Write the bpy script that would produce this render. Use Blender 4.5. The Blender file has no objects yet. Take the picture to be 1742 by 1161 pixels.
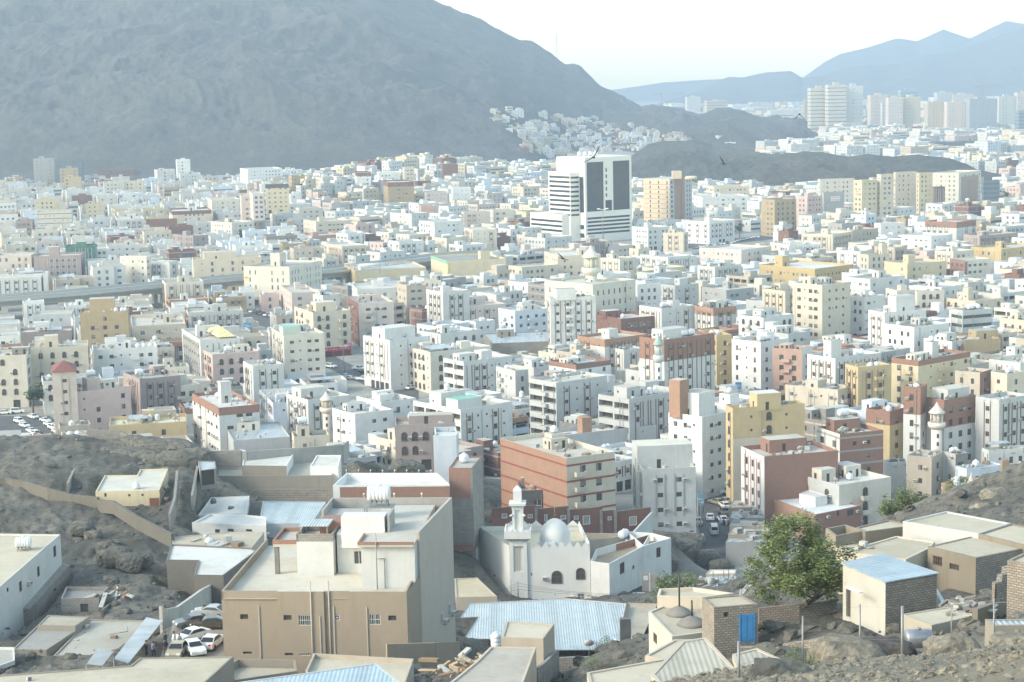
import bpy,math,random
import numpy as np
from mathutils import Vector,Matrix
R=random.Random(7)
rad=math.radians
C=bpy.context.scene.collection
# -------- camera, sky, sun, exposure
FPX,W0,H0,CAMZ=3200.0,1742.0,1161.0,100.0
PITCH,ROLL=math.atan(440.5/FPX),0.022
cf=Vector((0,math.cos(PITCH),-math.sin(PITCH)))
cu0=Vector((0,math.sin(PITCH),math.cos(PITCH)))
cr0=Vector((1,0,0))
cr=math.cos(ROLL)*cr0-math.sin(ROLL)*cu0
cu=math.sin(ROLL)*cr0+math.cos(ROLL)*cu0
cam_d=bpy.data.cameras.new("camera")
cam=bpy.data.objects.new("camera",cam_d);C.objects.link(cam)
cam.matrix_world=Matrix(((cr.x,cu.x,-cf.x,0),(cr.y,cu.y,-cf.y,0),(cr.z,cu.z,-cf.z,CAMZ),(0,0,0,1)))
cam_d.lens=FPX/W0*36.0;cam_d.sensor_width=36.0
cam_d.clip_start=1.0;cam_d.clip_end=60000
bpy.context.scene.camera=cam
SUN_EL,SUN_AZ=rad(31),rad(-113)
wd=bpy.data.worlds.new("World");bpy.context.scene.world=wd;wd.use_nodes=True
nt=wd.node_tree;bg=nt.nodes["Background"]
sky=nt.nodes.new("ShaderNodeTexSky");sky.sky_type='NISHITA';sky.sun_disc=False
sky.sun_elevation=SUN_EL;sky.sun_rotation=SUN_AZ
sky.air_density=1.0;sky.dust_density=0.9;sky.ozone_density=1.5;sky.altitude=100
tn=nt.nodes.new("ShaderNodeMix");tn.data_type='RGBA';tn.blend_type='MULTIPLY';tn.inputs[0].default_value=1;tn.inputs[7].default_value=(1.13,1.0,0.73,1)
nt.links.new(sky.outputs[0],tn.inputs[6]);nt.links.new(tn.outputs[2],bg.inputs[0]);bg.inputs[1].default_value=0.15
sl=bpy.data.lights.new("sun",'SUN');sl.energy=0.7;sl.angle=rad(14);sl.color=(1.0,0.97,0.86)
so=bpy.data.objects.new("sun",sl);C.objects.link(so)
sd=Vector((math.sin(SUN_AZ)*math.cos(SUN_EL),math.cos(SUN_AZ)*math.cos(SUN_EL),math.sin(SUN_EL)))
so.rotation_euler=sd.to_track_quat('Z','Y').to_euler()
vs=bpy.context.scene.view_settings
vs.view_transform='Standard';vs.look='None';vs.gamma=1;vs.exposure=2.05
bpy.context.scene.cycles.volume_bounces=2
bpy.context.scene.cycles.max_bounces=6
bpy.context.scene.cycles.use_denoising=True
# -------- from a picture point to a place in the world
TILES={'M1':(0,460,3.627),'M2':(430,460,3.627),'M3':(860,460,3.627),'M4':(1300,460,3.629),'F1':(0,240,3.959),'F2':(430,240,3.959),'F3':(860,240,3.959),'F4':(1300,240,3.941),'N1':(0,760,2.895),'N2':(340,760,2.895),'N3':(760,760,2.895),'N4':(1180,760,2.895),'R5':(1100,0,2.713),'R6':(800,100,3.959),'X':(0,0,1.0),'Q':(1480,640,5.05),'S':(1180,640,4.467),'T':(930,250,6.452)}
def px(t,x,y):
 a,b,s=TILES[t];return a+x/s,b+y/s
def ray(x,y):
 return cf+cr*((x-W0/2)/FPX)-cu*((y-H0/2)/FPX)
def at_z(x,y,z):
 d=ray(x,y);k=(z-CAMZ)/d.z;return Vector((d.x*k,d.y*k,z))
def at_Y(x,y,Y):
 d=ray(x,y);k=Y/d.y;return Vector((d.x*k,Y,CAMZ+d.z*k))
def proj(p):
 d=Vector(p)-Vector((0,0,CAMZ));k=d.dot(cf)
 return W0/2+FPX*d.dot(cr)/k,H0/2-FPX*d.dot(cu)/k
# -------- numpy noise
def _hash(i,j,s):
 h=(i*374761393+j*668265263+s*974634777)&0xffffffff
 h=((h^(h>>13))*1274126177)&0xffffffff
 return((h^(h>>16))&0xffff)/65535.0
def vnoise(x,y,s=0):
 xi,yi=np.floor(x).astype(np.int64),np.floor(y).astype(np.int64)
 fx,fy=x-xi,y-yi
 fx=fx*fx*(3-2*fx);fy=fy*fy*(3-2*fy)
 a,b,c,d=_hash(xi,yi,s),_hash(xi+1,yi,s),_hash(xi,yi+1,s),_hash(xi+1,yi+1,s)
 return(a*(1-fx)+b*fx)*(1-fy)+(c*(1-fx)+d*fx)*fy
def fbm(x,y,o=5,s=0,g=0.5):
 r,a,t=0,1.0,0
 for k in range(o):
  r=r+a*(vnoise(x*2**k,y*2**k,s+k)*2-1);t+=a;a*=g
 return r/t
def ridged(x,y,o=5,s=0):
 r,a,t=0,1.0,0
 for k in range(o):
  r=r+a*(1-np.abs(vnoise(x*2**k,y*2**k,s+k)*2-1));t+=a;a*=0.55
 return r/t
def sst(a,b,x):
 t=np.clip((x-a)/(b-a),0,1);return t*t*(3-2*t)
# -------- terrain heights
def U(pxx):return(pxx-871.0)/FPX*1.01
CTRL=[(-250,60,80),(300,60,80),(870,60,80),(1260,60,80),(1742,60,80),(2100,60,84),(1260,72,76.5),(1742,75,75.5),(2100,80,76),(1500,85,73),(1742,95,71),(1500,110,65),(1570,95,69),(1570,104,65.5),(1450,95,69),(1450,105,65.5),(1350,95,69.5),(1650,104,66.5),(1400,118,63),(1640,113,64.5),(1742,118,65),(1300,110,66),(1250,90,71),(1000,110,61),(700,110,58),(300,110,56),(-250,110,58),(1100,130,57),(1275,136,59.2),(1370,138,59.5),(1507,130,60.9),(1600,135,60.5),(1742,138,60.5),(1665,150,58),(2100,140,62),(870,150,49),(1080,160,52),(650,160,45),(300,160,43),(-250,160,44),(-250,190,37.5),(0,190,37.5),(300,190,37.5),(600,192,38),(850,190,41),(345,213,36.4),(420,207,37),(700,207,37.5),(780,236,29),(-250,235,32),(60,245,31),(170,245,33),(120,265,32.5),(240,275,31.2),(330,262,30.5),(400,270,29.7),(-250,300,33.5),(0,300,34),(225,302,33),(130,330,35.5),(-250,350,37),(0,345,36.8),(150,345,36.5),(250,342,34.5),(340,335,33),(348,306,35),(325,290,30),(420,300,29),(450,335,26),(560,335,25.5),(600,300,25),(640,370,24.5),(700,345,22),(700,420,15.5),(560,400,20),(400,380,22),(300,375,27),(150,380,27),(0,380,27),(-250,400,28),(40,440,9),(250,430,6),(450,450,2),(800,260,24),(930,262,23),(800,228,25),(900,225,24),(1000,228,24),(820,202,34),(920,198,34),(760,210,34),(1000,205,33),(870,250,22),(960,245,22),(800,310,14),(900,320,12),(1000,322,11),(1110,330,10),(800,345,17),(900,365,9),(1100,365,11),(1110,400,6),(1180,380,7),(1150,290,19),(1060,250,24),(980,180,40),(870,400,6),(1250,300,19),(1320,260,30),(1215,395,0),(1215,350,4),(1200,372,1),(1225,366,1),(1240,342,4),(1262,362,2),(1190,388,.5),(1215,450,0),(1280,400,1.5),(1400,400,1),(1500,380,2),(1350,200,48),(1400,300,22),(1450,165,57.5),(1600,165,58),(1742,165,58.5),(2100,170,60),(1742,180,57),(1742,210,55.3),(1600,185,55.8),(1650,205,53.6),(1560,215,50),(2100,215,57),(1742,240,49.5),(1640,245,44),(1535,260,36),(1742,300,30),(2100,300,36),(1742,400,3),(1600,380,3),(2100,420,5)]
for _p in(-350,0,350,700,1050,1400,1742,2150):
 for _Y in(480,560,660):CTRL.append((_p,_Y,0))
_cx=np.array([U(p)*Y for p,Y,z in CTRL]);_cy=np.array([float(Y)for p,Y,z in CTRL]);_cz=np.array([float(z)for p,Y,z in CTRL])
_D=np.hypot(_cx[:,None]-_cx[None],_cy[:,None]-_cy[None])
_w=np.linalg.solve(_D+np.eye(len(CTRL))*0.8,_cz)
def city_bump(x,y):
 def g(pp,Y,rx,ry,h):return h*np.exp(-((x-U(pp)*Y)/rx)**2-((y-Y)/ry)**2)
 return g(560,1520,75,120,15)+g(480,1480,40,60,7)+g(690,1750,90,120,14)+g(740,1900,110,110,16)
def hill_h(x,y):
 x=np.atleast_1d(np.asarray(x,float));y=np.atleast_1d(np.asarray(y,float))
 out=np.zeros_like(x)
 m=y<560
 if m.any():
  xs,ys=x[m],y[m];acc=np.zeros_like(xs)
  for a,b,w in zip(_cx,_cy,_w):acc+=w*np.hypot(xs-a,ys-b)
  out[m]=np.maximum(acc,0)*(1-sst(430,560,ys))
 return out+city_bump(x,y)
def rough(x,y,h):
 k=sst(4,16,h)*(1-sst(420,520,y))
 n=fbm(x/14,y/14,5,3)*1.2+ridged(x/7,y/7,5,11)*1.5-1.3+np.abs(fbm(x/2.2,y/2.2,4,5))*0.9-.3
 return n*k*(.22+.78*sst(95,190,y))
def ground(x,y):return float(hill_h(x,y)[0])
# -------- materials
MATS={}
def nodes(name):
 m=bpy.data.materials.new(name);m.use_nodes=True
 t=m.node_tree;b=t.nodes["Principled BSDF"];return m,t,b
def N(t,typ,**kw):
 n=t.nodes.new(typ)
 for k,v in kw.items():
  if k in n.inputs:n.inputs[k].default_value=v
  else:setattr(n,k,v)
 return n
def mixc(t,fac,a,b,blend='MIX'):
 n=t.nodes.new("ShaderNodeMix");n.data_type='RGBA';n.blend_type=blend
 for s,v in((0,fac),(6,a),(7,b)):
  if isinstance(v,(int,float)):n.inputs[s].default_value=v
  elif isinstance(v,tuple):n.inputs[s].default_value=(*v,1)
  else:t.links.new(v,n.inputs[s])
 return n.outputs[2]
def ramp(t,src,p0,p1,c0=0.0,c1=1.0):
 n=t.nodes.new("ShaderNodeMapRange");n.inputs[1].default_value=p0;n.inputs[2].default_value=p1
 n.inputs[3].default_value=c0;n.inputs[4].default_value=c1;t.links.new(src,n.inputs[0]);return n.outputs[0]
def flat(name,rgb,rough=0.7,metal=0.0,var=0.12,scale=0.8,bump=0.0):
 if name in MATS:return MATS[name]
 m,t,b=nodes(name)
 tc=N(t,"ShaderNodeTexCoord");no=N(t,"ShaderNodeTexNoise",Scale=scale,Detail=4.0)
 t.links.new(tc.outputs['Object'],no.inputs['Vector'])
 f=ramp(t,no.outputs[0],0.3,0.7)
 c=mixc(t,f,tuple(v*(1-var)for v in rgb),tuple(min(1,v*(1+var))for v in rgb))
 t.links.new(c,b.inputs['Base Color']);b.inputs['Roughness'].default_value=rough;b.inputs['Metallic'].default_value=metal
 if bump:
  bp=N(t,"ShaderNodeBump",Strength=bump,Distance=0.05);t.links.new(no.outputs[0],bp.inputs['Height']);t.links.new(bp.outputs[0],b.inputs['Normal'])
 MATS[name]=m;return m
def plaster(rgb,grime=0.42,rnd=0.10):
 key="plaster_%02d%02d%02d_%d"%(*(int(v*99)for v in rgb),int(grime*100))
 if key in MATS:return MATS[key]
 m,t,b=nodes(key)
 uv=N(t,"ShaderNodeUVMap");mp=N(t,"ShaderNodeMapping");mp.inputs['Scale'].default_value=(1.1,0.09,1)
 oi=N(t,"ShaderNodeObjectInfo")
 t.links.new(uv.outputs[0],mp.inputs[0])
 n1=N(t,"ShaderNodeTexNoise",Scale=1.0,Detail=5.0,Roughness=0.65,noise_dimensions='4D');t.links.new(mp.outputs[0],n1.inputs['Vector'])
 rm=N(t,"ShaderNodeMath",operation='MULTIPLY');rm.inputs[1].default_value=50;t.links.new(oi.outputs['Random'],rm.inputs[0]);t.links.new(rm.outputs[0],n1.inputs['W'])
 n2=N(t,"ShaderNodeTexNoise",Scale=0.22,Detail=6.0,Roughness=0.7,noise_dimensions='4D');t.links.new(uv.outputs[0],n2.inputs['Vector']);t.links.new(rm.outputs[0],n2.inputs['W'])
 s1=ramp(t,n1.outputs[0],0.50,0.78);s2=ramp(t,n2.outputs[0],0.45,0.75)
 mm=N(t,"ShaderNodeMath",operation='MAXIMUM');t.links.new(s1,mm.inputs[0]);t.links.new(s2,mm.inputs[1])
 mg=N(t,"ShaderNodeMath",operation='MULTIPLY');mg.inputs[1].default_value=grime;t.links.new(mm.outputs[0],mg.inputs[0])
 c=mixc(t,mg.outputs[0],rgb,(rgb[0]*0.52,rgb[1]*0.49,rgb[2]*0.44))
 hv=N(t,"ShaderNodeHueSaturation");t.links.new(c,hv.inputs['Color']);t.links.new(ramp(t,oi.outputs['Random'],0,1,1-rnd,1+rnd*0.4),hv.inputs['Value'])
 t.links.new(hv.outputs[0],b.inputs['Base Color']);b.inputs['Roughness'].default_value=0.85
 bp=N(t,"ShaderNodeBump",Strength=0.25,Distance=0.05);t.links.new(n2.outputs[0],bp.inputs['Height']);t.links.new(bp.outputs[0],b.inputs['Normal'])
 MATS[key]=m;return m
def brickm(name,a,b_,mortar,sc=1.0,msize=0.02,bumps=0.4):
 if name in MATS:return MATS[name]
 m,t,b=nodes(name)
 uv=N(t,"ShaderNodeUVMap")
 br=N(t,"ShaderNodeTexBrick",Scale=1.0);br.inputs['Color1'].default_value=(*a,1);br.inputs['Color2'].default_value=(*b_,1);br.inputs['Mortar'].default_value=(*mortar,1)
 br.inputs['Brick Width'].default_value=0.42*sc;br.inputs['Row Height'].default_value=0.2*sc;br.inputs['Mortar Size'].default_value=msize;br.inputs['Bias'].default_value=0.0
 no=N(t,"ShaderNodeTexNoise",Scale=0.5,Detail=6.0,Roughness=0.7)
 dn=N(t,"ShaderNodeTexNoise",Scale=1.5,Detail=3.0)
 av=N(t,"ShaderNodeVectorMath",operation='MULTIPLY_ADD');av.inputs[1].default_value=(0.08*sc,)*3
 t.links.new(uv.outputs[0],dn.inputs['Vector']);t.links.new(dn.outputs[1],av.inputs[0]);t.links.new(uv.outputs[0],av.inputs[2])
 t.links.new(av.outputs[0],br.inputs['Vector']);t.links.new(uv.outputs[0],no.inputs['Vector'])
 c=mixc(t,ramp(t,no.outputs[0],0.35,0.75,0,0.55),br.outputs[0],tuple(v*0.55 for v in mortar))
 t.links.new(c,b.inputs['Base Color']);b.inputs['Roughness'].default_value=0.9
 bp=N(t,"ShaderNodeBump",Strength=bumps,Distance=0.05);t.links.new(br.outputs[1],bp.inputs['Height']);bp.invert=True;t.links.new(bp.outputs[0],b.inputs['Normal'])
 MATS[name]=m;return m
def roofm(rgb,dirty=0.5):
 key="roof_%02d%02d%02d"%tuple(int(v*99)for v in rgb)
 if key in MATS:return MATS[key]
 m,t,b=nodes(key)
 ge=N(t,"ShaderNodeNewGeometry");oi=N(t,"ShaderNodeObjectInfo")
 n1=N(t,"ShaderNodeTexNoise",Scale=0.16,Detail=7.0,Roughness=0.7);n2=N(t,"ShaderNodeTexNoise",Scale=1.1,Detail=6.0,Roughness=0.75)
 for n in(n1,n2):t.links.new(ge.outputs['Position'],n.inputs['Vector'])
 c=mixc(t,ramp(t,n1.outputs[0],0.42,0.68,0,dirty),rgb,(rgb[0]*0.62,rgb[1]*0.58,rgb[2]*0.52))
 c=mixc(t,ramp(t,n2.outputs[0],0.55,0.75,0,0.6),c,(rgb[0]*0.5,rgb[1]*0.47,rgb[2]*0.43))
 hv=N(t,"ShaderNodeHueSaturation");t.links.new(c,hv.inputs['Color']);t.links.new(ramp(t,oi.outputs['Random'],0,1,0.88,1.05),hv.inputs['Value'])
 t.links.new(hv.outputs[0],b.inputs['Base Color']);b.inputs['Roughness'].default_value=0.9
 MATS[key]=m;return m
def tinm(name,rgb,pitch=0.35,rgh=0.45,metal=0.25,bmp=0.7):
 """corrugated sheet: ribs run along local V of the UV map"""
 if name in MATS:return MATS[name]
 m,t,b=nodes(name)
 uv=N(t,"ShaderNodeUVMap");sp=N(t,"ShaderNodeSeparateXYZ");t.links.new(uv.outputs[0],sp.inputs[0])
 s=N(t,"ShaderNodeMath",operation='MULTIPLY');s.inputs[1].default_value=2*math.pi/pitch;t.links.new(sp.outputs[0],s.inputs[0])
 si=N(t,"ShaderNodeMath",operation='SINE');t.links.new(s.outputs[0],si.inputs[0])
 no=N(t,"ShaderNodeTexNoise",Scale=0.4,Detail=5.0,Roughness=0.7);t.links.new(uv.outputs[0],no.inputs['Vector'])
 c=mixc(t,ramp(t,no.outputs[0],0.45,0.75,0,0.6),rgb,tuple(v*0.62 for v in rgb))
 sh=N(t,"ShaderNodeMath",operation='FLOOR');s2=N(t,"ShaderNodeMath",operation='DIVIDE');s2.inputs[1].default_value=1.05;t.links.new(sp.outputs[0],s2.inputs[0]);t.links.new(s2.outputs[0],sh.inputs[0])
 wn=N(t,"ShaderNodeTexWhiteNoise",noise_dimensions='1D');t.links.new(sh.outputs[0],wn.inputs['W'])
 hv=N(t,"ShaderNodeHueSaturation");t.links.new(c,hv.inputs['Color']);t.links.new(ramp(t,wn.outputs[0],0,1,0.84,1.03),hv.inputs['Value'])
 t.links.new(hv.outputs[0],b.inputs['Base Color']);b.inputs['Roughness'].default_value=rgh;b.inputs['Metallic'].default_value=metal
 bp=N(t,"ShaderNodeBump",Strength=bmp,Distance=0.06);t.links.new(si.outputs[0],bp.inputs['Height']);t.links.new(bp.outputs[0],b.inputs['Normal'])
 MATS[name]=m;return m
def rockm(name,a,b_,c_,sc=1.0,bump=0.8):
 if name in MATS:return MATS[name]
 m,t,b=nodes(name)
 ge=N(t,"ShaderNodeNewGeometry")
 n1=N(t,"ShaderNodeTexNoise",Scale=0.05*sc,Detail=9.0,Roughness=0.72);n2=N(t,"ShaderNodeTexNoise",Scale=0.9*sc,Detail=8.0,Roughness=0.75);vo=N(t,"ShaderNodeTexVoronoi",Scale=0.35*sc)
 for n in(n1,n2,vo):t.links.new(ge.outputs['Position'],n.inputs['Vector'])
 c=mixc(t,ramp(t,n1.outputs[0],0.38,0.62),a,b_)
 c=mixc(t,ramp(t,n2.outputs[0],0.42,0.62,0,0.85),c,c_)
 c=mixc(t,ramp(t,vo.outputs[0],0.0,0.5,0.35,0),c,tuple(v*0.4 for v in a))
 t.links.new(c,b.inputs['Base Color']);b.inputs['Roughness'].default_value=0.95
 bp=N(t,"ShaderNodeBump",Strength=bump,Distance=0.5/sc);t.links.new(n2.outputs[0],bp.inputs['Height']);t.links.new(bp.outputs[0],b.inputs['Normal'])
 MATS[name]=m;return m
def terrainm():
 m,t,b=nodes("terrain_ground")
 ge=N(t,"ShaderNodeNewGeometry");sp=N(t,"ShaderNodeSeparateXYZ");t.links.new(ge.outputs['Position'],sp.inputs[0])
 n1=N(t,"ShaderNodeTexNoise",Scale=0.07,Detail=9.0,Roughness=0.72);n2=N(t,"ShaderNodeTexNoise",Scale=0.8,Detail=9.0,Roughness=0.78);n3=N(t,"ShaderNodeTexNoise",Scale=5.0,Detail=4.0,Roughness=0.7)
 for n in(n1,n2,n3):t.links.new(ge.outputs['Position'],n.inputs['Vector'])
 c=mixc(t,ramp(t,n1.outputs[0],0.38,0.62),(0.065,0.062,0.052),(0.17,0.158,0.132))
 c=mixc(t,ramp(t,n2.outputs[0],0.50,0.60,0,0.85),c,(0.035,0.034,0.03))
 c=mixc(t,ramp(t,n3.outputs[0],0.56,0.68,0,0.5),c,(0.24,0.225,0.195))
 d=mixc(t,ramp(t,n1.outputs[0],0.4,0.6),(0.22,0.22,0.205),(0.34,0.335,0.305))
 c=mixc(t,ramp(t,sp.outputs[2],2.0,7.0),d,c)
 c=mixc(t,ramp(t,sp.outputs[2],60.0,70.0,0,.55),c,(0.25,0.225,0.175))
 t.links.new(c,b.inputs['Base Color']);b.inputs['Roughness'].default_value=0.95
 bp=N(t,"ShaderNodeBump",Strength=0.7,Distance=0.35);t.links.new(n2.outputs[0],bp.inputs['Height']);t.links.new(bp.outputs[0],b.inputs['Normal'])
 return m
def leafm(name,rgb):
 if name in MATS:return MATS[name]
 m,t,b=nodes(name)
 ge=N(t,"ShaderNodeNewGeometry");oi=N(t,"ShaderNodeObjectInfo")
 wn=N(t,"ShaderNodeTexNoise",Scale=1.3,Detail=3.0);t.links.new(ge.outputs['Position'],wn.inputs['Vector'])
 c=mixc(t,ramp(t,wn.outputs[0],0.35,0.65),tuple(v*0.6 for v in rgb),tuple(v*1.5 for v in rgb))
 t.links.new(c,b.inputs['Base Color']);b.inputs['Roughness'].default_value=0.6
 b.inputs['Transmission Weight'].default_value=0.0
 MATS[name]=m;return m
GLASS=flat("window_glass_dark",(0.075,0.08,0.085),0.22,0.0,0.3,0.5)
CURT=flat("window_curtain",(0.20,0.20,0.19),0.5,0.0,0.25,0.3)
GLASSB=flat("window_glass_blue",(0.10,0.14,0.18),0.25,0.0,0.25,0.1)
FRAMEW=flat("frame_white",(0.62,0.62,0.60),0.6)
FRAMEB=flat("frame_brown",(0.14,0.09,0.065),0.6)
CONC=roofm((0.42,0.40,0.37));CONCD=flat("concrete_dark",(0.20,0.19,0.175),0.9,0,0.2,0.7,0.2)
GREYW=plaster((0.36,0.35,0.33),0.5)
TANKW=flat("tank_white",(0.66,0.67,0.69),0.4,0,0.06)
METAL=flat("metal_grey",(0.25,0.25,0.25),0.5,0.4);DARKM=flat("dark_metal",(0.05,0.05,0.05),0.5,0.3)
RED_BRICK=brickm("brick_red",(0.30,0.135,0.095),(0.25,0.11,0.08),(0.36,0.27,0.22))
ORG_BRICK=brickm("brick_orange",(0.40,0.21,0.135),(0.34,0.175,0.11),(0.42,0.32,0.25))
DRK_BRICK=brickm("brick_maroon",(0.24,0.10,0.075),(0.19,0.08,0.06),(0.22,0.16,0.13))
BLOCKW=brickm("block_grey",(0.33,0.31,0.285),(0.27,0.255,0.235),(0.20,0.185,0.17),1.3,0.025)
STONEW=brickm("stone_rubble",(0.27,0.24,0.205),(0.17,0.15,0.13),(0.36,0.33,0.29),1.6,0.05,0.9)
MUDST=brickm("stone_pale",(0.42,0.37,0.31),(0.30,0.26,0.215),(0.20,0.175,0.15),0.9,0.03,0.9)
# -------- mesh collector
class MB:
 def __init__(s):s.v,s.f,s.m,s.uv,s.sm=[],[],[],[],[]
 def face(s,pts,m=0,uv=None,smooth=False):
  i=len(s.v);s.v.extend([tuple(p)for p in pts]);s.f.append(tuple(range(i,i+len(pts))));s.m.append(m);s.sm.append(smooth)
  if uv is None:
   a=Vector(pts[0]);n=(Vector(pts[1])-a).cross(Vector(pts[2])-a)
   if n.length>1e-12:n.normalize()
   if abs(n.z)>0.6:uv=[(p[0],p[1])for p in pts]
   else:
    u=Vector((-n.y,n.x,0));u=u.normalized()if u.length>1e-9 else Vector((1,0,0));uv=[(Vector(p).dot(u),p[2])for p in pts]
  s.uv.extend(uv)
 def idx(s,ids,m,uv,smooth=False):s.f.append(tuple(ids));s.m.append(m);s.uv.extend(uv);s.sm.append(smooth)
 def add(s,p):s.v.append(tuple(p));return len(s.v)-1
 def box(s,x0,x1,y0,y1,z0,z1,m=0,M=None,bottom=True):
  P=[Vector((x,y,z))for z in(z0,z1)for x,y in((x0,y0),(x1,y0),(x1,y1),(x0,y1))]
  if M is not None:P=[M@p for p in P]
  i=len(s.v);s.v.extend([tuple(p)for p in P])
  lx,ly,lz=abs(x1-x0),abs(y1-y0),abs(z1-z0)
  for q,a,b in(((0,1,5,4),lx,lz),((1,2,6,5),ly,lz),((2,3,7,6),lx,lz),((3,0,4,7),ly,lz),((4,5,6,7),lx,ly),((3,2,1,0),lx,ly)):
   if not bottom and q==(3,2,1,0):continue
   s.f.append(tuple(i+k for k in q));s.m.append(m);s.sm.append(False);s.uv.extend([(0,0),(a,0),(a,b),(0,b)])
  return s
 def prism(s,poly,z0,z1,m=0,mtop=None,bottom=False):
  n=len(poly);i=len(s.v)
  for z in(z0,z1):
   for k,p in enumerate(poly):s.v.append((p[0],p[1],z if not isinstance(z,(list,tuple))else z[k]))
  d=0
  for k in range(n):
   a,b=poly[k],poly[(k+1)%n];L=math.hypot(b[0]-a[0],b[1]-a[1])
   za,zb=s.v[i+k][2],s.v[i+n+k][2]
   s.f.append((i+k,i+(k+1)%n,i+n+(k+1)%n,i+n+k));s.m.append(m);s.sm.append(False)
   s.uv.extend([(d,za),(d+L,za),(d+L,zb),(d,zb)]);d+=L
  s.f.append(tuple(i+n+k for k in range(n)));s.m.append(m if mtop is None else mtop);s.sm.append(False);s.uv.extend([(p[0],p[1])for p in poly])
  if bottom:s.f.append(tuple(i+k for k in reversed(range(n))));s.m.append(m);s.sm.append(False);s.uv.extend([(p[0],p[1])for p in reversed(poly)])
  return s
 def lathe(s,prof,seg=16,c=(0,0,0),m=0,smooth=True,axis='Z',cap=True):
  i=len(s.v)
  for r,z in prof:
   for k in range(seg):
    a=2*math.pi*k/seg;x,y=r*math.cos(a),r*math.sin(a)
    s.v.append((c[0]+x,c[1]+y,c[2]+z)if axis=='Z' else((c[0]+z,c[1]+x,c[2]+y)if axis=='X' else(c[0]+x,c[1]+z,c[2]+y)))
  for j in range(len(prof)-1):
   for k in range(seg):
    a,b=i+j*seg+k,i+j*seg+(k+1)%seg
    s.f.append((a,b,b+seg,a+seg));s.m.append(m);s.sm.append(smooth);s.uv.extend([(k/seg,prof[j][1]),((k+1)/seg,prof[j][1]),((k+1)/seg,prof[j+1][1]),(k/seg,prof[j+1][1])])
  if cap:
   for j,rev in((0,True),(len(prof)-1,False)):
    ids=[i+j*seg+k for k in range(seg)]
    s.f.append(tuple(reversed(ids))if rev else tuple(ids));s.m.append(m);s.sm.append(False);s.uv.extend([(0,0)]*seg)
  return s
 def tube(s,a,b,r,seg=6,m=0,r2=None):
  a,b=Vector(a),Vector(b);d=b-a
  if d.length<1e-6:return s
  q=d.to_track_quat('Z','Y');i=len(s.v);r2=r if r2 is None else r2
  for p,rr in((a,r),(b,r2)):
   for k in range(seg):
    t=2*math.pi*k/seg;s.v.append(tuple(p+q@Vector((rr*math.cos(t),rr*math.sin(t),0))))
  for k in range(seg):
   x,y=i+k,i+(k+1)%seg
   s.f.append((x,y,y+seg,x+seg));s.m.append(m);s.sm.append(seg>5);s.uv.extend([(0,0)]*4)
  s.f.append(tuple(i+seg+k for k in range(seg)));s.m.append(m);s.sm.append(False);s.uv.extend([(0,0)]*seg)
  s.f.append(tuple(i+k for k in reversed(range(seg))));s.m.append(m);s.sm.append(False);s.uv.extend([(0,0)]*seg)
  return s
 def mesh(s,name,mats):
  me=bpy.data.meshes.new(name);me.from_pydata(s.v,[],s.f)
  for x in(mats if isinstance(mats,(list,tuple))else[mats]):me.materials.append(x)
  me.polygons.foreach_set("material_index",s.m);me.polygons.foreach_set("use_smooth",s.sm)
  l=me.uv_layers.new(name="UVMap");l.data.foreach_set("uv",[c for p in s.uv for c in p]);me.update();return me
 def build(s,name,mats,parent=None,loc=None):
  o=bpy.data.objects.new(name,s.mesh(name,mats));C.objects.link(o)
  if parent is not None:o.parent=parent
  if loc is not None:o.location=loc
  return o
def tag(o,label=None,cat=None,group=None,kind=None):
 if label:o['label']=label
 if cat:o['category']=cat
 if group:o['group']=group
 if kind:o['kind']=kind
 return o
def empty(name,loc=(0,0,0),rz=0,**kw):
 o=bpy.data.objects.new(name,None);C.objects.link(o);o.location=loc;o.rotation_euler=(0,0,rz);o.empty_display_size=0.5
 return tag(o,**kw)
def inst(name,me,parent=None,loc=(0,0,0),rz=0,sc=None):
 o=bpy.data.objects.new(name,me);C.objects.link(o);o.location=loc;o.rotation_euler=(0,0,rz)
 if sc:o.scale=sc
 if parent is not None:o.parent=parent
 return o
def npmesh(name,X,Y,Z,mat):
 n,k=X.shape;me=bpy.data.meshes.new(name)
 co=np.stack([X,Y,Z],-1).reshape(-1,3).astype(np.float32)
 i=np.arange(n*k).reshape(n,k);q=np.stack([i[:-1,:-1],i[:-1,1:],i[1:,1:],i[1:,:-1]],-1).reshape(-1,4)
 me.vertices.add(len(co));me.vertices.foreach_set("co",co.ravel())
 me.loops.add(q.size);me.loops.foreach_set("vertex_index",q.ravel().astype(np.int32))
 me.polygons.add(len(q));me.polygons.foreach_set("loop_start",np.arange(0,q.size,4,dtype=np.int32))
 me.update(calc_edges=True);me.validate();me.shade_smooth();me.materials.append(mat)
 o=bpy.data.objects.new(name,me);C.objects.link(o);return o
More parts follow.
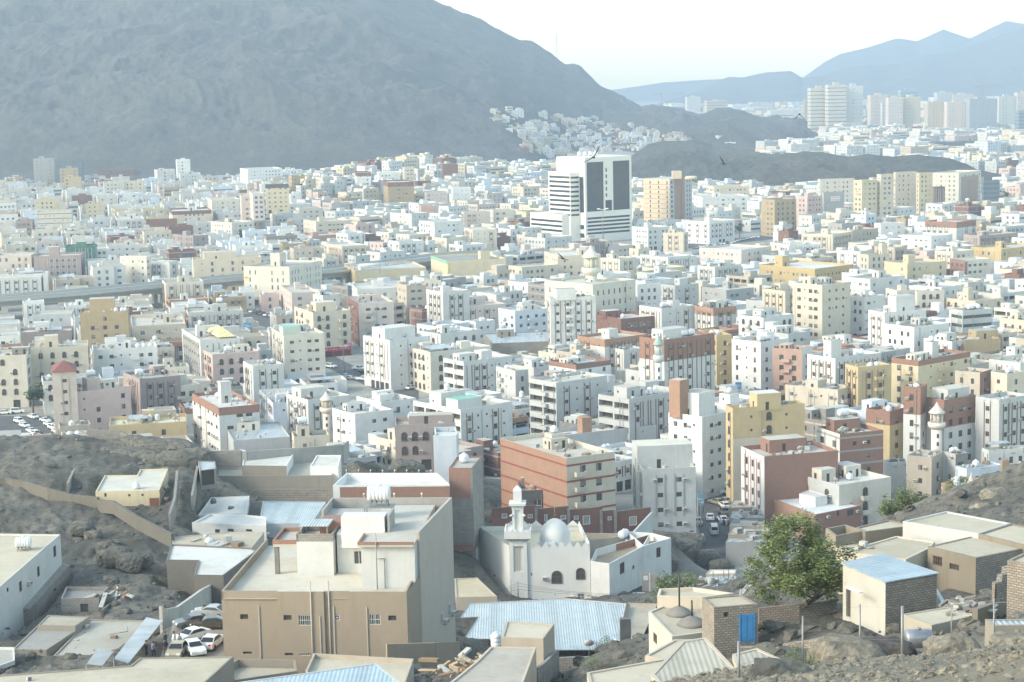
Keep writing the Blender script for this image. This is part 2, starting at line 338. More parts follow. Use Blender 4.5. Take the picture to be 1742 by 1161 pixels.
# -------- ground and mountains
us=np.linspace(U(-420),U(2180),620)
ys=np.concatenate([np.exp(np.arange(math.log(50),math.log(600),0.0052)),np.exp(np.arange(math.log(600),math.log(9800),0.03))])
UU,YY=np.meshgrid(us,ys);XX=UU*YY
h=hill_h(XX.ravel(),YY.ravel()).reshape(XX.shape)
ZZ=h+rough(XX,YY,h)
ZZ=np.where(h<0.5,h,ZZ)
terrain=npmesh("ground",XX,YY,ZZ,terrainm());tag(terrain,kind='structure')
MTN=[]
def mountain(name,crest,base,Wd,mat,seed,amp,back=0.6,zb=-3,prof=1.0,nu=420,nv=150,gul=1.0):
 """crest: [(px, py, distance)], base: [(px, distance)] -> a hill with its foot at 'base' and its skyline at 'crest'"""
 cr_=[]
 for x,y,Y in crest:
  p=at_Y(x,y,Y);cr_.append((p.x/p.y,p.z,Y))
 cu_=np.array([c[0]for c in cr_]);cz=np.array([c[1]for c in cr_]);cY=np.array([float(c[2])for c in cr_])
 bu=np.array([U(b[0])for b in base]);bY=np.array([float(b[1])for b in base])
 u=np.linspace(cu_[0],cu_[-1],nu)
 CZ,CY,BY=np.interp(u,cu_,cz),np.interp(u,cu_,cY),np.interp(u,bu,bY)
 def height(uu,YYY):
  CZ,CY,BY=np.interp(uu,cu_,cz),np.interp(uu,cu_,cY),np.interp(uu,bu,bY)
  t=(YYY-BY)/(CY-BY)
  x=uu*YYY
  tt=np.clip(t,0,1)
  f=tt**prof
  n=(fbm(x/Wd,YYY/Wd,7,seed,0.55)*0.9-(1-ridged(x/(Wd*0.5)+fbm(x/Wd,YYY/Wd,2,seed+7)*.4,YYY/(Wd*1.1),8,seed+31))*1.3*gul+0.5)
  sk=fbm(x/(Wd*0.22),YYY/(Wd*0.22),6,seed+3,.6)*amp*0.26
  n=n+(ridged(x/(Wd*.11),YYY/(Wd*.2),5,seed+77)-.75)*.18+fbm(x/(Wd*.05),YYY/(Wd*.08),4,seed+55)*.08
  env=np.clip(t*3.0,0,1)*np.clip((1.0-t)*2.2,0,1)
  z=zb+(CZ-zb)*f+n*amp*env+sk*np.clip(t*8,0,1)
  return np.where(t>1,CZ+sk-(YYY-CY)*back,z)
 tv=np.concatenate([np.linspace(0,1,nv),1+np.linspace(0.02,0.5,12)])
 UUu,TT=np.meshgrid(u,tv)
 YYY=BY[None]+(CY-BY)[None]*TT
 o=npmesh(name,UUu*YYY,YYY,height(UUu,YYY),mat);tag(o,kind='structure')
 MTN.append((height,cu_[0],cu_[-1],bu,bY,cu_,cY));return o
MT1=rockm("mountain_rock",(0.07,0.072,0.07),(0.12,0.117,0.107),(0.052,0.054,0.054),0.25,0.9)
MT2=rockm("hill_rock",(0.05,0.052,0.045),(0.12,0.112,0.092),(0.035,0.036,0.033),0.25,1.0)
mountain("mountain",[(-420,-140,3700),(300,-130,3700),(520,-100,3700),(640,-55,3700),(745,0,3700),(800,24,3700),(842,44,3720),(885,68,3750),(906,72,3780),(935,92,3800),(962,109,3830),(985,114,3850),(1022,148,3900),(1060,163,3900),(1092,180,3900),(1150,188,3800),(1192,196,3700),(1240,200,3650),(1300,204,3600),(1365,216,3550),(1390,236,3450),(1400,262,3400)],[(-420,1900),(0,1940),(330,1930),(480,1960),(700,2020),(860,2150),(900,2250),(940,2420),(1030,2700),(1400,2900)],420,MT1,5,46,prof=1.05,nu=640,nv=260)
mountain("hill_ridge",[(1040,200,3250),(1100,196,3280),(1150,196,3300),(1190,197,3300),(1220,186,3300),(1243,182,3300),(1268,190,3290),(1292,200,3280),(1330,206,3250),(1368,216,3200),(1384,232,3150),(1400,262,3100)],[(1040,2600),(1250,2420),(1400,2420)],150,MT2,23,16,nu=260,nv=70)
mountain("near_hill",[(840,300,2300),(900,300,2290),(960,296,2280),(1040,280,2260),(1076,263,2250),(1100,248,2250),(1130,240,2250),(1180,238,2260),(1210,247,2270),(1250,254,2150),(1290,260,1980),(1330,262,1900),(1365,256,1860),(1400,259,1850),(1440,265,1850),(1470,262,1850),(1520,268,1850),(1560,262,1850),(1600,266,1850),(1625,274,1850),(1660,288,1830),(1700,297,1800),(1745,306,1760)],[(840,2180),(960,1950),(1040,1720),(1100,1660),(1250,1640),(1400,1560),(1600,1560),(1745,1600)],110,MT2,41,12,nu=420,nv=90)
mountain("far_hill",[(1225,215,5600),(1262,190,5600),(1288,176,5600),(1300,173,5600),(1330,180,5600),(1356,186,5600),(1395,196,5600),(1440,205,5600)],[(1225,5200),(1440,5200)],200,MT2,51,10,nu=120,nv=40,zb=-5)
mountain("tower_hill",[(1440,205,6300),(1462,170,6300),(1480,162,6300),(1500,178,6300),(1520,205,6300)],[(1440,6100),(1520,6100)],200,MT2,52,10,nu=60,nv=30,zb=-5)
mountain("far_ridge",[(1085,190,7400),(1130,172,7400),(1180,158,7400),(1215,140,7400),(1238,131,7400),(1262,133,7400),(1300,124,7400),(1345,122,7400),(1366,134,7400),(1400,128,7400),(1440,116,7400),(1480,110,7400),(1500,113,7400),(1540,106,7400),(1575,92,7400),(1615,90,7400),(1650,78,7400),(1700,62,7400),(1742,48,7400),(2180,10,7400)],[(1085,6600),(2180,6600)],600,MT1,61,30,nu=300,nv=80)
mountain("distant_range",[(1300,150,8800),(1366,132,8800),(1400,108,8800),(1430,92,8800),(1470,84,8800),(1500,74,8800),(1527,65,8800),(1560,70,8800),(1605,50,8800),(1650,66,8800),(1690,46,8800),(1712,36,8800),(1742,42,8800),(2180,20,8800)],[(1300,8000),(2180,8000)],1500,MT1,71,30,nu=200,nv=50)
mountain("pale_range",[(500,150,9200),(1000,158,9200),(1060,150,9200),(1130,140,9200),(1200,136,9200),(1240,134,9200),(1400,130,9200),(1600,130,9200)],[(500,8500),(1600,8500)],1500,MT1,81,20,nu=120,nv=30)
def on_mtn(x,y):
 u=x/y
 return any(u0<=u<=u1 and np.interp(u,bu,bY)+15<=y<=np.interp(u,cu_,cY)*1.01 for f,u0,u1,bu,bY,cu_,cY in MTN)
def surf(x,y):
 """height of the land at x, y, hills included"""
 g=ground(x,y);u=x/y
 for f,u0,u1,bu,bY,cu_,cY in MTN:
  if u0<=u<=u1 and np.interp(u,bu,bY)<=y<=np.interp(u,cu_,cY)*1.02:
   g=max(g,float(f(np.array([u]),np.array([float(y)]))[0]))
 return g
hz=MB().box(-9000,9000,-400,9900,-25,400).build("haze",flat("tmp",(1,1,1)))
hm=bpy.data.materials.new("haze_air");hm.use_nodes=True;hm.node_tree.nodes.clear()
ho=hm.node_tree.nodes.new("ShaderNodeOutputMaterial");hv_=hm.node_tree.nodes.new("ShaderNodeVolumePrincipled")
hv_.inputs['Color'].default_value=(0.47,0.595,0.755,1);hv_.inputs['Density'].default_value=0.00018;hv_.inputs['Anisotropy'].default_value=0.0
hm.node_tree.links.new(hv_.outputs[0],ho.inputs['Volume']);hz.data.materials.clear();hz.data.materials.append(hm);tag(hz,kind='stuff')
bpy.data.materials.remove(MATS.pop("tmp"))
# -------- small shared meshes
MC={}
def cached(key,fn):
 if key not in MC:MC[key]=fn()
 return MC[key]
def frame_for(kind):return{'w':FRAMEW,'b':FRAMEB,'g':METAL}[kind]
def win_mesh(w,h,kind='b',style='slide'):
 w,h=round(w*5)/5,round(h*5)/5
 def mk():
  m=MB();t=0.07
  if style=='arch':
   n=9;pts=[(-w/2,0),(w/2,0)]+[(w/2*math.cos(math.pi*k/n),h-w/2+w/2*math.sin(math.pi*k/n))for k in range(n+1)]
   def ring(s,y):return[(p[0]*s,y,h/2+(p[1]-h/2)*s)for p in pts]
   o,i_=ring(1.16,-0.10),ring(0.97,-0.10)
   for k in range(len(pts)):
    j=(k+1)%len(pts);m.face([o[k],o[j],i_[j],i_[k]],0)
    ob=[(o[k][0],0.02,o[k][2]),(o[j][0],0.02,o[j][2])];m.face([ob[0],ob[1],o[j],o[k]],0)
    ib=[(i_[j][0],-0.02,i_[j][2]),(i_[k][0],-0.02,i_[k][2])];m.face([i_[k],i_[j],ib[0],ib[1]],0)
   m.face([(p[0],-0.02,p[2])for p in i_],1)
   m.box(-0.03,0.03,-0.05,-0.02,0.05,h*0.95,0);m.box(-w/2,w/2,-0.05,-0.02,h*0.55,h*0.55+0.06,0)
   return m.mesh("window_arched",[frame_for(kind),GLASS])
  m.box(-w/2,w/2,-0.06,0.03,0,t,0);m.box(-w/2,w/2,-0.06,0.03,h-t,h,0)
  m.box(-w/2,-w/2+t,-0.06,0.03,t,h-t,0);m.box(w/2-t,w/2,-0.06,0.03,t,h-t,0)
  if w>0.9:m.box(-0.03,0.03,-0.05,0.02,t,h-t,0)
  m.face([(-w/2+t,0,t),(w/2-t,0,t),(w/2-t,0,h-t),(-w/2+t,0,h-t)],1)
  if style=='half':m.face([(-w/2+t,-.015,t),(-.03,-.015,t),(-.03,-.015,h-t),(-w/2+t,-.015,h-t)],2)
  if style=='pale':m.face([(-w/2+t,-.015,t+h*.25),(w/2-t,-.015,t+h*.25),(w/2-t,-.015,h-t),(-w/2+t,-.015,h-t)],2)
  if style=='grille':
   k=int(w/0.22)
   for q in range(1,k):x=-w/2+w*q/k;m.box(x-0.02,x+0.02,-0.11,-0.08,0,h,0)
   m.box(-w/2,w/2,-0.12,-0.08,h*0.5,h*0.5+0.04,0)
  return m.mesh("window",[frame_for(kind),GLASS,CURT])
 return cached(('win',w,h,kind,style),mk)
def ac_mesh():
 def mk():
  m=MB();m.box(-0.42,0.42,-0.5,0.02,0,0.5,0);m.box(-0.36,0.36,-0.52,-0.501,0.06,0.44,1);m.box(-0.45,0.45,-0.4,0.0,-0.06,-0.01,1);return m.mesh("air_conditioner",[flat("ac_case",(0.58,0.56,0.50),0.6),flat("ac_grille",(0.16,0.16,0.16),0.7)])
 return cached('ac',mk)
def dish_mesh():
 def mk():
  m=MB();n=14;s=0.75
  prof=[(0.05,0.0),(0.35*s,0.03),(0.7*s,0.13),(s,0.28)]
  t=Matrix.Translation((0,0,1.0))@Matrix.Rotation(rad(-50),4,'X')
  i=len(m.v);m.lathe(prof,n,m=0);m.lathe([(r,z-0.03)for r,z in prof],n,m=0)
  m.tube((0,0,0.28),(0,0,0.75),0.03,5,1);m.tube((0.5,0,0.25),(0,0,0.75),0.015,4,1);m.tube((-0.5,0,0.25),(0,0,0.75),0.015,4,1)
  m.v=[tuple(t@Vector(p))for p in m.v]
  m.tube((0,0,0),(0,0,1.0),0.05,6,1);m.box(-0.3,0.3,-0.3,0.3,0,0.08,1)
  return m.mesh("satellite_dish",[flat("dish_grey",(0.40,0.40,0.38),0.5),DARKM])
 return cached('dish',mk)
def tank_meshes(kind):
 def mk():
  b,l,s=MB(),MB(),MB()
  if kind=='lying':
   prof=[(0.30,-1.25),(0.72,-1.2),(0.85,-1.05)]
   x=-1.0
   while x<0.95:prof+=[(0.85,x),(0.88,x+0.05),(0.88,x+0.22),(0.85,x+0.27),(0.80,x+0.33)];x+=0.4
   prof+=[(0.85,1.05),(0.72,1.2),(0.30,1.25)]
   b.lathe(prof,18,(0,0,1.35),axis='X');l.lathe([(0.28,0),(0.28,0.18),(0.2,0.26)],12,(0,0,2.14))
   for q in(-0.8,-0.27,0.27,0.8):s.box(q-0.07,q+0.07,-0.7,0.7,0.35,0.75)
   for q in(-0.95,0.95):
    for y in(-0.55,0.55):s.box(q-0.05,q+0.05,y-0.05,y+0.05,0,0.4)
  elif kind=='round':
   b.lathe([(0.4,0.1),(0.7,0.25),(0.8,0.5),(0.82,0.75),(0.78,0.8),(0.82,0.85),(0.8,1.1),(0.62,1.4),(0.35,1.55)],18);l.lathe([(0.25,1.52),(0.25,1.68),(0.15,1.72)],12)
   s.lathe([(0.62,0),(0.62,0.16)],10)
  else:
   b.lathe([(0.68,0.15),(0.7,0.2),(0.7,0.6),(0.66,0.65),(0.7,0.7),(0.7,1.15),(0.66,1.2),(0.7,1.25),(0.7,1.55),(0.5,1.8),(0.25,1.88)],16);l.lathe([(0.24,1.85),(0.24,2.0)],10)
   s.box(-0.6,0.6,-0.6,0.6,0,0.16)
  a=(b.mesh("tank_body",TANKW),l.mesh("lid",TANKW),s.mesh("stand",METAL))
  j=MB()
  for q in(b,l,s):
   o=len(j.v);j.v+=q.v;j.f+=[tuple(i+o for i in f)for f in q.f];j.m+=[1 if q is s else 0]*len(q.m);j.uv+=q.uv;j.sm+=q.sm
  return a+(j.mesh("water_tank",[TANKW,METAL]),)
 return cached(('tank',kind),mk)
TANKS=[]
def tank(loc,kind='lying',rz=0.0,near=False,sc=1.0,label=None,on=None,group=None):
 a=tank_meshes(kind)
 if near:
  r=empty("water_tank",loc,rz)
  for nme,me in zip(("tank_body","lid","stand"),a):inst(nme,me,r)
 else:
  r=inst("water_tank",a[3],None,loc,rz)
 r.scale=(sc,sc,sc)
 tag(r,label,"water tank",group or "water tanks on the roofs");TANKS.append((r,kind,on));return r
# -------- buildings
COL=dict(white=(0.585,0.58,0.56),bright=(0.69,0.685,0.665),bluish=(0.58,0.63,0.69),cream=(0.58,0.515,0.42),ivory=(0.60,0.56,0.485),yellow=(0.58,0.50,0.35),beige=(0.47,0.41,0.34),pinkish=(0.55,0.485,0.445),pink=(0.56,0.43,0.395),salmon=(0.50,0.33,0.265),tan=(0.38,0.30,0.19),ochre=(0.47,0.36,0.19),gold=(0.50,0.395,0.235),grey=(0.34,0.34,0.33),lightgrey=(0.47,0.475,0.47),stone=(0.29,0.26,0.22),brown=(0.20,0.135,0.105),green=(0.08,0.18,0.15),mauve=(0.34,0.285,0.27),darkgrey=(0.12,0.12,0.12))
CWORD=dict(white='white',bright='bright white',bluish='bluish white',cream='cream',ivory='ivory',yellow='pale yellow',beige='beige',pinkish='pinkish beige',pink='pink',salmon='salmon',tan='tan',ochre='ochre',gold='golden',grey='grey',lightgrey='light grey',stone='stone brown',brown='brown',green='dark green',mauve='mauve brown',brick='red brick',obrick='orange brick',dbrick='dark brick',block='bare block',darkgrey='dark grey')
def wallmat(c):
 return{'brick':RED_BRICK,'obrick':ORG_BRICK,'dbrick':DRK_BRICK,'block':BLOCKW,'rubble':STONEW,'mudst':MUDST}.get(c)or plaster(COL[c]if isinstance(c,str)else c)
ROOFC=[(0.54,0.52,0.46),(0.59,0.57,0.54),(0.48,0.45,0.40),(0.52,0.52,0.50),(0.57,0.54,0.46),(0.37,0.36,0.34)]
def facade(mb,a,b,z0,z1,ops,mats_i=0,glass_i=1,open_obj=False):
 """wall a->b (outside on the right-hand side of a->b), welded grid with recessed openings (u0,u1,v0,v1,depth,mat or None)"""
 a,b=Vector((a[0],a[1])),Vector((b[0],b[1]));L=(b-a).length;u=(b-a)/L;n=Vector((u.y,-u.x));H=z1-z0
 ops=[o for o in ops if o[0]>0.05 and o[1]<L-0.05 and o[2]>0.02 and o[3]<H-0.02 and o[1]>o[0]and o[3]>o[2]]
 us=sorted({0.0,L}|{round(q,3)for o in ops for q in o[:2]});vs_=sorted({0.0,H}|{round(q,3)for o in ops for q in o[2:4]})
 def P(x,y,d=0):q=a+u*x-n*d;return(q.x,q.y,z0+y)
 G={}
 def g(i,j):
  if(i,j)not in G:G[(i,j)]=mb.add(P(us[i],vs_[j]))
  return G[(i,j)]
 ui={round(x,3):i for i,x in enumerate(us)};vi={round(x,3):i for i,x in enumerate(vs_)}
 hole={}
 for k,o in enumerate(ops):
  for i in range(ui[round(o[0],3)],ui[round(o[1],3)]):
   for j in range(vi[round(o[2],3)],vi[round(o[3],3)]):hole[(i,j)]=k
 for j in range(len(vs_)-1):
  i=0
  while i<len(us)-1:
   if(i,j)in hole:i+=1;continue
   k=i
   while k+1<len(us)-1 and(k+1,j)not in hole:k+=1
   mb.idx((g(i,j),g(k+1,j),g(k+1,j+1),g(i,j+1)),mats_i,[(us[i],z0+vs_[j]),(us[k+1],z0+vs_[j]),(us[k+1],z0+vs_[j+1]),(us[i],z0+vs_[j+1])])
   i=k+1
 for o in ops:
  i0,i1,j0,j1=ui[round(o[0],3)],ui[round(o[1],3)],vi[round(o[2],3)],vi[round(o[3],3)]
  c=[g(i0,j0),g(i1,j0),g(i1,j1),g(i0,j1)];cc=[(us[i0],vs_[j0]),(us[i1],vs_[j0]),(us[i1],vs_[j1]),(us[i0],vs_[j1])]
  d=[mb.add(P(x,y,o[4]))for x,y in cc]
  for q in range(4):
   r=(q+1)%4
   mb.idx((c[q],c[r],d[r],d[q]),mats_i,[(0,0),(0.3,0),(0.3,0.3),(0,0.3)])
  if o[5]is not None:mb.idx(d,o[5],[(x,z0+y)for x,y in cc])
def layout(L,H,floors,style,rr,fh,acp=0.35,gfl=True,spacing=None,wkind='b'):
 """-> openings, windows, trims, air conditioners for one wall"""
 ops,wins,trims,acs=[],[],[],[]
 base=H-1.0-floors*fh
 sp=spacing or rr.choice((2.9,3.3,3.8))
 n=max(1,int((L-1.0)/sp));m=(L-n*sp)/2
 cols=[m+sp*(k+0.5)for k in range(n)]
 small={k for k in range(n)if rr.random()<0.22 and n>2};blankc={k for k in range(n)if rr.random()<0.12 and n>3};WW,WH_=rr.choice((1.0,1.2,1.4,1.8)),rr.choice((1.0,1.2,1.4,1.6));jit={k:rr.uniform(-.35,.35)for k in range(n)};cols=[c+jit[k]for k,c in enumerate(cols)]if style=='plain' else cols
 for f in range(floors):
  v=base+f*fh
  if v<0.2:v=0.2
  if style=='band':
   ops.append((0.35,L-0.35,v+1.1,v+2.3,0.25,1));continue
  if style=='thin':
   ops.append((0.1,L-0.1,v+fh-0.75,v+fh-0.35,0.15,1))
   for c in cols:
    if rr.random()<.5:ops.append((c-0.35,c+0.35,v+1.0,v+1.6,0.12,1))
   continue
  if style=='balcony':
   nb=max(1,round(L/5.5));w=L/nb
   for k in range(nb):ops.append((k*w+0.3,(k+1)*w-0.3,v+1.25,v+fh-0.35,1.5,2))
   continue
  if f==0 and gfl and rr.random()<0.4:
   for c in cols:
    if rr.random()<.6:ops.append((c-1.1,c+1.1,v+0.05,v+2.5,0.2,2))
   continue
  for k,c in enumerate(cols):
   if k in blankc or(style!='strip' and rr.random()<0.10):continue
   if k in small:w,hh,vv=0.6,0.6,v+1.6
   elif style=='tall':w,hh,vv=0.8,2.0,v+0.6
   else:w,hh,vv=(WW if style!='strip' else 1.2),WH_,v+1.95-WH_*.8
   if style=='arch' and k not in small:wins.append((c,vv-0.1,1.2,1.8,'arch'))
   else:wins.append((c,vv,w,hh,rr.choice(('slide','slide','slide','half','pale','grille'))))
   if rr.random()<acp and k not in small:acs.append((c+rr.choice((-1.2,1.2)),vv+0.3))
 if style=='strip' and floors>1:
  v0,v1=base+(fh if gfl else 0.3)+0.3,H-1.3
  for k,c in enumerate(cols):
   if k in small:continue
   for d in(-0.95,0.95):trims.append((c+d-0.11,c+d+0.11,v0,v1,0.14))
 if style in('brick',):
  for f in range(1,floors+1):trims.append((0.0,L,base+f*fh-0.25,base+f*fh+0.2,0.03))
 return ops,wins,trims,acs
BL=[]
def clut(k):
 def mk():
  m=MB()
  if k==0:m.box(-.5,.5,-.4,.4,.1,.9,0);m.box(-.4,.4,-.42,-.401,.2,.8,1);m.box(-.5,-.4,-.4,.4,0,.1,1);m.box(.4,.5,-.4,.4,0,.1,1)
  elif k==1:m.box(-.6,.6,-.5,.5,0,.5,2);m.box(-.55,.55,-.45,.45,.5,.55,1)
  elif k==2:m.tube((-2,0,.1),(2,0,.1),.05,6,1);m.tube((2,0,.1),(2,0,1.2),.05,6,1)
  elif k==3:m.box(-1.2,1.2,-.4,.4,.05,.12,2);m.box(-.9,1.0,-.2,.6,.12,.18,0)
  else:m.lathe([(.3,0),(.32,.5),(.28,.8)],10,m=0)
  return m.mesh(('air_unit','crate','water_pipe','board','bin')[k],[flat("scrap_pale",(0.42,0.42,0.40),0.8),CONCD,flat("scrap_wood",(0.24,0.16,0.10),0.9)])
 return cached(('clut',k),mk)
def fbox(poly):
 xs,ys_=zip(*[(p[0],p[1])for p in poly]);return min(xs),min(ys_),max(xs),max(ys_)
def sbox(poly,z0,z1):
 P=[proj((p[0],p[1],z))for p in poly for z in(z0,z1)];return min(p[0]for p in P),min(p[1]for p in P),max(p[0]for p in P),max(p[1]for p in P)
def building(poly,z0,z1,floors,col='white',style='plain',name='apartment_building',cat='building',label=None,ref=None,group=None,near=None,roofc=None,trimc='brown',parapet=1.0,top=None,stair=None,tanks=None,dishes=None,styles=None,wins=None,seed=None,fh=3.2,par=None,band=None,tin=None,gfl=True,spacing=None,clutter=None,acp=0.35,wkind='b',topcol=None,auto=True,sides=None,acs=None,lod=True,cols=None):
 """one building: wall, roof, trim, windows, air conditioners, stair house, dishes as parts; its water tanks stand on the roof"""
 poly=[Vector((p[0],p[1]))for p in poly]
 ar=sum(poly[i].x*poly[(i+1)%len(poly)].y-poly[(i+1)%len(poly)].x*poly[i].y for i in range(len(poly)))
 rr=random.Random(seed if seed is not None else int(poly[0].x*131+poly[0].y*17)&0xffff)
 if ar<0:
  poly=[poly[1],poly[0]]+poly[:1:-1];sides=sides;flip=True
 else:flip=False
 cen=sum(poly,Vector((0,0)))/len(poly);Z=min(p.y for p in poly)
 if near is None:near=Z<760
 base=empty(name,(poly[0].x,poly[0].y,z0+1.0));O=Vector((poly[0].x,poly[0].y));OZ=z0+1.0
 lp=[p-O for p in poly];lz0,lz1=z0-OZ,z1-OZ;H=z1-z0
 mb=MB();tr=MB();zr=lz1-parapet;n=len(lp);allw=[]
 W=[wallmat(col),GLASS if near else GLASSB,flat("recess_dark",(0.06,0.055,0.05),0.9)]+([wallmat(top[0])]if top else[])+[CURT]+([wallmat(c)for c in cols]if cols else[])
 acl=[];gw=near
 for i in range(n):
  a,b=lp[i],lp[(i+1)%n];L=(b-a).length
  if L<0.3:continue
  u=(b-a)/L;nn=Vector((u.y,-u.x));mid=(a+b)/2+O
  vis=nn.dot(Vector((0,0))-mid)>0
  j=i if not flip else{0:0}.get(i,(len(poly)-i)%len(poly))
  st=(styles or{}).get(j,style);ops=[];r0=lz0;trims=[];ws=[]
  mi=0
  if sides and j in sides:mi=W.index(wallmat(sides[j]))if wallmat(sides[j])in W else(W.append(wallmat(sides[j]))or len(W)-1)
  if wins and j in wins:
   for(c,v,w,hh,k)in wins[j]:ws.append((c,v,w,hh,k))
  elif vis and auto and st!='blank' and L>2.5:
   ops,ws,trims,ac=layout(L,H,floors,st,rr,fh,acp,gfl,spacing)
   for c,v in ac:acl.append((a,u,nn,c,v))
  if acs and j in acs:
   for c,v in acs[j]:acl.append((a,u,nn,c,v))
  for(c,v,w,hh,k)in ws:
   if k=='arch' and gw:allw.append((a,u,nn,c,v,w,hh,k,0.0));continue
   if k in('door',):ops.append((c-w/2,c+w/2,max(v,.03),v+hh,0.15,2));continue
   w2,h2=(round(w*5)/5,round(hh*5)/5)if gw else(w,hh)
   w2=max(w2,0.4);h2=max(h2,0.4)
   if c-w2/2<0.1 or c+w2/2>L-0.1 or v+h2>H-0.05:continue
   ops.append((c-w2/2,c+w2/2,v,v+h2,0.14,None if gw else(W.index(CURT)if rr.random()<.3 else 1)))
   if gw:allw.append((a,u,nn,c,v,w2,h2,'slide' if k=='arch' else k,0.12))
  hs=[(lz0,lz1,mi)]
  if top:zt=lz1-top[1];hs=[(lz0,zt,mi),(zt,lz1,3)]
  for(h0,h1,mm)in hs:
   oo=[(o[0],o[1],o[2]-(h0-lz0),o[3]-(h0-lz0),o[4],o[5])for o in ops]
   if top:oo=[(o[0],o[1],max(o[2],0.03),min(o[3],h1-h0-0.03),o[4],o[5])for o in oo if o[3]>0.1 and o[2]<h1-h0-0.1]
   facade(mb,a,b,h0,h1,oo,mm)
  for(u0,u1,v0,v1,d)in trims:
   if v1<=v0:continue
   M=Matrix(((u.x,-nn.x,0,a.x),(u.y,-nn.y,0,a.y),(0,0,1,lz0),(0,0,0,1)))
   tr.box(max(u0,0.005),min(u1,L-0.005),-d,0.0,v0,v1,0,M)
  if tr.f and not(band and vis):tr.build('trim',plaster(COL[trimc],0.2)if trimc in COL else wallmat(trimc),base);tr=MB()
  if band and vis:
   for(v0,v1)in band:
    M=Matrix(((u.x,-nn.x,0,a.x),(u.y,-nn.y,0,a.y),(0,0,1,lz0),(0,0,0,1)));tr.box(0.005,L-0.005,-0.06,0.0,v0,v1,0,M)
 t=0.2;ins=[]
 for i in range(n):
  p0,p1,p2=lp[i-1],lp[i],lp[(i+1)%n];e1,e2=(p1-p0).normalized(),(p2-p1).normalized();n1,n2=Vector((-e1.y,e1.x)),Vector((-e2.y,e2.x))
  q=(n1+n2);d=1+n1.dot(n2);ins.append(p1+q/max(d,0.3)*t)
 for i in range(n):
  j=(i+1)%n;a,b,c,d=lp[i],lp[j],ins[j],ins[i]
  mb.face([(a.x,a.y,lz1),(b.x,b.y,lz1),(c.x,c.y,lz1),(d.x,d.y,lz1)],3 if top else 0)
  mb.face([(c.x,c.y,zr),(d.x,d.y,zr),(d.x,d.y,lz1),(c.x,c.y,lz1)],3 if top and par is None else 0)
 mb.build('wall',W,base)
 rf=MB();rf.face([(p.x,p.y,zr)for p in[q+(lp[k]-q)*0.3 for k,q in enumerate(ins)]],0)
 rc=roofc or rr.choice(ROOFC)
 rfo=rf.build('roof',tin_white if rc=='tin' else roofm(rc),base)
 if tr.f:tr.build('trim',plaster(COL[trimc],0.2)if trimc in COL else wallmat(trimc),base)
 wk=wkind
 for(a,u,nn,c,v,w,hh,k,dep)in allw:
  p=a+u*c-nn*dep
  inst('window',win_mesh(w,hh,wk,k),base,(p.x,p.y,lz0+v),math.atan2(u.y,u.x))
 if near:
  for(a,u,nn,c,v)in acl:
   p=a+u*c
   if 0.5<c<(1e9):inst('air_conditioner',ac_mesh(),base,(p.x,p.y,lz0+v),math.atan2(u.y,u.x))
 elif acl:
  pass
 e=(lp[1]-lp[0]);L0=e.length;e=e/L0;f=Vector((-e.y,e.x));D0=max(0.1,(lp[-1]-lp[0]).dot(f));rz=math.atan2(e.y,e.x)
 def onroof(a_,b_):return lp[0]+e*(a_*L0)+f*(b_*D0)+((lp[-1]-lp[0])-f*D0)*b_
 if auto and near and L0>9 and D0>9 and rr.random()<.75:
  q=onroof(rr.uniform(.2,.8),rr.uniform(.55,.85));sw,sdp,sh=min(rr.uniform(3,8),L0*.5),min(rr.uniform(2.5,5),D0*.35),rr.uniform(2.0,3.0);s=MB();pp=[q+e*x+f*y for x,y in((-sw/2,-sdp/2),(sw/2,-sdp/2),(sw/2,sdp/2),(-sw/2,sdp/2))]
  for k in range(4):L_=(pp[(k+1)%4]-pp[k]).length;facade(s,pp[k],pp[(k+1)%4],zr,zr+sh,[(L_*.2,L_*.2+.8,.9,1.6,.1,1),(L_*.65,L_*.65+.8,.04,1.8,.1,1)]if k in(0,3)and L_>2.5 else[])
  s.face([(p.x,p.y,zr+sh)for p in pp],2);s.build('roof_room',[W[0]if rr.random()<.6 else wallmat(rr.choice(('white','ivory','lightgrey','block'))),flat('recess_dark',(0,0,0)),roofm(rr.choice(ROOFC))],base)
 if auto and near and style in('plain','arch','strip')and rr.random()<.45 and H>7:
  bm__=cached('balc',lambda:MB().box(-1.3,1.3,-1.1,0,0,.14).box(-1.3,1.3,-1.1,-1.0,.14,1.0).box(-1.3,-1.2,-1.0,0,.14,1.0).box(1.2,1.3,-1.0,0,.14,1.0))
  for i in(0,n-1):
   a,b=lp[i],lp[(i+1)%n];L_=(b-a).length
   if L_<8 or rr.random()<.4:continue
   u=(b-a)/L_;nn=Vector((u.y,-u.x));c=rr.uniform(.2,.8)*L_
   for q_ in range(1,floors):p=a+u*c;inst('balcony',cached(('balcm',W[0].name),lambda:bm__.mesh('balcony',W[0])),base,(p.x,p.y,lz0+H-1-(floors-q_)*fh+.1),math.atan2(u.y,u.x))
 if auto and near and rr.random()<.6:
  for k in range(rr.randint(1,3)):
   i=rr.choice((0,n-1));a,b=lp[i],lp[(i+1)%n];u=(b-a).normalized();nn=Vector((u.y,-u.x));p=a+(b-a)*rr.uniform(.08,.92)+nn*.1;MB().box(p.x-.06,p.x+.06,p.y-.06,p.y+.06,lz0,lz1-rr.uniform(.2,1.5),0).build('drain_pipe',[flat('pipe_grey',(.28,.27,.25),.7)],base)
 if stair is None:stair=1 if rr.random()<0.75 and L0>8 and D0>8 else 0
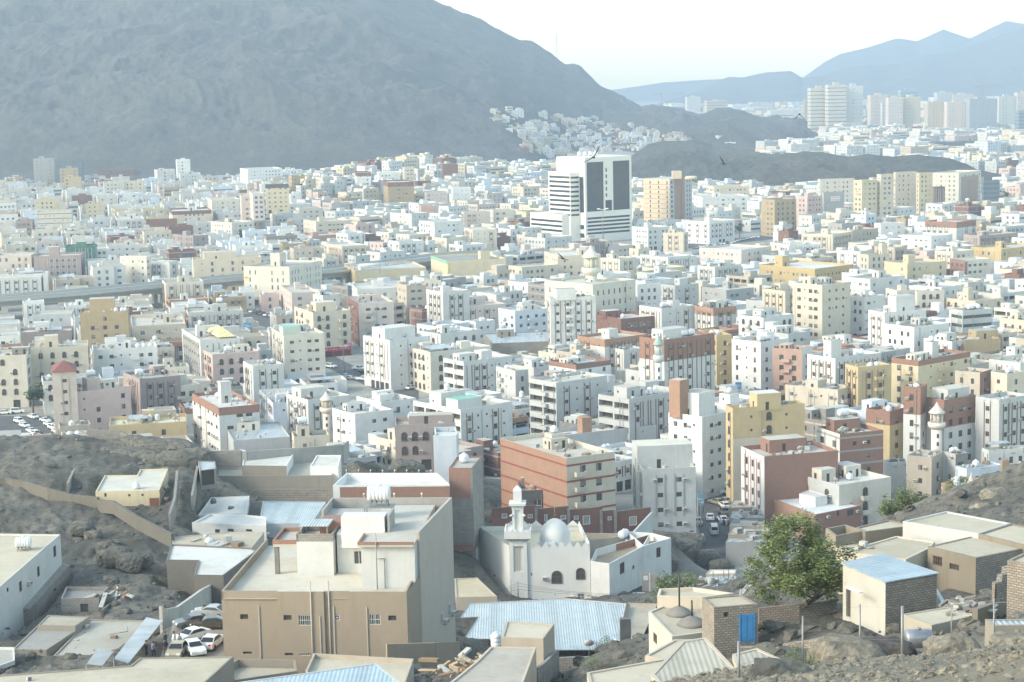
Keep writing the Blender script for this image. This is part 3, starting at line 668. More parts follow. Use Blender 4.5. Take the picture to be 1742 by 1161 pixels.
 if stair:
  sa,sb,sw,sdp,sh=stair if isinstance(stair,tuple)else(rr.uniform(0.25,0.75),rr.uniform(0.45,0.8),min(rr.uniform(2.8,5.5),L0*0.35),min(rr.uniform(3,4.5),D0*.4),rr.uniform(2.4,3.2))
  q=onroof(sa,sb);s=MB();zt=zr+sh
  pp=[q+e*x+f*y for x,y in((-sw/2,-sdp/2),(sw/2,-sdp/2),(sw/2,sdp/2),(-sw/2,sdp/2))]
  for k in range(4):
   facade(s,pp[k],pp[(k+1)%4],zr,zt,[(sw*.35,sw*.35+0.9,0.04,2.0,0.1,1)]if k==(0 if rr.random()<.6 else 3)else[(1.2,1.9,1.3,1.9,0.1,1)]if k==3 else[])
  s.face([(p.x,p.y,zt)for p in pp],2)
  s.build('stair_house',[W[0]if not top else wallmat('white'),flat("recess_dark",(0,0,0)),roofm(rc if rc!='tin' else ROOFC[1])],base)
  stop=(q,zt)
 nt_=tanks if tanks is not None else(rr.choice((0,0,1,1,2,2))if Z<1250 else(1 if rr.random()<0.12 else 0))
 kd=rr.choice(('lying','round','round','upright','round'))
 ta,tb=rr.uniform(0.2,0.75),rr.uniform(0.35,0.85)
 nt_=min(nt_,4)
 for k in range(nt_):
  if stair and rr.random()<0.5 and k==0 and nt_==1:q,zz=stop
  else:q=onroof(ta,tb)+e*(k*2.1 if kd!='lying' else k*2.9);zz=zr
  qq=Vector((min(max((q-lp[0]).dot(e),1.2),L0-1.2),0));q=lp[0]+e*qq.x+f*(q-lp[0]).dot(f)
  TK=tank((q.x+O.x,q.y+O.y,zz+OZ),kd,rz+(math.pi/2 if rr.random()<.3 else 0),Z<620,1.0,None,None);PEND.append((TK,base,k,nt_,kd))
 nd=dishes if dishes is not None else(rr.choice((0,1,2,3,4))if Z<750 else 0)
 for k in range(nd):
  q=onroof(rr.uniform(0.1,0.9),rr.uniform(0.15,0.9));inst('satellite_dish',dish_mesh(),base,(q.x,q.y,zr),rr.uniform(-0.9,0.6))
 if(clutter if clutter is not None else Z<700):
  for k in range(rr.randint(4,9)):
   q=onroof(rr.uniform(0.1,0.9),rr.uniform(0.1,0.9));kk=rr.randrange(5);o_=inst(('air_unit','crate','water_pipe','board','bin')[kk],clut(kk),base,(q.x,q.y,zr),rr.uniform(0,3));sc_=rr.uniform(.6,1.4)*(.45 if Z<240 else 1);o_.scale=(sc_,sc_,sc_)
 if tin:
  a0,b0,a1,b1,hh=tin;P4=[onroof(a0,b0),onroof(a1,b0),onroof(a1,b1),onroof(a0,b1)];s=MB();zt=zr+hh
  s.face([(p.x,p.y,zt+(0.3 if k>1 else 0))for k,p in enumerate(P4)],0);s.face([(p.x,p.y,zt-0.08+(0.3 if k>1 else 0))for k,p in reversed(list(enumerate(P4)))],0)
  for k,p in enumerate(P4):s.tube((p.x,p.y,zr),(p.x,p.y,zt),0.06,4,1)
  s.build('canopy',[tin_white,METAL],base)
 sb_=sbox(poly,z0+1,z1)
 tag(base,label,cat,group)
 BL.append(dict(o=base,poly=poly,z0=z0,z1=z1,col=col,floors=floors,style=style,label=label,ref=ref,sb=sb_,Z=cen.y,cen=cen,top=top,col_t=trimc,name=name,near=near))
 return base
PEND=[]
tin_white=tinm("tin_white",(0.50,0.545,0.57));tin_blue=tinm("tin_blue",(0.42,0.51,0.57),0.4,bmp=.35);tin_grey=tinm("tin_grey",(0.42,0.44,0.45),0.3)
def solve_len(P,d,xt,z,lo=0.5,hi=120):
 f=lambda L:proj((P.x+d.x*L,P.y+d.y*L,z))[0]-xt
 a,b=lo,hi;fa=f(a)
 if fa*f(b)>0:return None
 for _ in range(40):
  m=(a+b)/2
  if f(m)*fa>0:a=m
  else:b=m
 return(a+b)/2
def bld(t,xl,cx,cy,xr,floors,yaw=38,col='white',style='strip',g=None,depth=None,extra=0.0,fh=3.2,**kw):
 """a town building from where its roof corner stands in the picture and its storeys"""
 X,Y=px(t,cx,cy);H=floors*fh+1.0+extra;gg=0.0 if g is None else g
 P=at_z(X,Y,gg+H)
 if g is None:
  g2=ground(P.x,P.y)
  if g2>1:gg=g2;P=at_z(X,Y,gg+H)
 dR=Vector((math.cos(rad(yaw)),math.sin(rad(yaw))));dL=Vector((-dR.y,dR.x))
 LR=solve_len(P,dR,px(t,xr,0)[0],P.z)or 14.0
 LL=None
 if depth is None and xl is not None:LL=solve_len(P,dL,px(t,xl,0)[0],P.z)
 LL=depth or LL or 14.0
 LL=min(LL,34);p=Vector((P.x,P.y))
 return building([p,p+dR*LR,p+dR*LR+dL*LL,p+dL*LL],gg-1.0,gg+H,floors,col,style,fh=fh,**kw)
# -------- the town's known buildings, row by row
B=bld
B('M1',-80,-60,530,160,5,8,'ivory','arch',label="ivory block of arched windows cut by the left edge, beside a dark gap",ref="ivory block at the left edge",tanks=0,depth=14)
B('M1',85,172,482,542,5,12,'cream','arch',label="cream block of arched windows behind the block with the maroon hip roof",ref="cream arched block",stair=(.38,.6,4.5,4,4),tanks=2)
B('M1',500,575,492,970,4,14,'bright','plain',label="bright white block with an outdoor stair on its roof, below the tan tower",ref="white block below the tan tower",stair=(.3,.8,4,4,3.4),tanks=3)
B('M1',432,492,262,790,6,10,'tan','plain',label="tall tan block of small paired windows with three white tanks, in front of the flyover",ref="tan tower",stair=(.45,.7,9,6,5),tanks=3,spacing=4.4,trimc='tan')
B('M1',790,815,345,1145,3,12,'cream','plain',label="low olive cream block with white framed windows and a pink banner",ref="olive cream block",tanks=0,wkind='w',stair=(.7,.5,4,4,3.2))
B('M1',1085,1160,262,1500,4,12,'lightgrey','strip',label="grey fronted block with a yellow side, near the blue road sign",ref="grey block with a yellow side",sides={3:'yellow'},cols=['yellow'],tanks=1)
B('M1',1110,1235,432,1480,5,20,'white','strip',label="white block with dark striped side and a yellow pyramid roof on top",ref="white block with a yellow pyramid roof",tanks=1,trimc='darkgrey',stair=(.25,.5,3,3,4))
B('M1',1240,1310,520,1600,4,22,'pink','arch',label="pale pink block with arched windows on its side, behind the brown panelled white block",ref="pale pink arched block",tanks=1)
B('M2',-60,0,592,190,4,22,'white','strip',label="white block with tall brown window panels and scrap heaped on its roof",ref="brown panelled white block",stair=0,dishes=4)
B('M1',268,322,632,470,6,14,'pinkish','strip',label="tall beige block topped by a maroon hip roof, beside the big green tree",ref="maroon hip roof block",tanks=0,stair=0,trimc='beige')
HIP=BL[-1]
B('M1',372,465,752,805,4,34,'pink','plain',label="pink block with a pink roof house, above the rows of parked white cars",ref="pink block by the car park",stair=(.4,.4,4,4,4),tanks=1)
B('M1',760,862,672,1112,4,28,'mauve','strip',label="brown striped block with a littered grey roof, behind the pink block",ref="brown striped block",stair=0,tanks=1,dishes=3)
B('M1',890,1000,722,1235,3,26,'ivory','plain',label="unfinished ivory house with open roof walls, left of the brown panelled block",ref="unfinished ivory house",tanks=0,stair=(.6,.5,6,4,3))
B('M1',590,672,958,1150,2,10,'gold','plain',label="low golden yellow building with three wide windows, above the rocky hilltop",ref="golden low building",tanks=3,spacing=8,tin=(.25,.35,.5,.75,1.6),roofc=(0.63,0.58,0.42),stair=(.5,.8,3.5,3,3))
B('M1',1185,1350,850,1600,4,24,'white','plain',top=('brick',2.2),label="white block with a brick parapet band and a white roof tower",ref="brick banded white block",tanks=2,stair=(.5,.5,3,3,6))
B('M1',1385,1440,1050,1790,2,14,'lightgrey','blank',label="low white shed with a pale ribbed roof, left of the grey arched block",ref="low white shed",roofc='tin',parapet=.4,stair=0,tanks=0,dishes=1)
B('M1',-150,110,385,440,2,10,'mauve','blank',label="long low market hall with a dark brown edge, left of the tan tower",ref="long market hall",stair=0,tanks=0,tin=(.3,.3,.8,.8,1))
B('M1',0,200,275,440,2,8,'lightgrey','plain',label="bright flat roofed hall before the flyover",ref="bright roofed low hall",stair=0,tanks=0)
B('M1',745,800,300,1100,2,8,'pinkish','blank',label="low car park building with cars on its roof, right of the tan tower",ref="roof car park",stair=0,tanks=0,roofc=(0.59,0.56,0.49))
B('F2',-127,245,850,462,5,68,'ivory','tall',label="ivory office block with a yellow sign and balcony columns, where the flyover passes behind it",ref="ivory office block",g=0,fh=3.4,sides=None,stair=(.5,.6,6,5,6),tanks=0,depth=24,clutter=False)
B('M2',135,240,140,400,3,15,'pinkish','plain',label="grey beige block with square brown window surrounds, by the tree below the office block",ref="brown framed grey block",tanks=0,spacing=4.2)
B('M2',255,372,262,600,5,24,'cream','arch',label="cream corner block of arched windows above a red and pink shopfront",ref="cream block over the red shop",stair=(.55,.5,8,6,3.5),tanks=0)
SHOP=BL[-1]
B('M2',585,652,205,870,5,14,'pinkish','plain',sides={3:'dbrick'},cols=['dbrick'],label="pinkish block with a brown brick side and rust stained roof, right of the red shop",ref="brown sided pinkish block",tanks=1)
B('M2',610,645,118,940,4,10,'white','plain',label="white block with a dark arched window, behind the brown sided pinkish block",ref="white block with a dark arch",tanks=0)
B('M2',890,948,95,1070,5,20,'beige','plain',label="pink beige block with peach domes on its roof, below the ochre sided hall",ref="pink beige domed block",tanks=2)
B('M2',1070,1172,135,1335,6,30,'white','strip',label="tall white block with grey striped side and a grey roof wall",ref="tall grey striped white block",tanks=1)
B('M2',1180,1325,222,1562,4,20,'pinkish','strip',label="long pinkish white block with striped left side and open roof rooms",ref="long pinkish white block",tanks=1,stair=(.5,.5,7,4,3))
B('M2',680,845,432,1095,5,36,'white','strip',label="white corner block with grey striped side over stone shops, on the main street corner",ref="street corner white block",stair=(.5,.6,12,8,4),tanks=1,trimc='stone')
CORNERB=BL[-1]
B('M2',115,190,402,442,5,18,'ivory','plain',label="ivory block with a green hut on its roof, left of the main street",ref="ivory block with a green roof hut",tanks=0,stair=0)
HUTB=BL[-1]
B('M2',190,215,640,450,1,10,'bluish','plain',label="small bluish white single storey shop left of the main street",ref="bluish street shop",tanks=0,stair=0)
B('M2',205,340,800,600,4,32,'white','strip',label="white block with a plain roof box, between main street and the small beige minaret",ref="white block by the small minaret",stair=(.4,.7,8,6,3),tanks=0)
B('M2',490,630,888,866,4,34,'bright','plain',label="bright white block with wide dark wavy windows, right of the small beige minaret",ref="wavy window block",tanks=1,stair=0)
B('M2',640,792,815,1005,4,34,'bright','plain',label="bright white block with rooftop water tank boxes, behind the wavy window block",ref="white block behind the wavy windows",stair=(.4,.5,4,4,2),tanks=1)
B('M2',868,880,955,1250,3,4,'mauve','arch',label="mauve grey block of black arched windows standing on the rocks",ref="grey arched block",tanks=1,trimc='grey',depth=10,stair=(.6,.6,10,4,2.2),g=14,spacing=2.4)
B('M2',1118,1128,1010,1262,3,4,'bluish','blank',label="plain pale blue cube house beside the grey arched block",ref="pale blue cube",tanks=0,stair=0,depth=8,g=14)
B('M2',990,1282,860,1600,5,40,'white','strip',styles={3:'balcony'},label="long white block with open brown balconies and a green roof shed",ref="brown balcony block",dishes=4,stair=(.3,.6,8,5,4),tanks=1)
GREENB=BL[-1]
B('M2',1175,1300,565,1600,4,36,'white','strip',styles={3:'balcony'},label="white block with a wood brown balcony side, right of the arcaded cream block",ref="wood balconied white block",tanks=0)
B('M2',960,1095,505,1470,4,30,'ivory','arch',label="ivory block with hooded windows and a pale blue sheet roof, on the main street",ref="hooded window block",tanks=2,tin=(.05,.1,.45,.6,1.5))
B('M3',-140,-80,452,342,2,8,'stone','blank',label="low brown hall with a big pale blue metal roof",ref="blue roofed brown hall",roofc='tin',parapet=.3,stair=0,tanks=0,dishes=2)
B('M3',-60,60,620,140,4,30,'lightgrey','plain',label="narrow light grey block left of the twin balcony blocks",ref="narrow light grey block",tanks=1)
B('M3',-45,58,252,270,4,30,'bluish','plain',label="blue tinted white block with tiny windows, left of the tall white slab",ref="blue tinted block",tanks=1)
B('M3',255,275,172,556,7,12,'bright','strip',label="tall bright white slab with arched top windows, in front of the big cream mosque",ref="tall white slab",stair=(.35,.4,7,5,4),tanks=0)
B('M3',240,537,88,802,5,42,'ivory','tall',name='mosque',cat='mosque',label="big cream mosque hall of tall paired windows with a round minaret at its corner",ref="big cream mosque",stair=0,tanks=0,fh=4.2,spacing=3.0,acp=0,roofc=(0.53,0.51,0.45))
BIGM=BL[-1]
B('M3',800,812,90,958,4,20,'bright','plain',label="bright white block attached at the right of the big cream mosque",ref="white block right of the mosque",tanks=0)
B('M3',960,1045,95,1192,5,34,'lightgrey','strip',label="light grey striped block right of the big cream mosque",ref="light grey striped block",tanks=0)
B('M3',1210,1362,122,1532,3,30,'grey','plain',label="bare grey block with white framed windows and a round white roof drum",ref="bare grey block",wkind='w',tanks=1)
B('M3',560,712,300,926,3,28,'dbrick','plain',label="dark brick house with a white roof, below the big cream mosque",ref="dark brick house",wkind='w',tanks=1,roofc=(0.61,0.59,0.56),stair=0)
B('M3',825,962,236,1168,4,32,'white','strip',label="white striped block with a round tank, right of the dark brick house",ref="striped block by the brick house",tanks=2)
B('M3',1165,1282,236,1422,4,30,'white','strip',top=('obrick',3.0),label="white block with an orange brick top storey, below the bare grey block",ref="orange topped white block",tanks=1)
B('M3',440,612,428,880,4,38,'white','strip',top=('obrick',2.6),label="brown striped white block with a brick parapet, left of the two storey brick top",ref="brick parapet block",tanks=0,stair=(.5,.6,4,4,3),dishes=0)
B('M3',825,978,430,1290,7,38,'white','strip',top=('brick',6.6),label="large white block with two red brick top storeys and a slim minaret in front",ref="brick topped block",stair=(.45,.7,10,5,3),tanks=2)
B('M3',660,730,492,850,3,30,'white','strip',label="small white block with brown panels, left of the slim minaret",ref="small brown panelled house",tanks=0,stair=0)
B('M3',740,928,636,1258,3,40,'lightgrey','plain',label="long low pale block with a white tank, below the brick topped block",ref="long low pale block",tanks=2)
B('M3',145,312,695,628,5,38,'lightgrey','strip',styles={3:'balcony'},label="grey white block with rooftop dishes, left one of the twin balcony blocks",ref="left balcony block",dishes=5,stair=0,tanks=1)
B('M3',570,762,795,1102,5,41,'lightgrey','strip',styles={3:'balcony'},label="stained white block with white scalloped balconies, right one of the twin balcony blocks",ref="right balcony block",stair=(.3,.6,5,5,3),tanks=2)
B('M3',1288,1302,402,1396,5,16,'ochre','plain',label="narrow ochre block between the brick topped block and a white block",ref="narrow ochre block",tanks=2,depth=16,stair=0)
B('M3',1395,1575,444,1742,5,40,'bright','plain',label="white block with small dark windows over a walled car yard",ref="white block over the car yard",tanks=2)
B('M3',1005,1212,905,1368,6,44,'bright','plain',label="tall bright white block with an orange brick roof box, left of the yellow tower",ref="white block left of the yellow tower",stair=(.55,.55,6,6,6),tanks=2)
B('M3',1358,1402,852,1846,7,14,'gold','arch',label="tall yellow tower with half its front left cream, above the market street",ref="yellow tower",stair=(.5,.5,6,5,4),tanks=0,spacing=4.4,trimc='gold')
B('M3',265,360,1018,930,1,26,'lightgrey','blank',label="low building with a wide white roof and a lone brick stub",ref="wide white roof",roofc=(0.65,0.63,0.59),stair=0,tanks=0,dishes=4,g=3,extra=2)
B('N3',262,590,58,828,5,30,'cream','plain',sides={3:'obrick'},cols=['obrick'],label="cream block with thin maroon bands and a bare orange brick side",ref="maroon banded block",band=[(3.2,3.6),(6.4,6.8),(9.6,10),(12.8,13.2),(16.2,16.6)],trimc=(0.3,0.1,0.08),tanks=1,stair=(.6,.6,3,3,3),styles={3:'blank'},acp=.1)
B('N3',955,968,112,1226,4,6,'lightgrey','strip',label="grey white block with dark windows and four pilasters, right of the maroon banded block",ref="four pilaster block",stair=(.5,.6,12,7,5),tanks=0,spacing=4,depth=14,trimc='grey')
B('N3',350,368,218,605,2,4,'darkgrey','plain',label="low black grey rendered house with a white tank, left of the maroon banded block",ref="low black house",wkind='w',tanks=1,stair=0,depth=13,g=7)
B('M4',-12,130,128,300,5,36,'cream','strip',label="cream striped block below the orange tan school",ref="cream striped block",tanks=2)
B('M4',175,358,92,532,7,38,'cream','plain',label="tallest cream yellow block of paired windows, right of the cream striped block",ref="tall cream block",tanks=0)
B('M4',532,620,165,748,5,30,'white','plain',label="white block with dark windows, right of the tall cream block",ref="white block right of the tall cream one",tanks=1)
B('M4',500,655,55,868,4,36,'white','plain',label="white block with two brown arched windows, behind the tall cream block's right",ref="brown arch white block",tanks=0)
B('M4',750,820,125,932,4,16,'ivory','plain',label="ivory rough walled block left of the black arched house",ref="rough ivory block",tanks=0)
B('M4',932,945,130,1112,4,10,'ivory','arch',label="ivory house with a black outlined pointed arch",ref="black arched house",tanks=1,wkind='b')
B('M4',1110,1305,190,1482,3,34,'cream','arch',label="long peach cream block with three blind arches and a white stair tower",ref="peach cream block",tanks=2,stair=(.4,.6,3,3,5))
B('M4',1152,1225,250,1412,4,22,'lightgrey','band',label="modern grey block with dark ribbon windows and dishes on the roof",ref="ribbon window block",tanks=2)
B('M4',642,742,262,1000,5,24,'bright','strip',label="bright white block with a plain pale yellow roof slab",ref="white block with a pale yellow roof slab",stair=(.6,.5,8,5,6),tanks=1)
B('M4',738,926,352,1142,4,34,'bright','plain',label="cream and white box with four small windows and a grey roof",ref="grey roofed box",tanks=1,roofc=(0.26,0.26,0.24),stair=0)
B('M4',985,1160,440,1300,3,36,'white','strip',label="low white block with brown striped side, right of the grey roofed box",ref="low brown striped block",tanks=2,stair=(.4,.5,5,4,3))
B('M4',1212,1235,432,1460,3,12,'tan','blank',label="long low tan wall building with grey roof rooms, near the right side",ref="long tan building",tanks=0,depth=18,stair=(.85,.5,8,6,3),roofc=(0.34,0.34,0.32))
B('M4',50,235,490,298,5,62,'salmon','plain',label="salmon pink block with a white right side",ref="salmon pink block",sides={0:'bright'},cols=['bright'],tanks=1,stair=0)
B('M4',265,440,545,722,5,32,'white','strip',label="white block with a tall plain stair tower, right of the salmon pink block",ref="white stair tower block",stair=(.12,.3,4,3.4,6),tanks=2)
B('M4',130,455,738,552,3,50,'cream','strip',label="long cream block with blue grey panels and a ribbed roof, behind the yellow tower",ref="long cream block",tanks=0,tin=(.1,.2,.7,.7,.8),stair=(.3,.5,5,4,3),trimc='lightgrey')
B('M4',500,580,598,786,5,20,'gold','strip',label="golden block with brown zigzag panels and two round tanks",ref="golden zigzag block",tanks=2,stair=0)
B('M4',786,952,560,1273,5,40,'yellow','plain',top=('brick',1.6),label="olive yellow block with a red brick parapet and blue framed windows",ref="olive yellow block",tanks=1,stair=(.5,.5,3,3,5),roofc=(0.38,0.37,0.34))
B('M4',860,966,722,1006,7,60,'white','plain',top=('brick',7.0),label="narrow red brick and white tower, left half of the pair behind the tall minaret",ref="brick and white tower",tanks=1,stair=0)
B('M4',1003,1112,802,1306,6,36,'white','plain',top=('brick',7.0),label="broad red brick and white block right behind the tall minaret",ref="brick and white block",tanks=0,stair=(.6,.7,8,5,3))
B('M4',628,776,872,862,5,46,'gold','plain',top=('brick',3.6),label="orange yellow block with a red brick crown, left of the brick and white tower",ref="brick crowned yellow block",tanks=1,stair=0)
B('M4',1178,1332,632,1405,4,50,'beige','plain',sides={0:'brick'},cols=['brick'],label="beige block with a brick panelled right side, right of the olive yellow block",ref="beige and brick block",tanks=0,stair=0)
B('M4',1400,1500,640,1605,4,34,'cream','plain',label="cream yellow block with a leaning rust sheet on its roof, at the right",ref="rust sheet block",tanks=1)
B('M4',1308,1452,800,1640,6,36,'lightgrey','strip',label="tall pale block of close brown stripes, right of the brick and white block",ref="close striped block",tanks=0,stair=0)
B('M4',325,467,1012,736,5,20,'brick','brick',label="red brick block with grey concrete bands and washing on its roof",ref="concrete banded brick block",sides={3:'white'},cols=['white'],trimc='grey',stair=(.5,.8,7,4,3),tanks=1)
B('S',360,537,612,1098,5,16,'brick','brick',label="brick fronted block with a pink striped white side, right of the yellow tower",ref="twin tank brick block",sides={3:'bright'},cols=['bright'],styles={3:'strip',0:'blank'},trimc=(0.5,0.3,0.28),stair=(.5,.75,9,5,3),tanks=2,g=0)
B('N4',500,716,190,972,3,30,'ivory','arch',label="ivory house with two round topped windows, in front of the twin tank brick block",ref="two arch ivory house",sides={3:'lightgrey'},cols=['lightgrey'],spacing=7,stair=(.2,.6,4,4,3),tanks=1,g=1,gfl=False)
B('Q',318,530,700,632,3,58,'beige','plain',name='apartment_building',label="beige prayer house beside the tall round minaret with a red arched door",ref="beige house under the minaret",stair=0,tanks=0,sides=None,g=0,acp=.7)
B('Q',612,820,955,1035,2,40,'obrick','brick',label="low orange brick house with a white roof, under the rocky mound",ref="low orange brick house",tanks=1,trimc='grey',stair=0,roofc=(0.61,0.59,0.58),g=6)
B('Q',735,832,800,1140,2,24,'bluish','plain',label="low house with a pale blue metal roof, between the minaret and the two concrete posts",ref="pale blue metal roof house",roofc='tin',parapet=.3,stair=0,tanks=1,g=2)
B('Q',960,1020,640,1400,2,14,'white','plain',label="low white house with a roof canopy, beside the two concrete posts",ref="canopied white house",tin=(.02,.1,.5,.6,2.4),stair=0,tanks=0,g=2)
B('Q',105,180,745,312,2,20,'bright','blank',label="small curved white house behind the parked white pickup",ref="small white house",stair=0,tanks=0)
B('Q',640,735,672,842,3,26,'lightgrey','plain',sides={0:'block'},cols=['block'],label="small house with a bare block side and two tanks, right beside the tall minaret's shaft",ref="bare sided small house",tanks=2,stair=0)
FA=dict(clutter=False,dishes=0)
B('F1',205,222,122,362,10,8,'grey','plain',label="tallest grey tower at the mountain foot, dark below and pale at its top",ref="grey tower at the mountain foot",depth=18,tanks=0,**FA)
B('F1',378,400,188,522,8,10,'tan','plain',label="tan tower right of the grey tower at the mountain foot",ref="tan tower at the mountain foot",depth=16,tanks=0,**FA)
B('F1',412,432,248,544,6,10,'gold','plain',label="yellow tan block in front of the tan tower at the mountain foot",ref="yellow tan block",depth=14,tanks=0,**FA)
B('F1',365,380,152,550,8,6,(0.12,0.16,0.2),'band',label="dark blue glass block behind the tan tower at the mountain foot",ref="dark blue glass block",depth=14,tanks=0,g=2,**FA)
B('F1',208,245,480,482,6,10,'ivory','thin',label="white block ringed by thin dark floor bands, at the left",ref="thin banded white block",depth=18,tanks=0,stair=0,**FA)
B('F1',92,105,540,215,4,8,'mauve','strip',label="brown striped block just left of the thin banded white block",ref="brown block by the thin bands",depth=14,tanks=0,**FA)
B('F1',745,790,530,972,4,14,'white','strip',label="white block with brown pointed window motifs, right of the thin banded white block",ref="brown motif block",tanks=0,**FA)
B('F1',970,985,538,1192,4,10,'dbrick','blank',label="bare dark brick block left of the twin shaft minaret",ref="bare brick block",tanks=0,depth=14,stair=0,**FA)
B('F1',1095,1160,475,1425,5,14,'cream','arch',top=('dbrick',2.5),label="cream block of dark arched windows with a brick top, behind the twin shaft minaret",ref="cream block behind the twin minaret",tanks=0,**FA)
B('F1',1385,1425,398,1612,5,14,'ivory','plain',label="ivory block with neat rows of dark windows, right of the twin shaft minaret",ref="neat ivory block",tanks=0,**FA)
B('F1',1612,1625,370,1780,5,10,'pinkish','plain',label="pinkish block left of the pale yellow block with a dark top band",ref="pinkish far block",tanks=0,**FA)
B('F1',640,655,200,905,5,8,'dbrick','plain',label="long brick block at the mountain foot, behind two cream blocks",ref="long far brick block",tanks=0,stair=0,depth=12,**FA)
B('F1',645,700,280,825,6,14,'ivory','plain',label="ivory block in front of the long far brick block, left one of two",ref="left ivory block under the mountain",tanks=0,**FA)
B('F1',822,835,275,966,6,10,'cream','plain',label="cream block before the long far brick block, right one of two",ref="right cream block under the mountain",tanks=0,**FA)
B('F1',1005,1060,200,1180,6,16,'white','plain',label="white block with a small roof tower, left in the stepped cluster at the mountain foot",ref="left block of the stepped cluster",tanks=0,**FA)
B('F1',1132,1190,128,1280,5,14,'bright','plain',label="highest white block of the stepped cluster at the mountain foot",ref="top block of the stepped cluster",tanks=0,g=14,**FA)
B('F1',1190,1215,225,1352,6,12,'lightgrey','plain',label="grey fronted block with a white roof, right in the stepped cluster at the mountain foot",ref="right block of the stepped cluster",tanks=0,**FA)
B('F1',1600,1668,192,1900,7,20,'bright','plain',label="isolated bright white block under the mountain, right of the stepped cluster",ref="isolated white block",tanks=0,stair=0,**FA)
B('F1',212,225,778,542,5,6,'mauve','strip',label="pink brown block with pale vertical window bands and a pink roof house",ref="pink brown block",depth=18,tanks=0,trimc='lightgrey',stair=(.4,.5,5,5,5),topcol='pink',**FA)
B('F1',430,440,712,640,5,8,'green','strip',label="dark green fronted block with white motifs, behind the pink brown block",ref="dark green block",depth=14,tanks=0,trimc='white',**FA)
B('F1',-60,-40,775,210,5,4,'pinkish','arch',label="pinkish grey block with rows of round topped windows, left of the pink brown block",ref="pinkish block left of the brown one",depth=16,tanks=0,**FA)
B('F1',-120,-60,925,275,4,10,'white','strip',trimc='darkgrey',label="white block with black gridded window bays, beside the flyover's left end",ref="black gridded white block",tanks=0,spacing=4.2,**FA)
B('F1',645,720,705,935,4,14,'white','plain',label="white block with wide oval windows",ref="oval window block",tanks=0,**FA)
B('F1',850,985,780,1010,5,66,'ivory','plain',label="ivory block of square brown window motifs, left of the arched cream palace block",ref="brown square motif block",tanks=0,depth=16,**FA)
B('F1',998,1140,815,1200,4,60,'white','strip',trimc='darkgrey',label="black striped white block under a pale metal roof, left of the arched cream palace",ref="black strip block",roofc='tin',parapet=.3,tanks=0,stair=0,**FA)
B('F1',1198,1300,800,1760,5,12,'cream','arch',label="wide cream palace block with tall arches and a stepped roof, behind the flyover",ref="arched cream palace block",tanks=0,stair=(.4,.5,16,8,4),spacing=5,**FA)
B('F1',1160,1300,640,1400,4,40,'mauve','arch',label="mauve grey block of arched windows, left of the dark trees",ref="mauve block by the trees",tanks=0,**FA)
B('F1',1418,1560,552,1710,4,40,'ivory','plain',label="ivory block with black windows just above the dark trees",ref="ivory block above the trees",tanks=0,**FA)
B('F1',548,575,425,700,5,12,'yellow','plain',label="pale yellow block behind the thin banded white block's right",ref="pale yellow far left block",tanks=0,**FA)
B('F1',182,230,398,400,6,14,'yellow','plain',label="pale yellow block with a lone roof tower, behind the thin banded white block",ref="yellow block behind the bands",tanks=0,**FA)
B('F2',-35,0,355,75,5,12,'pinkish','plain',label="pinkish block just left of the dark topped yellow block",ref="pinkish block by the dark top",tanks=0,**FA)
B('F2',72,84,300,243,6,8,'yellow','plain',top=((0.1,0.1,0.1),2.2),label="pale yellow block with a dark top band, under the mountain",ref="dark topped yellow block",depth=16,tanks=0,stair=0,**FA)
B('F2',685,700,215,795,6,8,'bright','plain',top=('dbrick',3),label="white block with a brick top at the mountain foot, above the slum mound",ref="brick topped far white block",tanks=0,g=10,**FA)
B('F2',835,850,215,992,4,8,'bright','plain',label="long bright white house on the mound under the mountain",ref="long white mound house",tanks=0,g=12,stair=0,**FA)
B('F2',1008,1020,180,1088,5,8,'cream','plain',label="small square cream block on the mound, left of bare concrete columns",ref="square cream mound block",tanks=0,g=14,stair=0,**FA)
B('F2',1270,1280,160,1382,4,6,'dbrick','blank',label="small brick block on the mound, right of bare concrete columns",ref="small brick mound block",tanks=0,g=14,stair=0,**FA)
B('F2',1148,1165,345,1310,4,10,'pinkish','plain',label="pinkish white block with a black base band, below the bare mound",ref="black based pinkish block",tanks=0,**FA)
B('F2',1335,1348,318,1468,5,8,'bright','plain',label="bright white cube block right of the black based pinkish block",ref="bright cube block",tanks=0,stair=0,**FA)
B('F2',875,910,280,1085,5,10,'tan','plain',top=('dbrick',3.5),label="tan olive block with a long brick top, on the slum mound",ref="tan block on the mound",tanks=0,stair=0,**FA)
B('F2',925,1070,490,1180,5,44,'white','plain',label="white block with a tall plain roof wall, left of the pink salmon rooms",ref="white block with a roof wall",tanks=0,**FA)
B('F2',1120,1222,548,1415,5,30,'bright','plain',label="bright white block with blue tinted windows above the green edged hall",ref="blue windowed white block",tanks=0,**FA)
B('F2',1120,1135,440,1232,4,10,'salmon','blank',label="salmon house with a pink roof wall, below the black based pinkish block",ref="far salmon house",tanks=0,stair=0,**FA)
B('F2',1405,1420,480,1596,5,12,'pinkish','strip',label="pinkish block with dense dark strips, left of the black glass hotel",ref="dense strip block",tanks=0,**FA)
B('F2',1598,1620,465,1760,5,12,'ivory','plain',label="ivory block with a small yellow roof tower, left of the black glass hotel",ref="ivory block left of the hotel",tanks=0,**FA)
B('F2',340,425,545,662,4,24,'cream','plain',label="cream block with stepped roof rooms, behind the salmon rooms",ref="stepped cream block",tanks=0,**FA)
B('F2',310,400,640,600,2,30,'salmon','blank',label="low salmon pink house with stepped walls",ref="low salmon house",tanks=0,stair=(.3,.5,4,4,2.6),**FA)
B('F2',480,600,710,765,4,26,'cream','strip',label="cream block with brown strips and a yellow shop base, beside the flyover tree",ref="yellow based block",tanks=0,**FA)
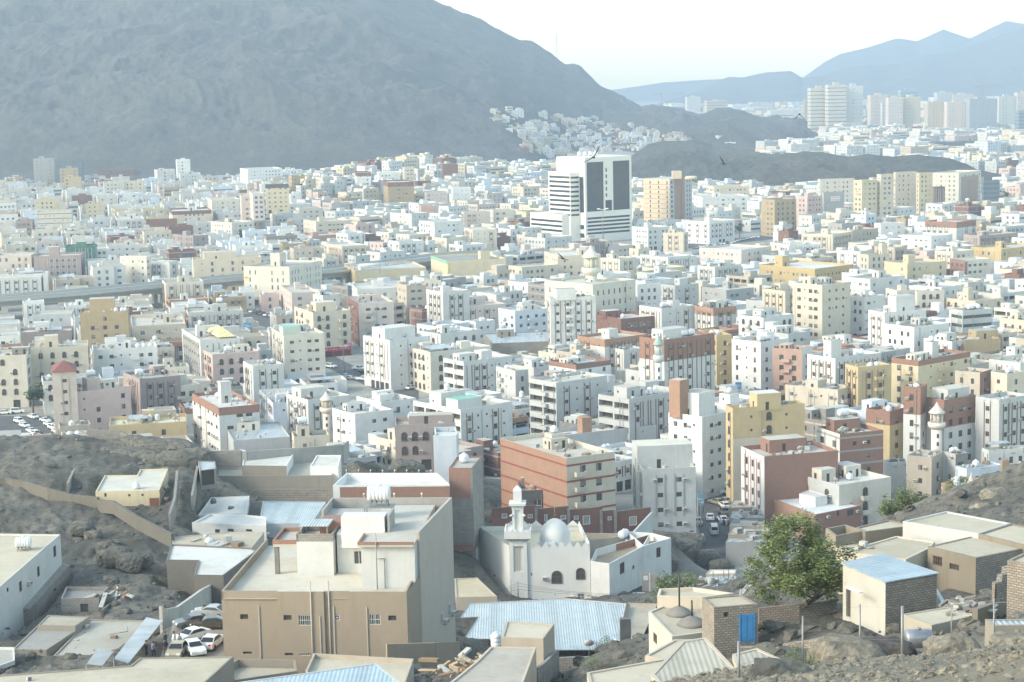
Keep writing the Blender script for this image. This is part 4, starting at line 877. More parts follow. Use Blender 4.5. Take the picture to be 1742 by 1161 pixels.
B('F2',915,985,680,1150,4,30,'bright','strip',label="white block of strong brown vertical strips, behind the flyover",ref="strong brown strip block",tanks=0,**FA)
B('F2',1180,1310,810,1706,4,16,'yellow','blank',label="long pale yellow hall with a dark green edge and yellow front, at the flyover's end",ref="green edged yellow hall",tanks=0,stair=(.75,.4,5,5,4),roofc=(0.30,0.31,0.30),**FA)
B('F2',612,690,872,1168,3,14,'yellow','blank',label="long olive yellow hall with big roof pipes and an ochre side",ref="ochre sided hall",sides={3:'ochre'},cols=['ochre'],tanks=0,stair=0,**FA)
B('F2',1425,1480,600,1642,5,14,'ivory','strip',label="ivory block with brown ribs, right above the green edged hall",ref="brown ribbed block",tanks=0,**FA)
B('F3',40,120,310,232,5,34,'cream','plain',label="cream block left of the hotel with a round roof tank on a stalk",ref="cream block left of the hotel",tanks=0,**FA)
B('F3',228,290,318,345,5,40,'pinkish','plain',label="pinkish block touching the black glass hotel's left side",ref="pinkish block beside the hotel",tanks=0,**FA)
B('F3',1258,1325,378,1640,5,10,'bright','plain',label="wide bright white block right of the brown tower",ref="wide white block by the brown tower",tanks=0,**FA)
B('F3',1355,1405,310,1640,6,8,'cream','plain',label="cream roofed block behind the wide white block, under the dark hill",ref="cream block under the dark hill",tanks=0,stair=0,**FA)
B('F3',1212,1372,545,1542,4,42,'bright','strip',label="white apartment block with white balconies, facing the big car park",ref="balconied white block",tanks=1,**FA)
B('F3',1060,1198,620,1230,4,66,'cream','strip',label="cream block with brown window strips, at the big car park's left corner",ref="cream block at the car park",tanks=0,**FA)
B('F3',1305,1588,735,1790,4,46,'pinkish','plain',name='school',cat='school',label="pale pink school block with long rows of windows, right of the car park",ref="pale pink school",tanks=0,stair=0,**FA)
B('F3',850,960,585,1105,4,32,'white','plain',label="white blocks with balconies at the foot of the brown tower",ref="white block under the brown tower",tanks=0,**FA)
B('F3',640,770,795,880,4,46,'ivory','strip',label="grey white striped block just right of the big round minaret",ref="striped block by the round minaret",tanks=1,**FA)
B('F3',260,350,775,640,4,12,'cream','plain',label="cream yellow block just behind the big round minaret",ref="cream block behind the round minaret",tanks=0,**FA)
B('F3',20,110,850,352,3,30,'cream','plain',label="low cream block left of the big cream mosque",ref="low cream block by the mosque",tanks=0,**FA)
B('F3',125,265,655,445,3,40,'white','plain',label="white low block in front of the hotel's podium",ref="white block before the hotel podium",tanks=0,**FA)
B('F4',-20,70,395,215,7,30,'tan','plain',label="tan block of small black windows, left of the pink seven storey block",ref="tan block by the pink tower",tanks=0,stair=0,**FA)
B('F4',215,290,372,390,7,34,'pink','plain',label="tall rose pink block with floor lines and a pink roof tower",ref="rose pink tower",tanks=0,band=[(3.2*k,3.2*k+.3)for k in range(1,8)],trimc='pinkish',**FA)
B('F4',390,400,345,535,6,12,'grey','blank',label="windowless grey block with a white sign, right of the rose pink tower",ref="windowless grey block",tanks=0,stair=0,**FA)
B('F4',362,375,258,605,8,8,'ivory','plain',label="long ivory block with dark top windows behind the windowless grey block",ref="long ivory far block",tanks=0,**FA)
B('F4',600,655,265,758,10,30,'yellow','plain',label="pale yellow hotel with a red sign, first in the row of tall yellow blocks",ref="red signed yellow hotel",tanks=0,stair=0,**FA)
B('F4',755,782,225,868,11,22,'cream','plain',label="second tall yellow block right of the red signed hotel",ref="second yellow hotel",tanks=0,**FA)
B('F4',868,880,210,1022,10,12,'cream','plain',label="third tall yellow block, over the blue glass entrance",ref="third yellow hotel",tanks=0,**FA)
B('F4',1020,1040,215,1130,10,16,'yellow','plain',label="fourth tall yellow block, left of the dark brown block",ref="fourth yellow hotel",tanks=0,**FA)
B('F4',1128,1142,308,1212,7,12,'brown','strip',trimc='lightgrey',label="narrow dark brown block between the yellow hotels and the cream and brown hotel",ref="dark brown block",tanks=0,stair=0,**FA)
B('F4',1128,1305,215,1455,9,52,'ivory','plain',label="cream hotel with a large brown panel on its front",ref="cream and brown hotel",tanks=0,**FA)
HOTB=BL[-1]
B('F4',1458,1470,265,1580,6,8,(0.13,0.17,0.21),'band',label="dark blue glass block right of the cream and brown hotel",ref="far blue glass block",tanks=0,stair=0,g=6,**FA)
B('F4',475,592,600,765,4,36,'beige','plain',label="tan grey block with pink edges below the yellow hotels",ref="tan grey block",tanks=1,**FA)
B('F4',738,780,555,942,4,16,'bright','plain',label="white block with four square windows below the yellow hotels",ref="four window white block",tanks=0,stair=0,**FA)
B('F4',918,1120,640,1262,4,42,'bright','plain',label="long bright white block with thin windows, left of the orange brick wall block",ref="long bright block",tanks=0,**FA)
B('F4',1076,1290,545,1422,5,46,'white','strip',top=('brick',3.4),label="white block with a brick top storey, under the far trees at the right",ref="brick storeyed far block",tanks=0,**FA)
B('F4',1336,1445,635,1702,4,30,'mauve','strip',label="brown striped block under a shining white roof with a white roof house",ref="white roofed brown block",tanks=0,roofc=(0.66,0.65,0.64),**FA)
B('F4',1385,1590,725,1900,4,34,'ochre','strip',label="long ochre block with brown strips and white window frames, at the right edge",ref="long ochre block",tanks=0,trimc='cream',**FA)
B('F4',-60,340,858,598,3,40,'ochre','plain',name='school',cat='school',label="orange tan school with white window rows and a roof tower",ref="orange tan school",tanks=0,fh=3.8,stair=(.3,.8,5,5,5),wkind='w',spacing=2.6,**FA)
B('F4',250,460,628,592,4,52,'cream','strip',label="cream grey block with ribs, above the orange tan school",ref="cream ribbed block",tanks=0,**FA)
B('F4',95,165,700,388,3,18,'bright','strip',label="low bright white block with brown windows, left above the orange tan school",ref="low bright block",tanks=1,**FA)
B('F4',638,700,765,842,4,20,'cream','arch',label="peach cream block with small hoods, right of the orange tan school",ref="peach hooded block",tanks=0,stair=(.9,.5,3,3,6),**FA)
B('F4',805,960,825,1222,4,26,'yellow','plain',label="long pale yellow block with small windows, right of the orange tan school",ref="long pale yellow block",tanks=0,stair=(.4,.6,4,4,4),**FA)
B('F4',1245,1345,800,1520,4,24,'ivory','plain',label="ivory block with a vertical red panel at its left",ref="red panel block",tanks=0,sides={3:'brick'},cols=['brick'],**FA)
# -------- city landmarks modelled on their own
def wallstrip(mb,a,b,z0,z1,ops,m=0):facade(mb,a,b,z0,z1,ops,m)
def reg(o,poly,z0,z1,label,ref,col='white',name='building',floors=5):
 BL.append(dict(o=o,poly=[Vector((p[0],p[1]))for p in poly],z0=z0,z1=z1,col=col,floors=floors,style='own',label=label,ref=ref,sb=sbox(poly,z0,z1),Z=sum(p[1]for p in poly)/len(poly),cen=sum((Vector((p[0],p[1]))for p in poly),Vector((0,0)))/len(poly),top=None,name=name,near=False))
Hc=at_Y(*px('T',362,1060),1330);zb=0.0
Pt=at_z(*px('T',420,128),0);
yaw=34;YH=1165.0
P0=at_Y(*px('T',415,120),YH);hz_top=P0.z
dR=Vector((math.cos(rad(yaw)),math.sin(rad(yaw))));dL=Vector((-dR.y,dR.x));p0=Vector((P0.x,P0.y))
LR=solve_len(P0,dR,px('T',928,0)[0],hz_top);LL=solve_len(P0,dL,px('T',108,0)[0],hz_top)
ht=empty("hotel_tower",(p0.x,p0.y,0),label="tall white hotel of black glass panels over a banded podium",cat="hotel")
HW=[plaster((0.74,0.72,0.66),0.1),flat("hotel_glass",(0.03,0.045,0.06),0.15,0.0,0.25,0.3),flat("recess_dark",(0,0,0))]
o0=p0;q1,q2,q3=dR*LR,dR*LR+dL*LL,dL*LL
mb=MB();T=hz_top;pod=T*0.335
u=LR
ops=[(u*.04,u*.40,pod+1.5,T-3,.5,1),(u*.60,u*.96,pod+1.5,T-3,.5,1),(u*.43,u*.575,pod+1.5,pod+8,.4,1)]
for k in range(5):ops.append((u*.04,u*.96,5.0+k*(pod-6)/5,5.0+k*(pod-6)/5+(pod-6)/5*.55,.6,1))
ops+=[(u*.44,u*.475,pod+10+k*3.9,pod+12.4+k*3.9,.4,1)for k in range(int((T-pod-14)/3.9))]
facade(mb,Vector((0,0)),q1,0,T,ops)
nb=9
facade(mb,q3,Vector((0,0)),0,T,[(LL*.80,LL*.955,pod+1,T-12,.4,1)]+[(LL*.80,LL*.955,3+k*5.2,5.8+k*5.2,.4,1)for k in range(int((pod-4)/5.2))])
facade(mb,q1,q2,0,T,[]);facade(mb,q2,q3,0,T,[])
mb.face([(p.x,p.y,T)for p in(Vector((0,0)),q1,q2,q3)],0)
mb.build("tower_wall",HW,ht)
wg=MB();wa=q3*0.20-dR*7;wb_=q3*0.98-dR*7;wT=T-9;wl=(wb_-wa).length
fl=(wT-pod)/nb
facade(wg,wb_,wa,0,wT,[(0.6,wl-0.05-0.01,pod-1+k*fl,pod-1+k*fl+fl*.52,.5,1)for k in range(nb)])
facade(wg,wa,wa+dR*7,0,wT,[(0.06,6.9,pod-1+k*fl,pod-1+k*fl+fl*.42,.5,1)for k in range(nb)]);facade(wg,wb_+dR*7,wb_,0,wT,[])
wg.face([(p.x,p.y,wT)for p in(wa,wa+dR*7,wb_+dR*7,wb_)],0)
wg.build("banded_wing",HW,ht)
pg=MB();pa=q3*0.28-dR*12;pb=q3*1.45-dR*12;pl=(pb-pa).length
facade(pg,pb,pa,0,pod,[(0.8,pl-.1,4+k*(pod-6)/4,4+(k+.5)*(pod-6)/4,.5,1)for k in range(4)])
facade(pg,pa,pa+dR*7,0,pod,[]);facade(pg,pb+dR*20,pb,0,pod,[]);pg.face([(p.x,p.y,pod)for p in(pa,pa+dR*14,pb+dR*20,pb)],0)
pg.build("podium",HW,ht)
mc=MB()
for k in range(14):mc.box(-0.15,0.15,-0.35,0,T-9.5,T-1,0,Matrix.Translation((q3*(0.18+.055*k)).to_3d())@Matrix.Rotation(math.atan2(dL.y,dL.x)+math.pi,4,'Z'))
mc.build("louvre",HW[0],ht)
rg=MB()
for i in range(1,16):rg.box(u*.04+i*u*.36/16-.05,u*.04+i*u*.36/16+.05,.42,.48,pod+1.5,T-3,0);rg.box(u*.60+i*u*.36/16-.05,u*.60+i*u*.36/16+.05,.42,.48,pod+1.5,T-3,0)
o_=rg.build("mullion",flat("mullion_grey",(0.14,0.16,0.18),.5),ht);o_.rotation_euler=(0,0,rad(yaw))
reg(ht,[p0,p0+q1,p0+q2,p0+pb+dR*14,p0+pb,p0+pa],0,T,ht['label'],"black glass hotel",name='hotel_tower')
for k in range(4):tank((p0.x+(q2*.6).x-k*3.4,p0.y+(q2*.6).y,T),'round',0,False,1.7);PEND.append((TANKS[-1][0],ht,k,4,'round'))
YB=1225.0;P0=at_Y(*px('F3',1105,258),YB);T=P0.z;p0=Vector((P0.x,P0.y));yaw=46
dR=Vector((math.cos(rad(yaw)),math.sin(rad(yaw))));dL=Vector((-dR.y,dR.x))
LR=solve_len(P0,dR,px('F3',1255,0)[0],T);LL=solve_len(P0,dL,px('F3',928,0)[0],T)
bt=empty("apartment_tower",(p0.x,p0.y,0),label="cream and brown tower with an arched brown panel, right of the black glass hotel",cat="building")
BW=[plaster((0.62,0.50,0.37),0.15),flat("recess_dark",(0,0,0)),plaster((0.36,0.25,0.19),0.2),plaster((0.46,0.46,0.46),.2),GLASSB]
mb=MB();nf=10;fh_=(T-4)/nf
facade(mb,dL*LL,Vector((0,0)),0,T,[(LL*c-.5,LL*c+.5,4+k*fh_,4+k*fh_+1.6,.4,1)for c in(.26,.58,.9)for k in range(nf)])
facade(mb,Vector((0,0)),dR*LR*.2,0,T,[(LR*.06,LR*.14,4+k*fh_,4+k*fh_+1.8,.3,4)for k in range(nf)],3)
facade(mb,dR*LR*.2,dR*LR*.68,0,T+2,[(LR*.12,LR*.36,3,T-2,.5,2)],2)
facade(mb,dR*LR*.68,dR*LR,0,T,[(LR*c,LR*(c+.05),4+k*fh_,4+k*fh_+1.8,.3,4)for c in(.08,.2)for k in range(nf)],3)
facade(mb,dR*LR,dR*LR+dL*LL,0,T,[]);facade(mb,dR*LR+dL*LL,dL*LL,0,T,[])
mb.face([(p.x,p.y,T-.02)for p in(Vector((0,0)),dR*LR,dR*LR+dL*LL,dL*LL)],3);mb.build("wall",BW,bt)
ln=MB()
for k in range(1,nf):ln.box(-0.1,LL*.96,0.0,0.12,4+k*fh_-.6,4+k*fh_-.4,0)
o_=ln.build("trim",flat("trim_dark",(0.15,0.11,0.09)),bt);o_.rotation_euler=(0,0,math.atan2(dL.y,dL.x))
pc=MB();pc.box(2,8,2,8,T,T+5,0);pc.lathe([(4,T+5),(4,T+6.5),(3,T+7)],10,(LL*.6,-6,-5));pc.build("roof_house",BW[0],bt)
reg(bt,[p0,p0+dR*LR,p0+dR*LR+dL*LL,p0+dL*LL],0,T,bt['label'],"brown tower",name='apartment_tower')
def tower(x0,x1,ty,Y,fl,col,style,label,sp=4.5,yw=8,ref=None):
 a=at_Y(*px('R5',x0,ty),Y);b=at_Y(*px('R5',x1,ty),Y);w=b.x-a.x;T=a.z;fh=T/fl
 d=Vector((math.cos(rad(yw)),math.sin(rad(yw))));e=Vector((-d.y,d.x));p=Vector((a.x,a.y));w/=math.cos(rad(yw))+0
 poly=[p,p+d*w,p+d*w+e*w*.55,p+e*w*.55]
 o=building(poly,-2,T,int((T)/fh),col,style,name="tower_block",cat="tower",label=label,near=False,tanks=0,dishes=0,clutter=False,stair=(.5,.5,w*.3,w*.2,T*.06),fh=fh,acp=0,spacing=sp,ref=ref,gfl=False,trimc='lightgrey' if not isinstance(col,str)else col)
 return o
TW=[(757,845,408,3100,13,'ivory','band',"pale high rise wing with long balcony bands, left part of the widest distant tower"),(838,925,393,3080,14,'ivory','band',"middle and highest part of the widest distant tower"),(920,1001,398,3100,14,'white','plain',"right white part of the widest distant tower"),(186,250,448,4300,12,'white','plain',"lone pale tower beyond the ridge, left one of two"),(278,368,466,4100,9,'cream','band',"lone cream and banded tower beyond the ridge, right one of two"),(572,682,512,3400,4,'white','band',"low white office block left of the widest distant tower"),(728,757,460,3300,9,'beige','plain',"thin brown slab behind the widest distant tower's left edge"),(1034,1120,440,3050,12,'pinkish','plain',"pinkish tower right of the widest distant tower"),(1086,1118,474,3000,10,'white','plain',"slim white tower in front of the pinkish tower"),(1116,1186,452,2950,13,'pinkish','plain',"pinkish striped tower, left half of a joined pair"),(1180,1267,448,2960,13,'cream','strip',"cream ribbed tower, right half of a joined pair"),(1174,1253,418,3500,12,(0.3,0.38,0.44),'band',"blue glass tower behind the joined pair"),(1298,1386,474,2750,16,'beige','plain',"brownish tower of small windows, first of three in a row"),(1388,1490,472,2740,16,'pinkish','plain',"pinkish tower of small windows, second of three in a row"),(1492,1624,458,2730,16,(0.30,0.34,0.38),'plain',"wide blue grey tower of small windows, third of three in a row"),(1626,1712,446,2850,15,'lightgrey','strip',"white ribbed tower right of the wide blue grey tower"),(1712,1790,428,3300,13,'pinkish','plain',"pinkish tower at the right edge, behind the others"),(1718,1800,512,2650,9,(0.22,0.27,0.32),'band',"low dark blue tower at the right edge"),(1340,1414,428,3900,12,'lightgrey','plain',"hazy grey tower behind the first brownish tower"),(1416,1512,436,3900,10,'pinkish','plain',"hazy pinkish block behind the second tower of the row"),(1340,1520,658,2350,4,(0.12,0.13,0.14),'band',"dark unfinished frame building in front of the high rises")]
for a in TW:tower(*a)
# -------- roads, flyover
def sheet(name,pts,z,mat,label=None,kind='structure'):
 P=[at_z(x,y,z)for x,y in pts];mb=MB();ar=sum(P[i].x*P[(i+1)%len(P)].y-P[(i+1)%len(P)].x*P[i].y for i in range(len(P)))
 if ar<0:P.reverse()
 mb.face([tuple(p)for p in P],0);o=mb.build(name,mat);tag(o,label,kind=kind);ROADS.append([Vector((p.x,p.y))for p in P]);return o
ROADS=[]
ASPH=flat("asphalt",(0.085,0.088,0.092),0.85,0,0.25,0.25);DUST=flat("dusty_lot",(0.27,0.25,0.22),0.95,0,0.2,0.2)
sheet("road",[(556,600),(600,622),(712,664),(712,690),(640,664),(548,622),(528,585),(548,560),(600,560),(640,560),(640,580),(585,580)],0.06,ASPH)
sheet("road",[(1186,812),(1240,812),(1248,905),(1250,975),(1192,975),(1190,905)],0.10,ASPH)
sheet("road",[(-60,708),(85,708),(125,745),(118,765),(40,740),(-60,728)],0.06,ASPH)
sheet("road",[(410,535),(445,530),(500,545),(560,560),(560,575),(500,568),(425,550)],0.06,ASPH)
sheet("parking_lot",[(1205,640),(1290,632),(1340,668),(1250,682),(1195,668)],0.06,ASPH)
sheet("parking_lot",[(1418,562),(1440,553),(1478,555),(1480,572),(1430,580)],0.06,ASPH)
sheet("parking_lot",[(1076,437),(1130,430),(1190,420),(1290,410),(1330,428),(1190,448),(1100,452)],0.06,DUST)
sheet("road",[(985,428),(1075,425),(1200,412),(1300,400),(1420,385),(1742,350),(1742,356),(1420,394),(1290,410),(1190,420),(1076,436),(985,436)],0.10,ASPH)
sheet("road",[(266,600),(306,596),(306,622),(266,626)],0.06,ASPH)
fy=empty("flyover",(0,0,0),label="long pale concrete flyover crossing the town behind the tan tower",cat="flyover")
fp=[(-120,519),(0,509),(120,500),(260,487),(400,474),(560,461),(640,452),(760,436),(860,428)]
CL=[at_z(x,y,9.0)for x,y in fp];LV=[Vector((p.x,p.y,0))for p in CL]
dk,gd,ba=MB(),MB(),MB();wdt=11.0
side=[]
for i,p in enumerate(LV):
 d=(LV[min(i+1,len(LV)-1)]-LV[max(i-1,0)]).normalized();side.append(Vector((-d.y,d.x,0)))
for i in range(len(LV)-1):
 a,b,s,t=LV[i],LV[i+1],side[i],side[i+1]
 def slab(mb_,o0,o1,z0,z1,m=0):
  Q=[a+s*o0,b+t*o0,b+t*o1,a+s*o1];mb_.prism([(q.x,q.y)for q in Q],z0,z1,m,bottom=True)
 slab(dk,-wdt,wdt,8.2,9.0,0);slab(gd,-wdt*.72,wdt*.72,6.3,8.19);slab(ba,-wdt,-wdt+.3,9.004,10.0);slab(ba,wdt-.3,wdt,9.004,10.0);slab(ba,-.3,.3,9.004,9.8)
LG=plaster((0.47,0.46,0.43),.3)
dk.build("deck",flat("deck_asphalt",(0.22,0.22,0.22),.9),fy);gd.build("girder",LG,fy);ba.build("barrier",LG,fy)
tot=[0.0]
for i in range(len(LV)-1):tot.append(tot[-1]+(LV[i+1]-LV[i]).length)
def along(s):
 for i in range(len(LV)-1):
  if tot[i+1]>=s:k=(s-tot[i])/(tot[i+1]-tot[i]);return LV[i].lerp(LV[i+1],k),side[i].lerp(side[i+1],k)
 return LV[-1],side[-1]
s_=12.0
while s_<tot[-1]:
 p,sd_=along(s_);m=MB();ang=math.atan2(sd_.y,sd_.x)
 m.box(-wdt*.62,wdt*.62,-1.1,1.1,5.1,6.29,0);m.box(-5,-3,-.9,.9,-1,5.09,0);m.box(3,5,-.9,.9,-1,5.09,0)
 o=m.build("pier",LG,fy);o.location=p;o.rotation_euler=(0,0,ang);s_+=32
ROADS.append([Vector((p+s*(wdt+1)).xy)for p,s in zip(LV,side)]+[Vector((p-s*(wdt+1)).xy)for p,s in reversed(list(zip(LV,side)))])
# -------- signs, hip roofs and other features of single buildings
def bref(r):return next(b for b in BL if b['ref']==r)
def edge(b,k):P=b['poly'];a,c=P[k],P[(k+1)%len(P)];u=(c-a);L=u.length;u/=L;return a-P[0],u,Vector((u.y,-u.x)),L
def panel(r,k,u0,u1,v0,v1,mat,name,d=.08,strokes=None,smat=None,seed=1,d0=0.0):
 b=bref(r);a,u,nn,L=edge(b,k);H=b['z1']-b['z0'];M=Matrix(((u.x,-nn.x,0,a.x),(u.y,-nn.y,0,a.y),(0,0,1,-1.0),(0,0,0,1)));q=MB()
 q.box(u0*L,u1*L,-d,-d0-.004,v0*H,v1*H,0,M)
 if strokes:
  rr=random.Random(seed);w,h_=(u1-u0)*L,(v1-v0)*H
  for ln in range(strokes):
   y=v0*H+h_*(ln+.5)/strokes;x=u0*L+w*.08
   while x<u1*L-w*.1:
    s=rr.uniform(.04,.12)*w;q.box(x,x+s,-d-.05,-d-.002,y-h_*.05,y+h_*.05,1,M)
    if rr.random()<.7:q.box(x+s*.7,x+s*.7+h_*.08,-d-.05,-d-.002,y+h_*.052,y+h_*rr.uniform(.15,.32)/strokes**.5,1,M)
    if rr.random()<.5:q.box(x+s*.3,x+s*.3+h_*.1,-d-.05,-d-.002,y-h_*.22/strokes**.5,y-h_*.12/strokes**.5,1,M)
    x+=s+rr.uniform(.01,.04)*w
 return q.build(name,[mat,smat or FRAMEW],b['o'])
def hip(r,mat,h,ov=.5,sub=(0,1,0,1)):
 b=bref(r);P=[p-b['poly'][0]for p in b['poly']];e_,f_=P[1],P[3];Q=[e_*sub[i]+f_*sub[j]for i,j in((0,2),(1,2),(1,3),(0,3))];c=sum(Q,Vector((0,0)))/4;Q=[c+(p-c)*(1+ov/8)for p in Q];z=b['z1']-b['z0']-1.0+.02;q=MB()
 for i in range(4):a,d=Q[i],Q[(i+1)%4];q.face([(a.x,a.y,z),(d.x,d.y,z),(c.x,c.y,z+h)])
 q.face([(p.x,p.y,z)for p in reversed(Q)]);q.build("hip_roof",mat,b['o'])
def roofbox(r,a0,b0,w,d,h,mat,name,top=None,z=-1.0):
 b=bref(r);P=[p-b['poly'][0]for p in b['poly']];e_,f_=P[1].normalized(),P[3].normalized();c=P[1]*a0+P[3]*b0;zz_=b['z1']-b['z0']-1.0+z;q=MB()
 q.prism([tuple(c+e_*x+f_*y)for x,y in((-w/2,-d/2),(w/2,-d/2),(w/2,d/2),(-w/2,d/2))],zz_,zz_+h,0,1);return q.build(name,[mat,top or mat],b['o'])
SGR,SPK,SYE,SGN=flat("sign_red",(.38,.04,.05),.5),flat("sign_pink",(.62,.12,.30),.5),flat("sign_yellow",(.75,.60,.10),.5),flat("roof_green",(.20,.42,.33),.6)
hip("maroon hip roof block",flat("tile_maroon",(.20,.07,.06),.8,0,.2,2),2.4);hip("white block with a yellow pyramid roof",flat("tile_yellow",(.62,.54,.28),.8),2.6,0,(.5,.95,.1,.8))
roofbox("ivory block with a green roof hut",.25,.3,6,6,3.2,plaster((.5,.55,.5)),"roof_hut",SGN);roofbox("brown balcony block",.3,.25,8,5,3.0,plaster((.55,.56,.55)),"roof_shed",SGN)
roofbox("wide white roof",.28,.35,2.8,2.8,4.6,ORG_BRICK,"brick_stub");roofbox("white block left of the yellow tower",.1,.75,3.4,3.4,9.2,ORG_BRICK,"brick_box",roofm((.5,.45,.4)))
panel("cream block over the red shop",0,.02,.98,.17,.25,SGR,"shop_sign",.5,1,FRAMEW,3);panel("cream block over the red shop",0,.76,.99,.24,.31,SPK,"pink_sign",.55,1,FRAMEW,4,.51);panel("cream block over the red shop",0,.03,.97,.05,.165,flat("shop_dark",(.10,.04,.04),.5),"shop_front",.12)
for k in range(5):panel("cream block over the red shop",0,.02+k*.235,.05+k*.235,.05,.17,SGR,"shop_column",.5)
panel("olive cream block",0,.48,.93,.20,.30,flat("banner_pink",(.60,.35,.42),.6),"banner",.3,1,SGR,5);panel("ivory office block",3,.01,.08,.68,.76,SYE,"yellow_sign",.15,1,SGR,6);panel("ivory office block",3,.02,.35,.22,.27,FRAMEW,"shop_sign",.3,1,SGR,8)
panel("red signed yellow hotel",3,.25,.75,.72,.80,flat("sign_back",(.62,.55,.38),.6),"sign",.2,2,SGR,9);panel("windowless grey block",0,.35,.8,.70,.86,FRAMEW,"sign",.2,2,flat("sign_rose",(.55,.30,.34)),10);panel("windowless grey block",0,.82,.95,.10,.26,SYE,"yellow_sign",.2)
panel("cream and brown hotel",0,.12,.86,.12,.9,plaster((.34,.25,.21),.2),"brown_panel",.3);panel("cream and brown hotel",0,.40,.78,.16,.82,flat("glass_brown",(.22,.15,.12),.3),"glass_panel",.4,None,None,1,.301)
panel("green edged yellow hall",3,0,1,.90,1.0,SGN,"green_edge",.15);panel("green edged yellow hall",0,.0,.02,0.02,.98,SYE,"yellow_edge",.15)
panel("yellow tower",0,.006,.45,.02,.70,plaster((.58,.53,.43),.25),"cream_render",.03)
panel("yellow based block",3,.0,1,.02,.14,SYE,"shop_front",.2);panel("yellow based block",0,.0,1,.02,.14,SYE,"shop_front",.2)
panel("red panel block",0,.0,.10,.05,.95,RED_BRICK,"red_panel",.1)
for k in range(3):panel("pale pink school",0,.02,.98,.12+.27*k,.16+.27*k,plaster((.66,.50,.36),.1),"colour_band",.05)
q=MB();b=bref("ochre sided hall");P=[p-b['poly'][0]for p in b['poly']];z=b['z1']-b['z0']-1;c=P[1]*.12+P[3]*.3;e_=P[1].normalized()
for k in range(3):s_=c+P[3].normalized()*k*1.6;q.tube((s_.x,s_.y,z+1.2),(s_.x+e_.x*14,s_.y+e_.y*14,z+1.6),.55,8);q.tube((s_.x,s_.y,z-4),(s_.x,s_.y,z+1.4),.55,8)
q.build("duct",flat("duct_grey",(.55,.58,.56),.5,.2),b['o'])
def sign_on_posts(t,x0,y0,x1,y1,zb,mat,label,name="road_sign"):
 g_=at_z(*px(t,(x0+x1)/2,y1+40),zb);a=at_Y(*px(t,x0,y0),g_.y);b=at_Y(*px(t,x1,y1),g_.y);o=empty(name,(a.x,g_.y,zb),label=label,cat="sign");q=MB();w,h0,h1=b.x-a.x,b.z-zb,a.z-zb;q.box(0,w,-.1,.1,h0,h1);q.build("board",mat,o);q=MB();q.box(w*.1,w*.7,-.15,-.11,h0+(h1-h0)*.5,h0+(h1-h0)*.62);q.box(w*.3,w*.9,-.15,-.11,h0+(h1-h0)*.25,h0+(h1-h0)*.35);q.build("lettering",FRAMEW,o)
 for s_ in(.1,.9):q=MB();q.tube((w*s_,.2,-.3),(w*s_,.2,h1),.12,6);q.build("post",METAL,o)
BLUE=flat("sign_blue",(.06,.28,.55),.5)
sign_on_posts('M1',1503,325,1552,356,0,BLUE,"blue road sign right of the grey block with a yellow side");sign_on_posts('M3',1418,692,1456,732,0,BLUE,"blue and white board standing in the walled car yard","billboard");sign_on_posts('N4',20,235,52,290,0,flat("sign_teal",(.15,.3,.38),.5),"blue grey kiosk board at the left kerb of the market street","billboard")
# -------- near houses, from their roof outlines
def plane_uv(a,b,z0,x,y):
 d=ray(x,y);a2,b2=Vector((a.x,a.y)),Vector((b.x,b.y));u=(b2-a2).normalized();n=Vector((u.y,-u.x))
 k=n.dot(a2)/(n.x*d.x+n.y*d.y);p=Vector((d.x*k,d.y*k));return(p-a2).dot(u),CAMZ+d.z*k-z0
NEARB=[]
def nb(t,pts,zb,Z=None,zt=None,col='white',label=None,ref=None,wins=None,acs=None,k0=0,name='house',cat='house',style='plain',**kw):
 P=[px(t,*p)for p in pts]
 if zt is None:zt=at_Y(*P[k0],Z).z
 Wd=[at_z(x,y,zt)for x,y in P];n=len(Wd)
 ar=sum(Wd[i].x*Wd[(i+1)%n].y-Wd[(i+1)%n].x*Wd[i].y for i in range(n));rev=ar<0
 if rev:Wd=Wd[::-1]
 z0=zb-0.8
 def conv(dct,ac=False):
  out={}
  for k,L in(dct or{}).items():
   j=(n-2-k)%n if rev else k;a,b=Wd[j],Wd[(j+1)%n];R_=[]
   for w in L:
    if ac:
     u,v=plane_uv(a,b,z0,*px(t,w[0],w[1]));R_.append((u,v-.25));continue
    u0,v1=plane_uv(a,b,z0,*px(t,w[0],w[1]));u1,v0=plane_uv(a,b,z0,*px(t,w[2],w[3]))
    R_.append(((u0+u1)/2,min(v0,v1),abs(u1-u0),abs(v1-v0),w[4]if len(w)>4 else 'slide'))
   out[j]=R_
  return out
 for kk in('sides','styles'):
  if kw.get(kk):kw[kk]={((n-2-k)%n if rev else k):v for k,v in kw[kk].items()}
 kw.setdefault('auto',False);kw.setdefault('tanks',0);kw.setdefault('dishes',0);kw.setdefault('stair',0);kw.setdefault('parapet',0.3);kw.setdefault('clutter',False)
 o=building([(p.x,p.y)for p in Wd],z0,zt,max(1,round((zt-zb)/3.2)),col,style,name=name,cat=cat,label=label,ref=ref,near=True,wins=conv(wins),acs=conv(acs,True),**kw)
 return o,Wd,zt
def junk(name,t,x,y,z,n,r,mats,label,rz=0,flatn=False,seed=1,cat='rubble'):
 rr=random.Random(seed);p=at_z(*px(t,x,y),z);mb=MB()
 for k in range(n):
  s=Vector((max(-r,min(r,rr.gauss(0,r*.4))),max(-r,min(r,rr.gauss(0,r*.4))),rr.uniform(0,.35)));a,b,c=rr.uniform(.1,.5)*(3 if flatn else 1.2),rr.uniform(.1,.3),rr.uniform(.04,.15)
  mb.box(-a,a,-b,b,-c,c,rr.randrange(len(mats)),Matrix.Translation(s)@Matrix.Rotation(rr.uniform(0,6.3),4,'Z')@Matrix.Rotation(rr.uniform(-.6,.6),4,'Y'))
 return tag(mb.build(name,mats,None,p),label,cat)
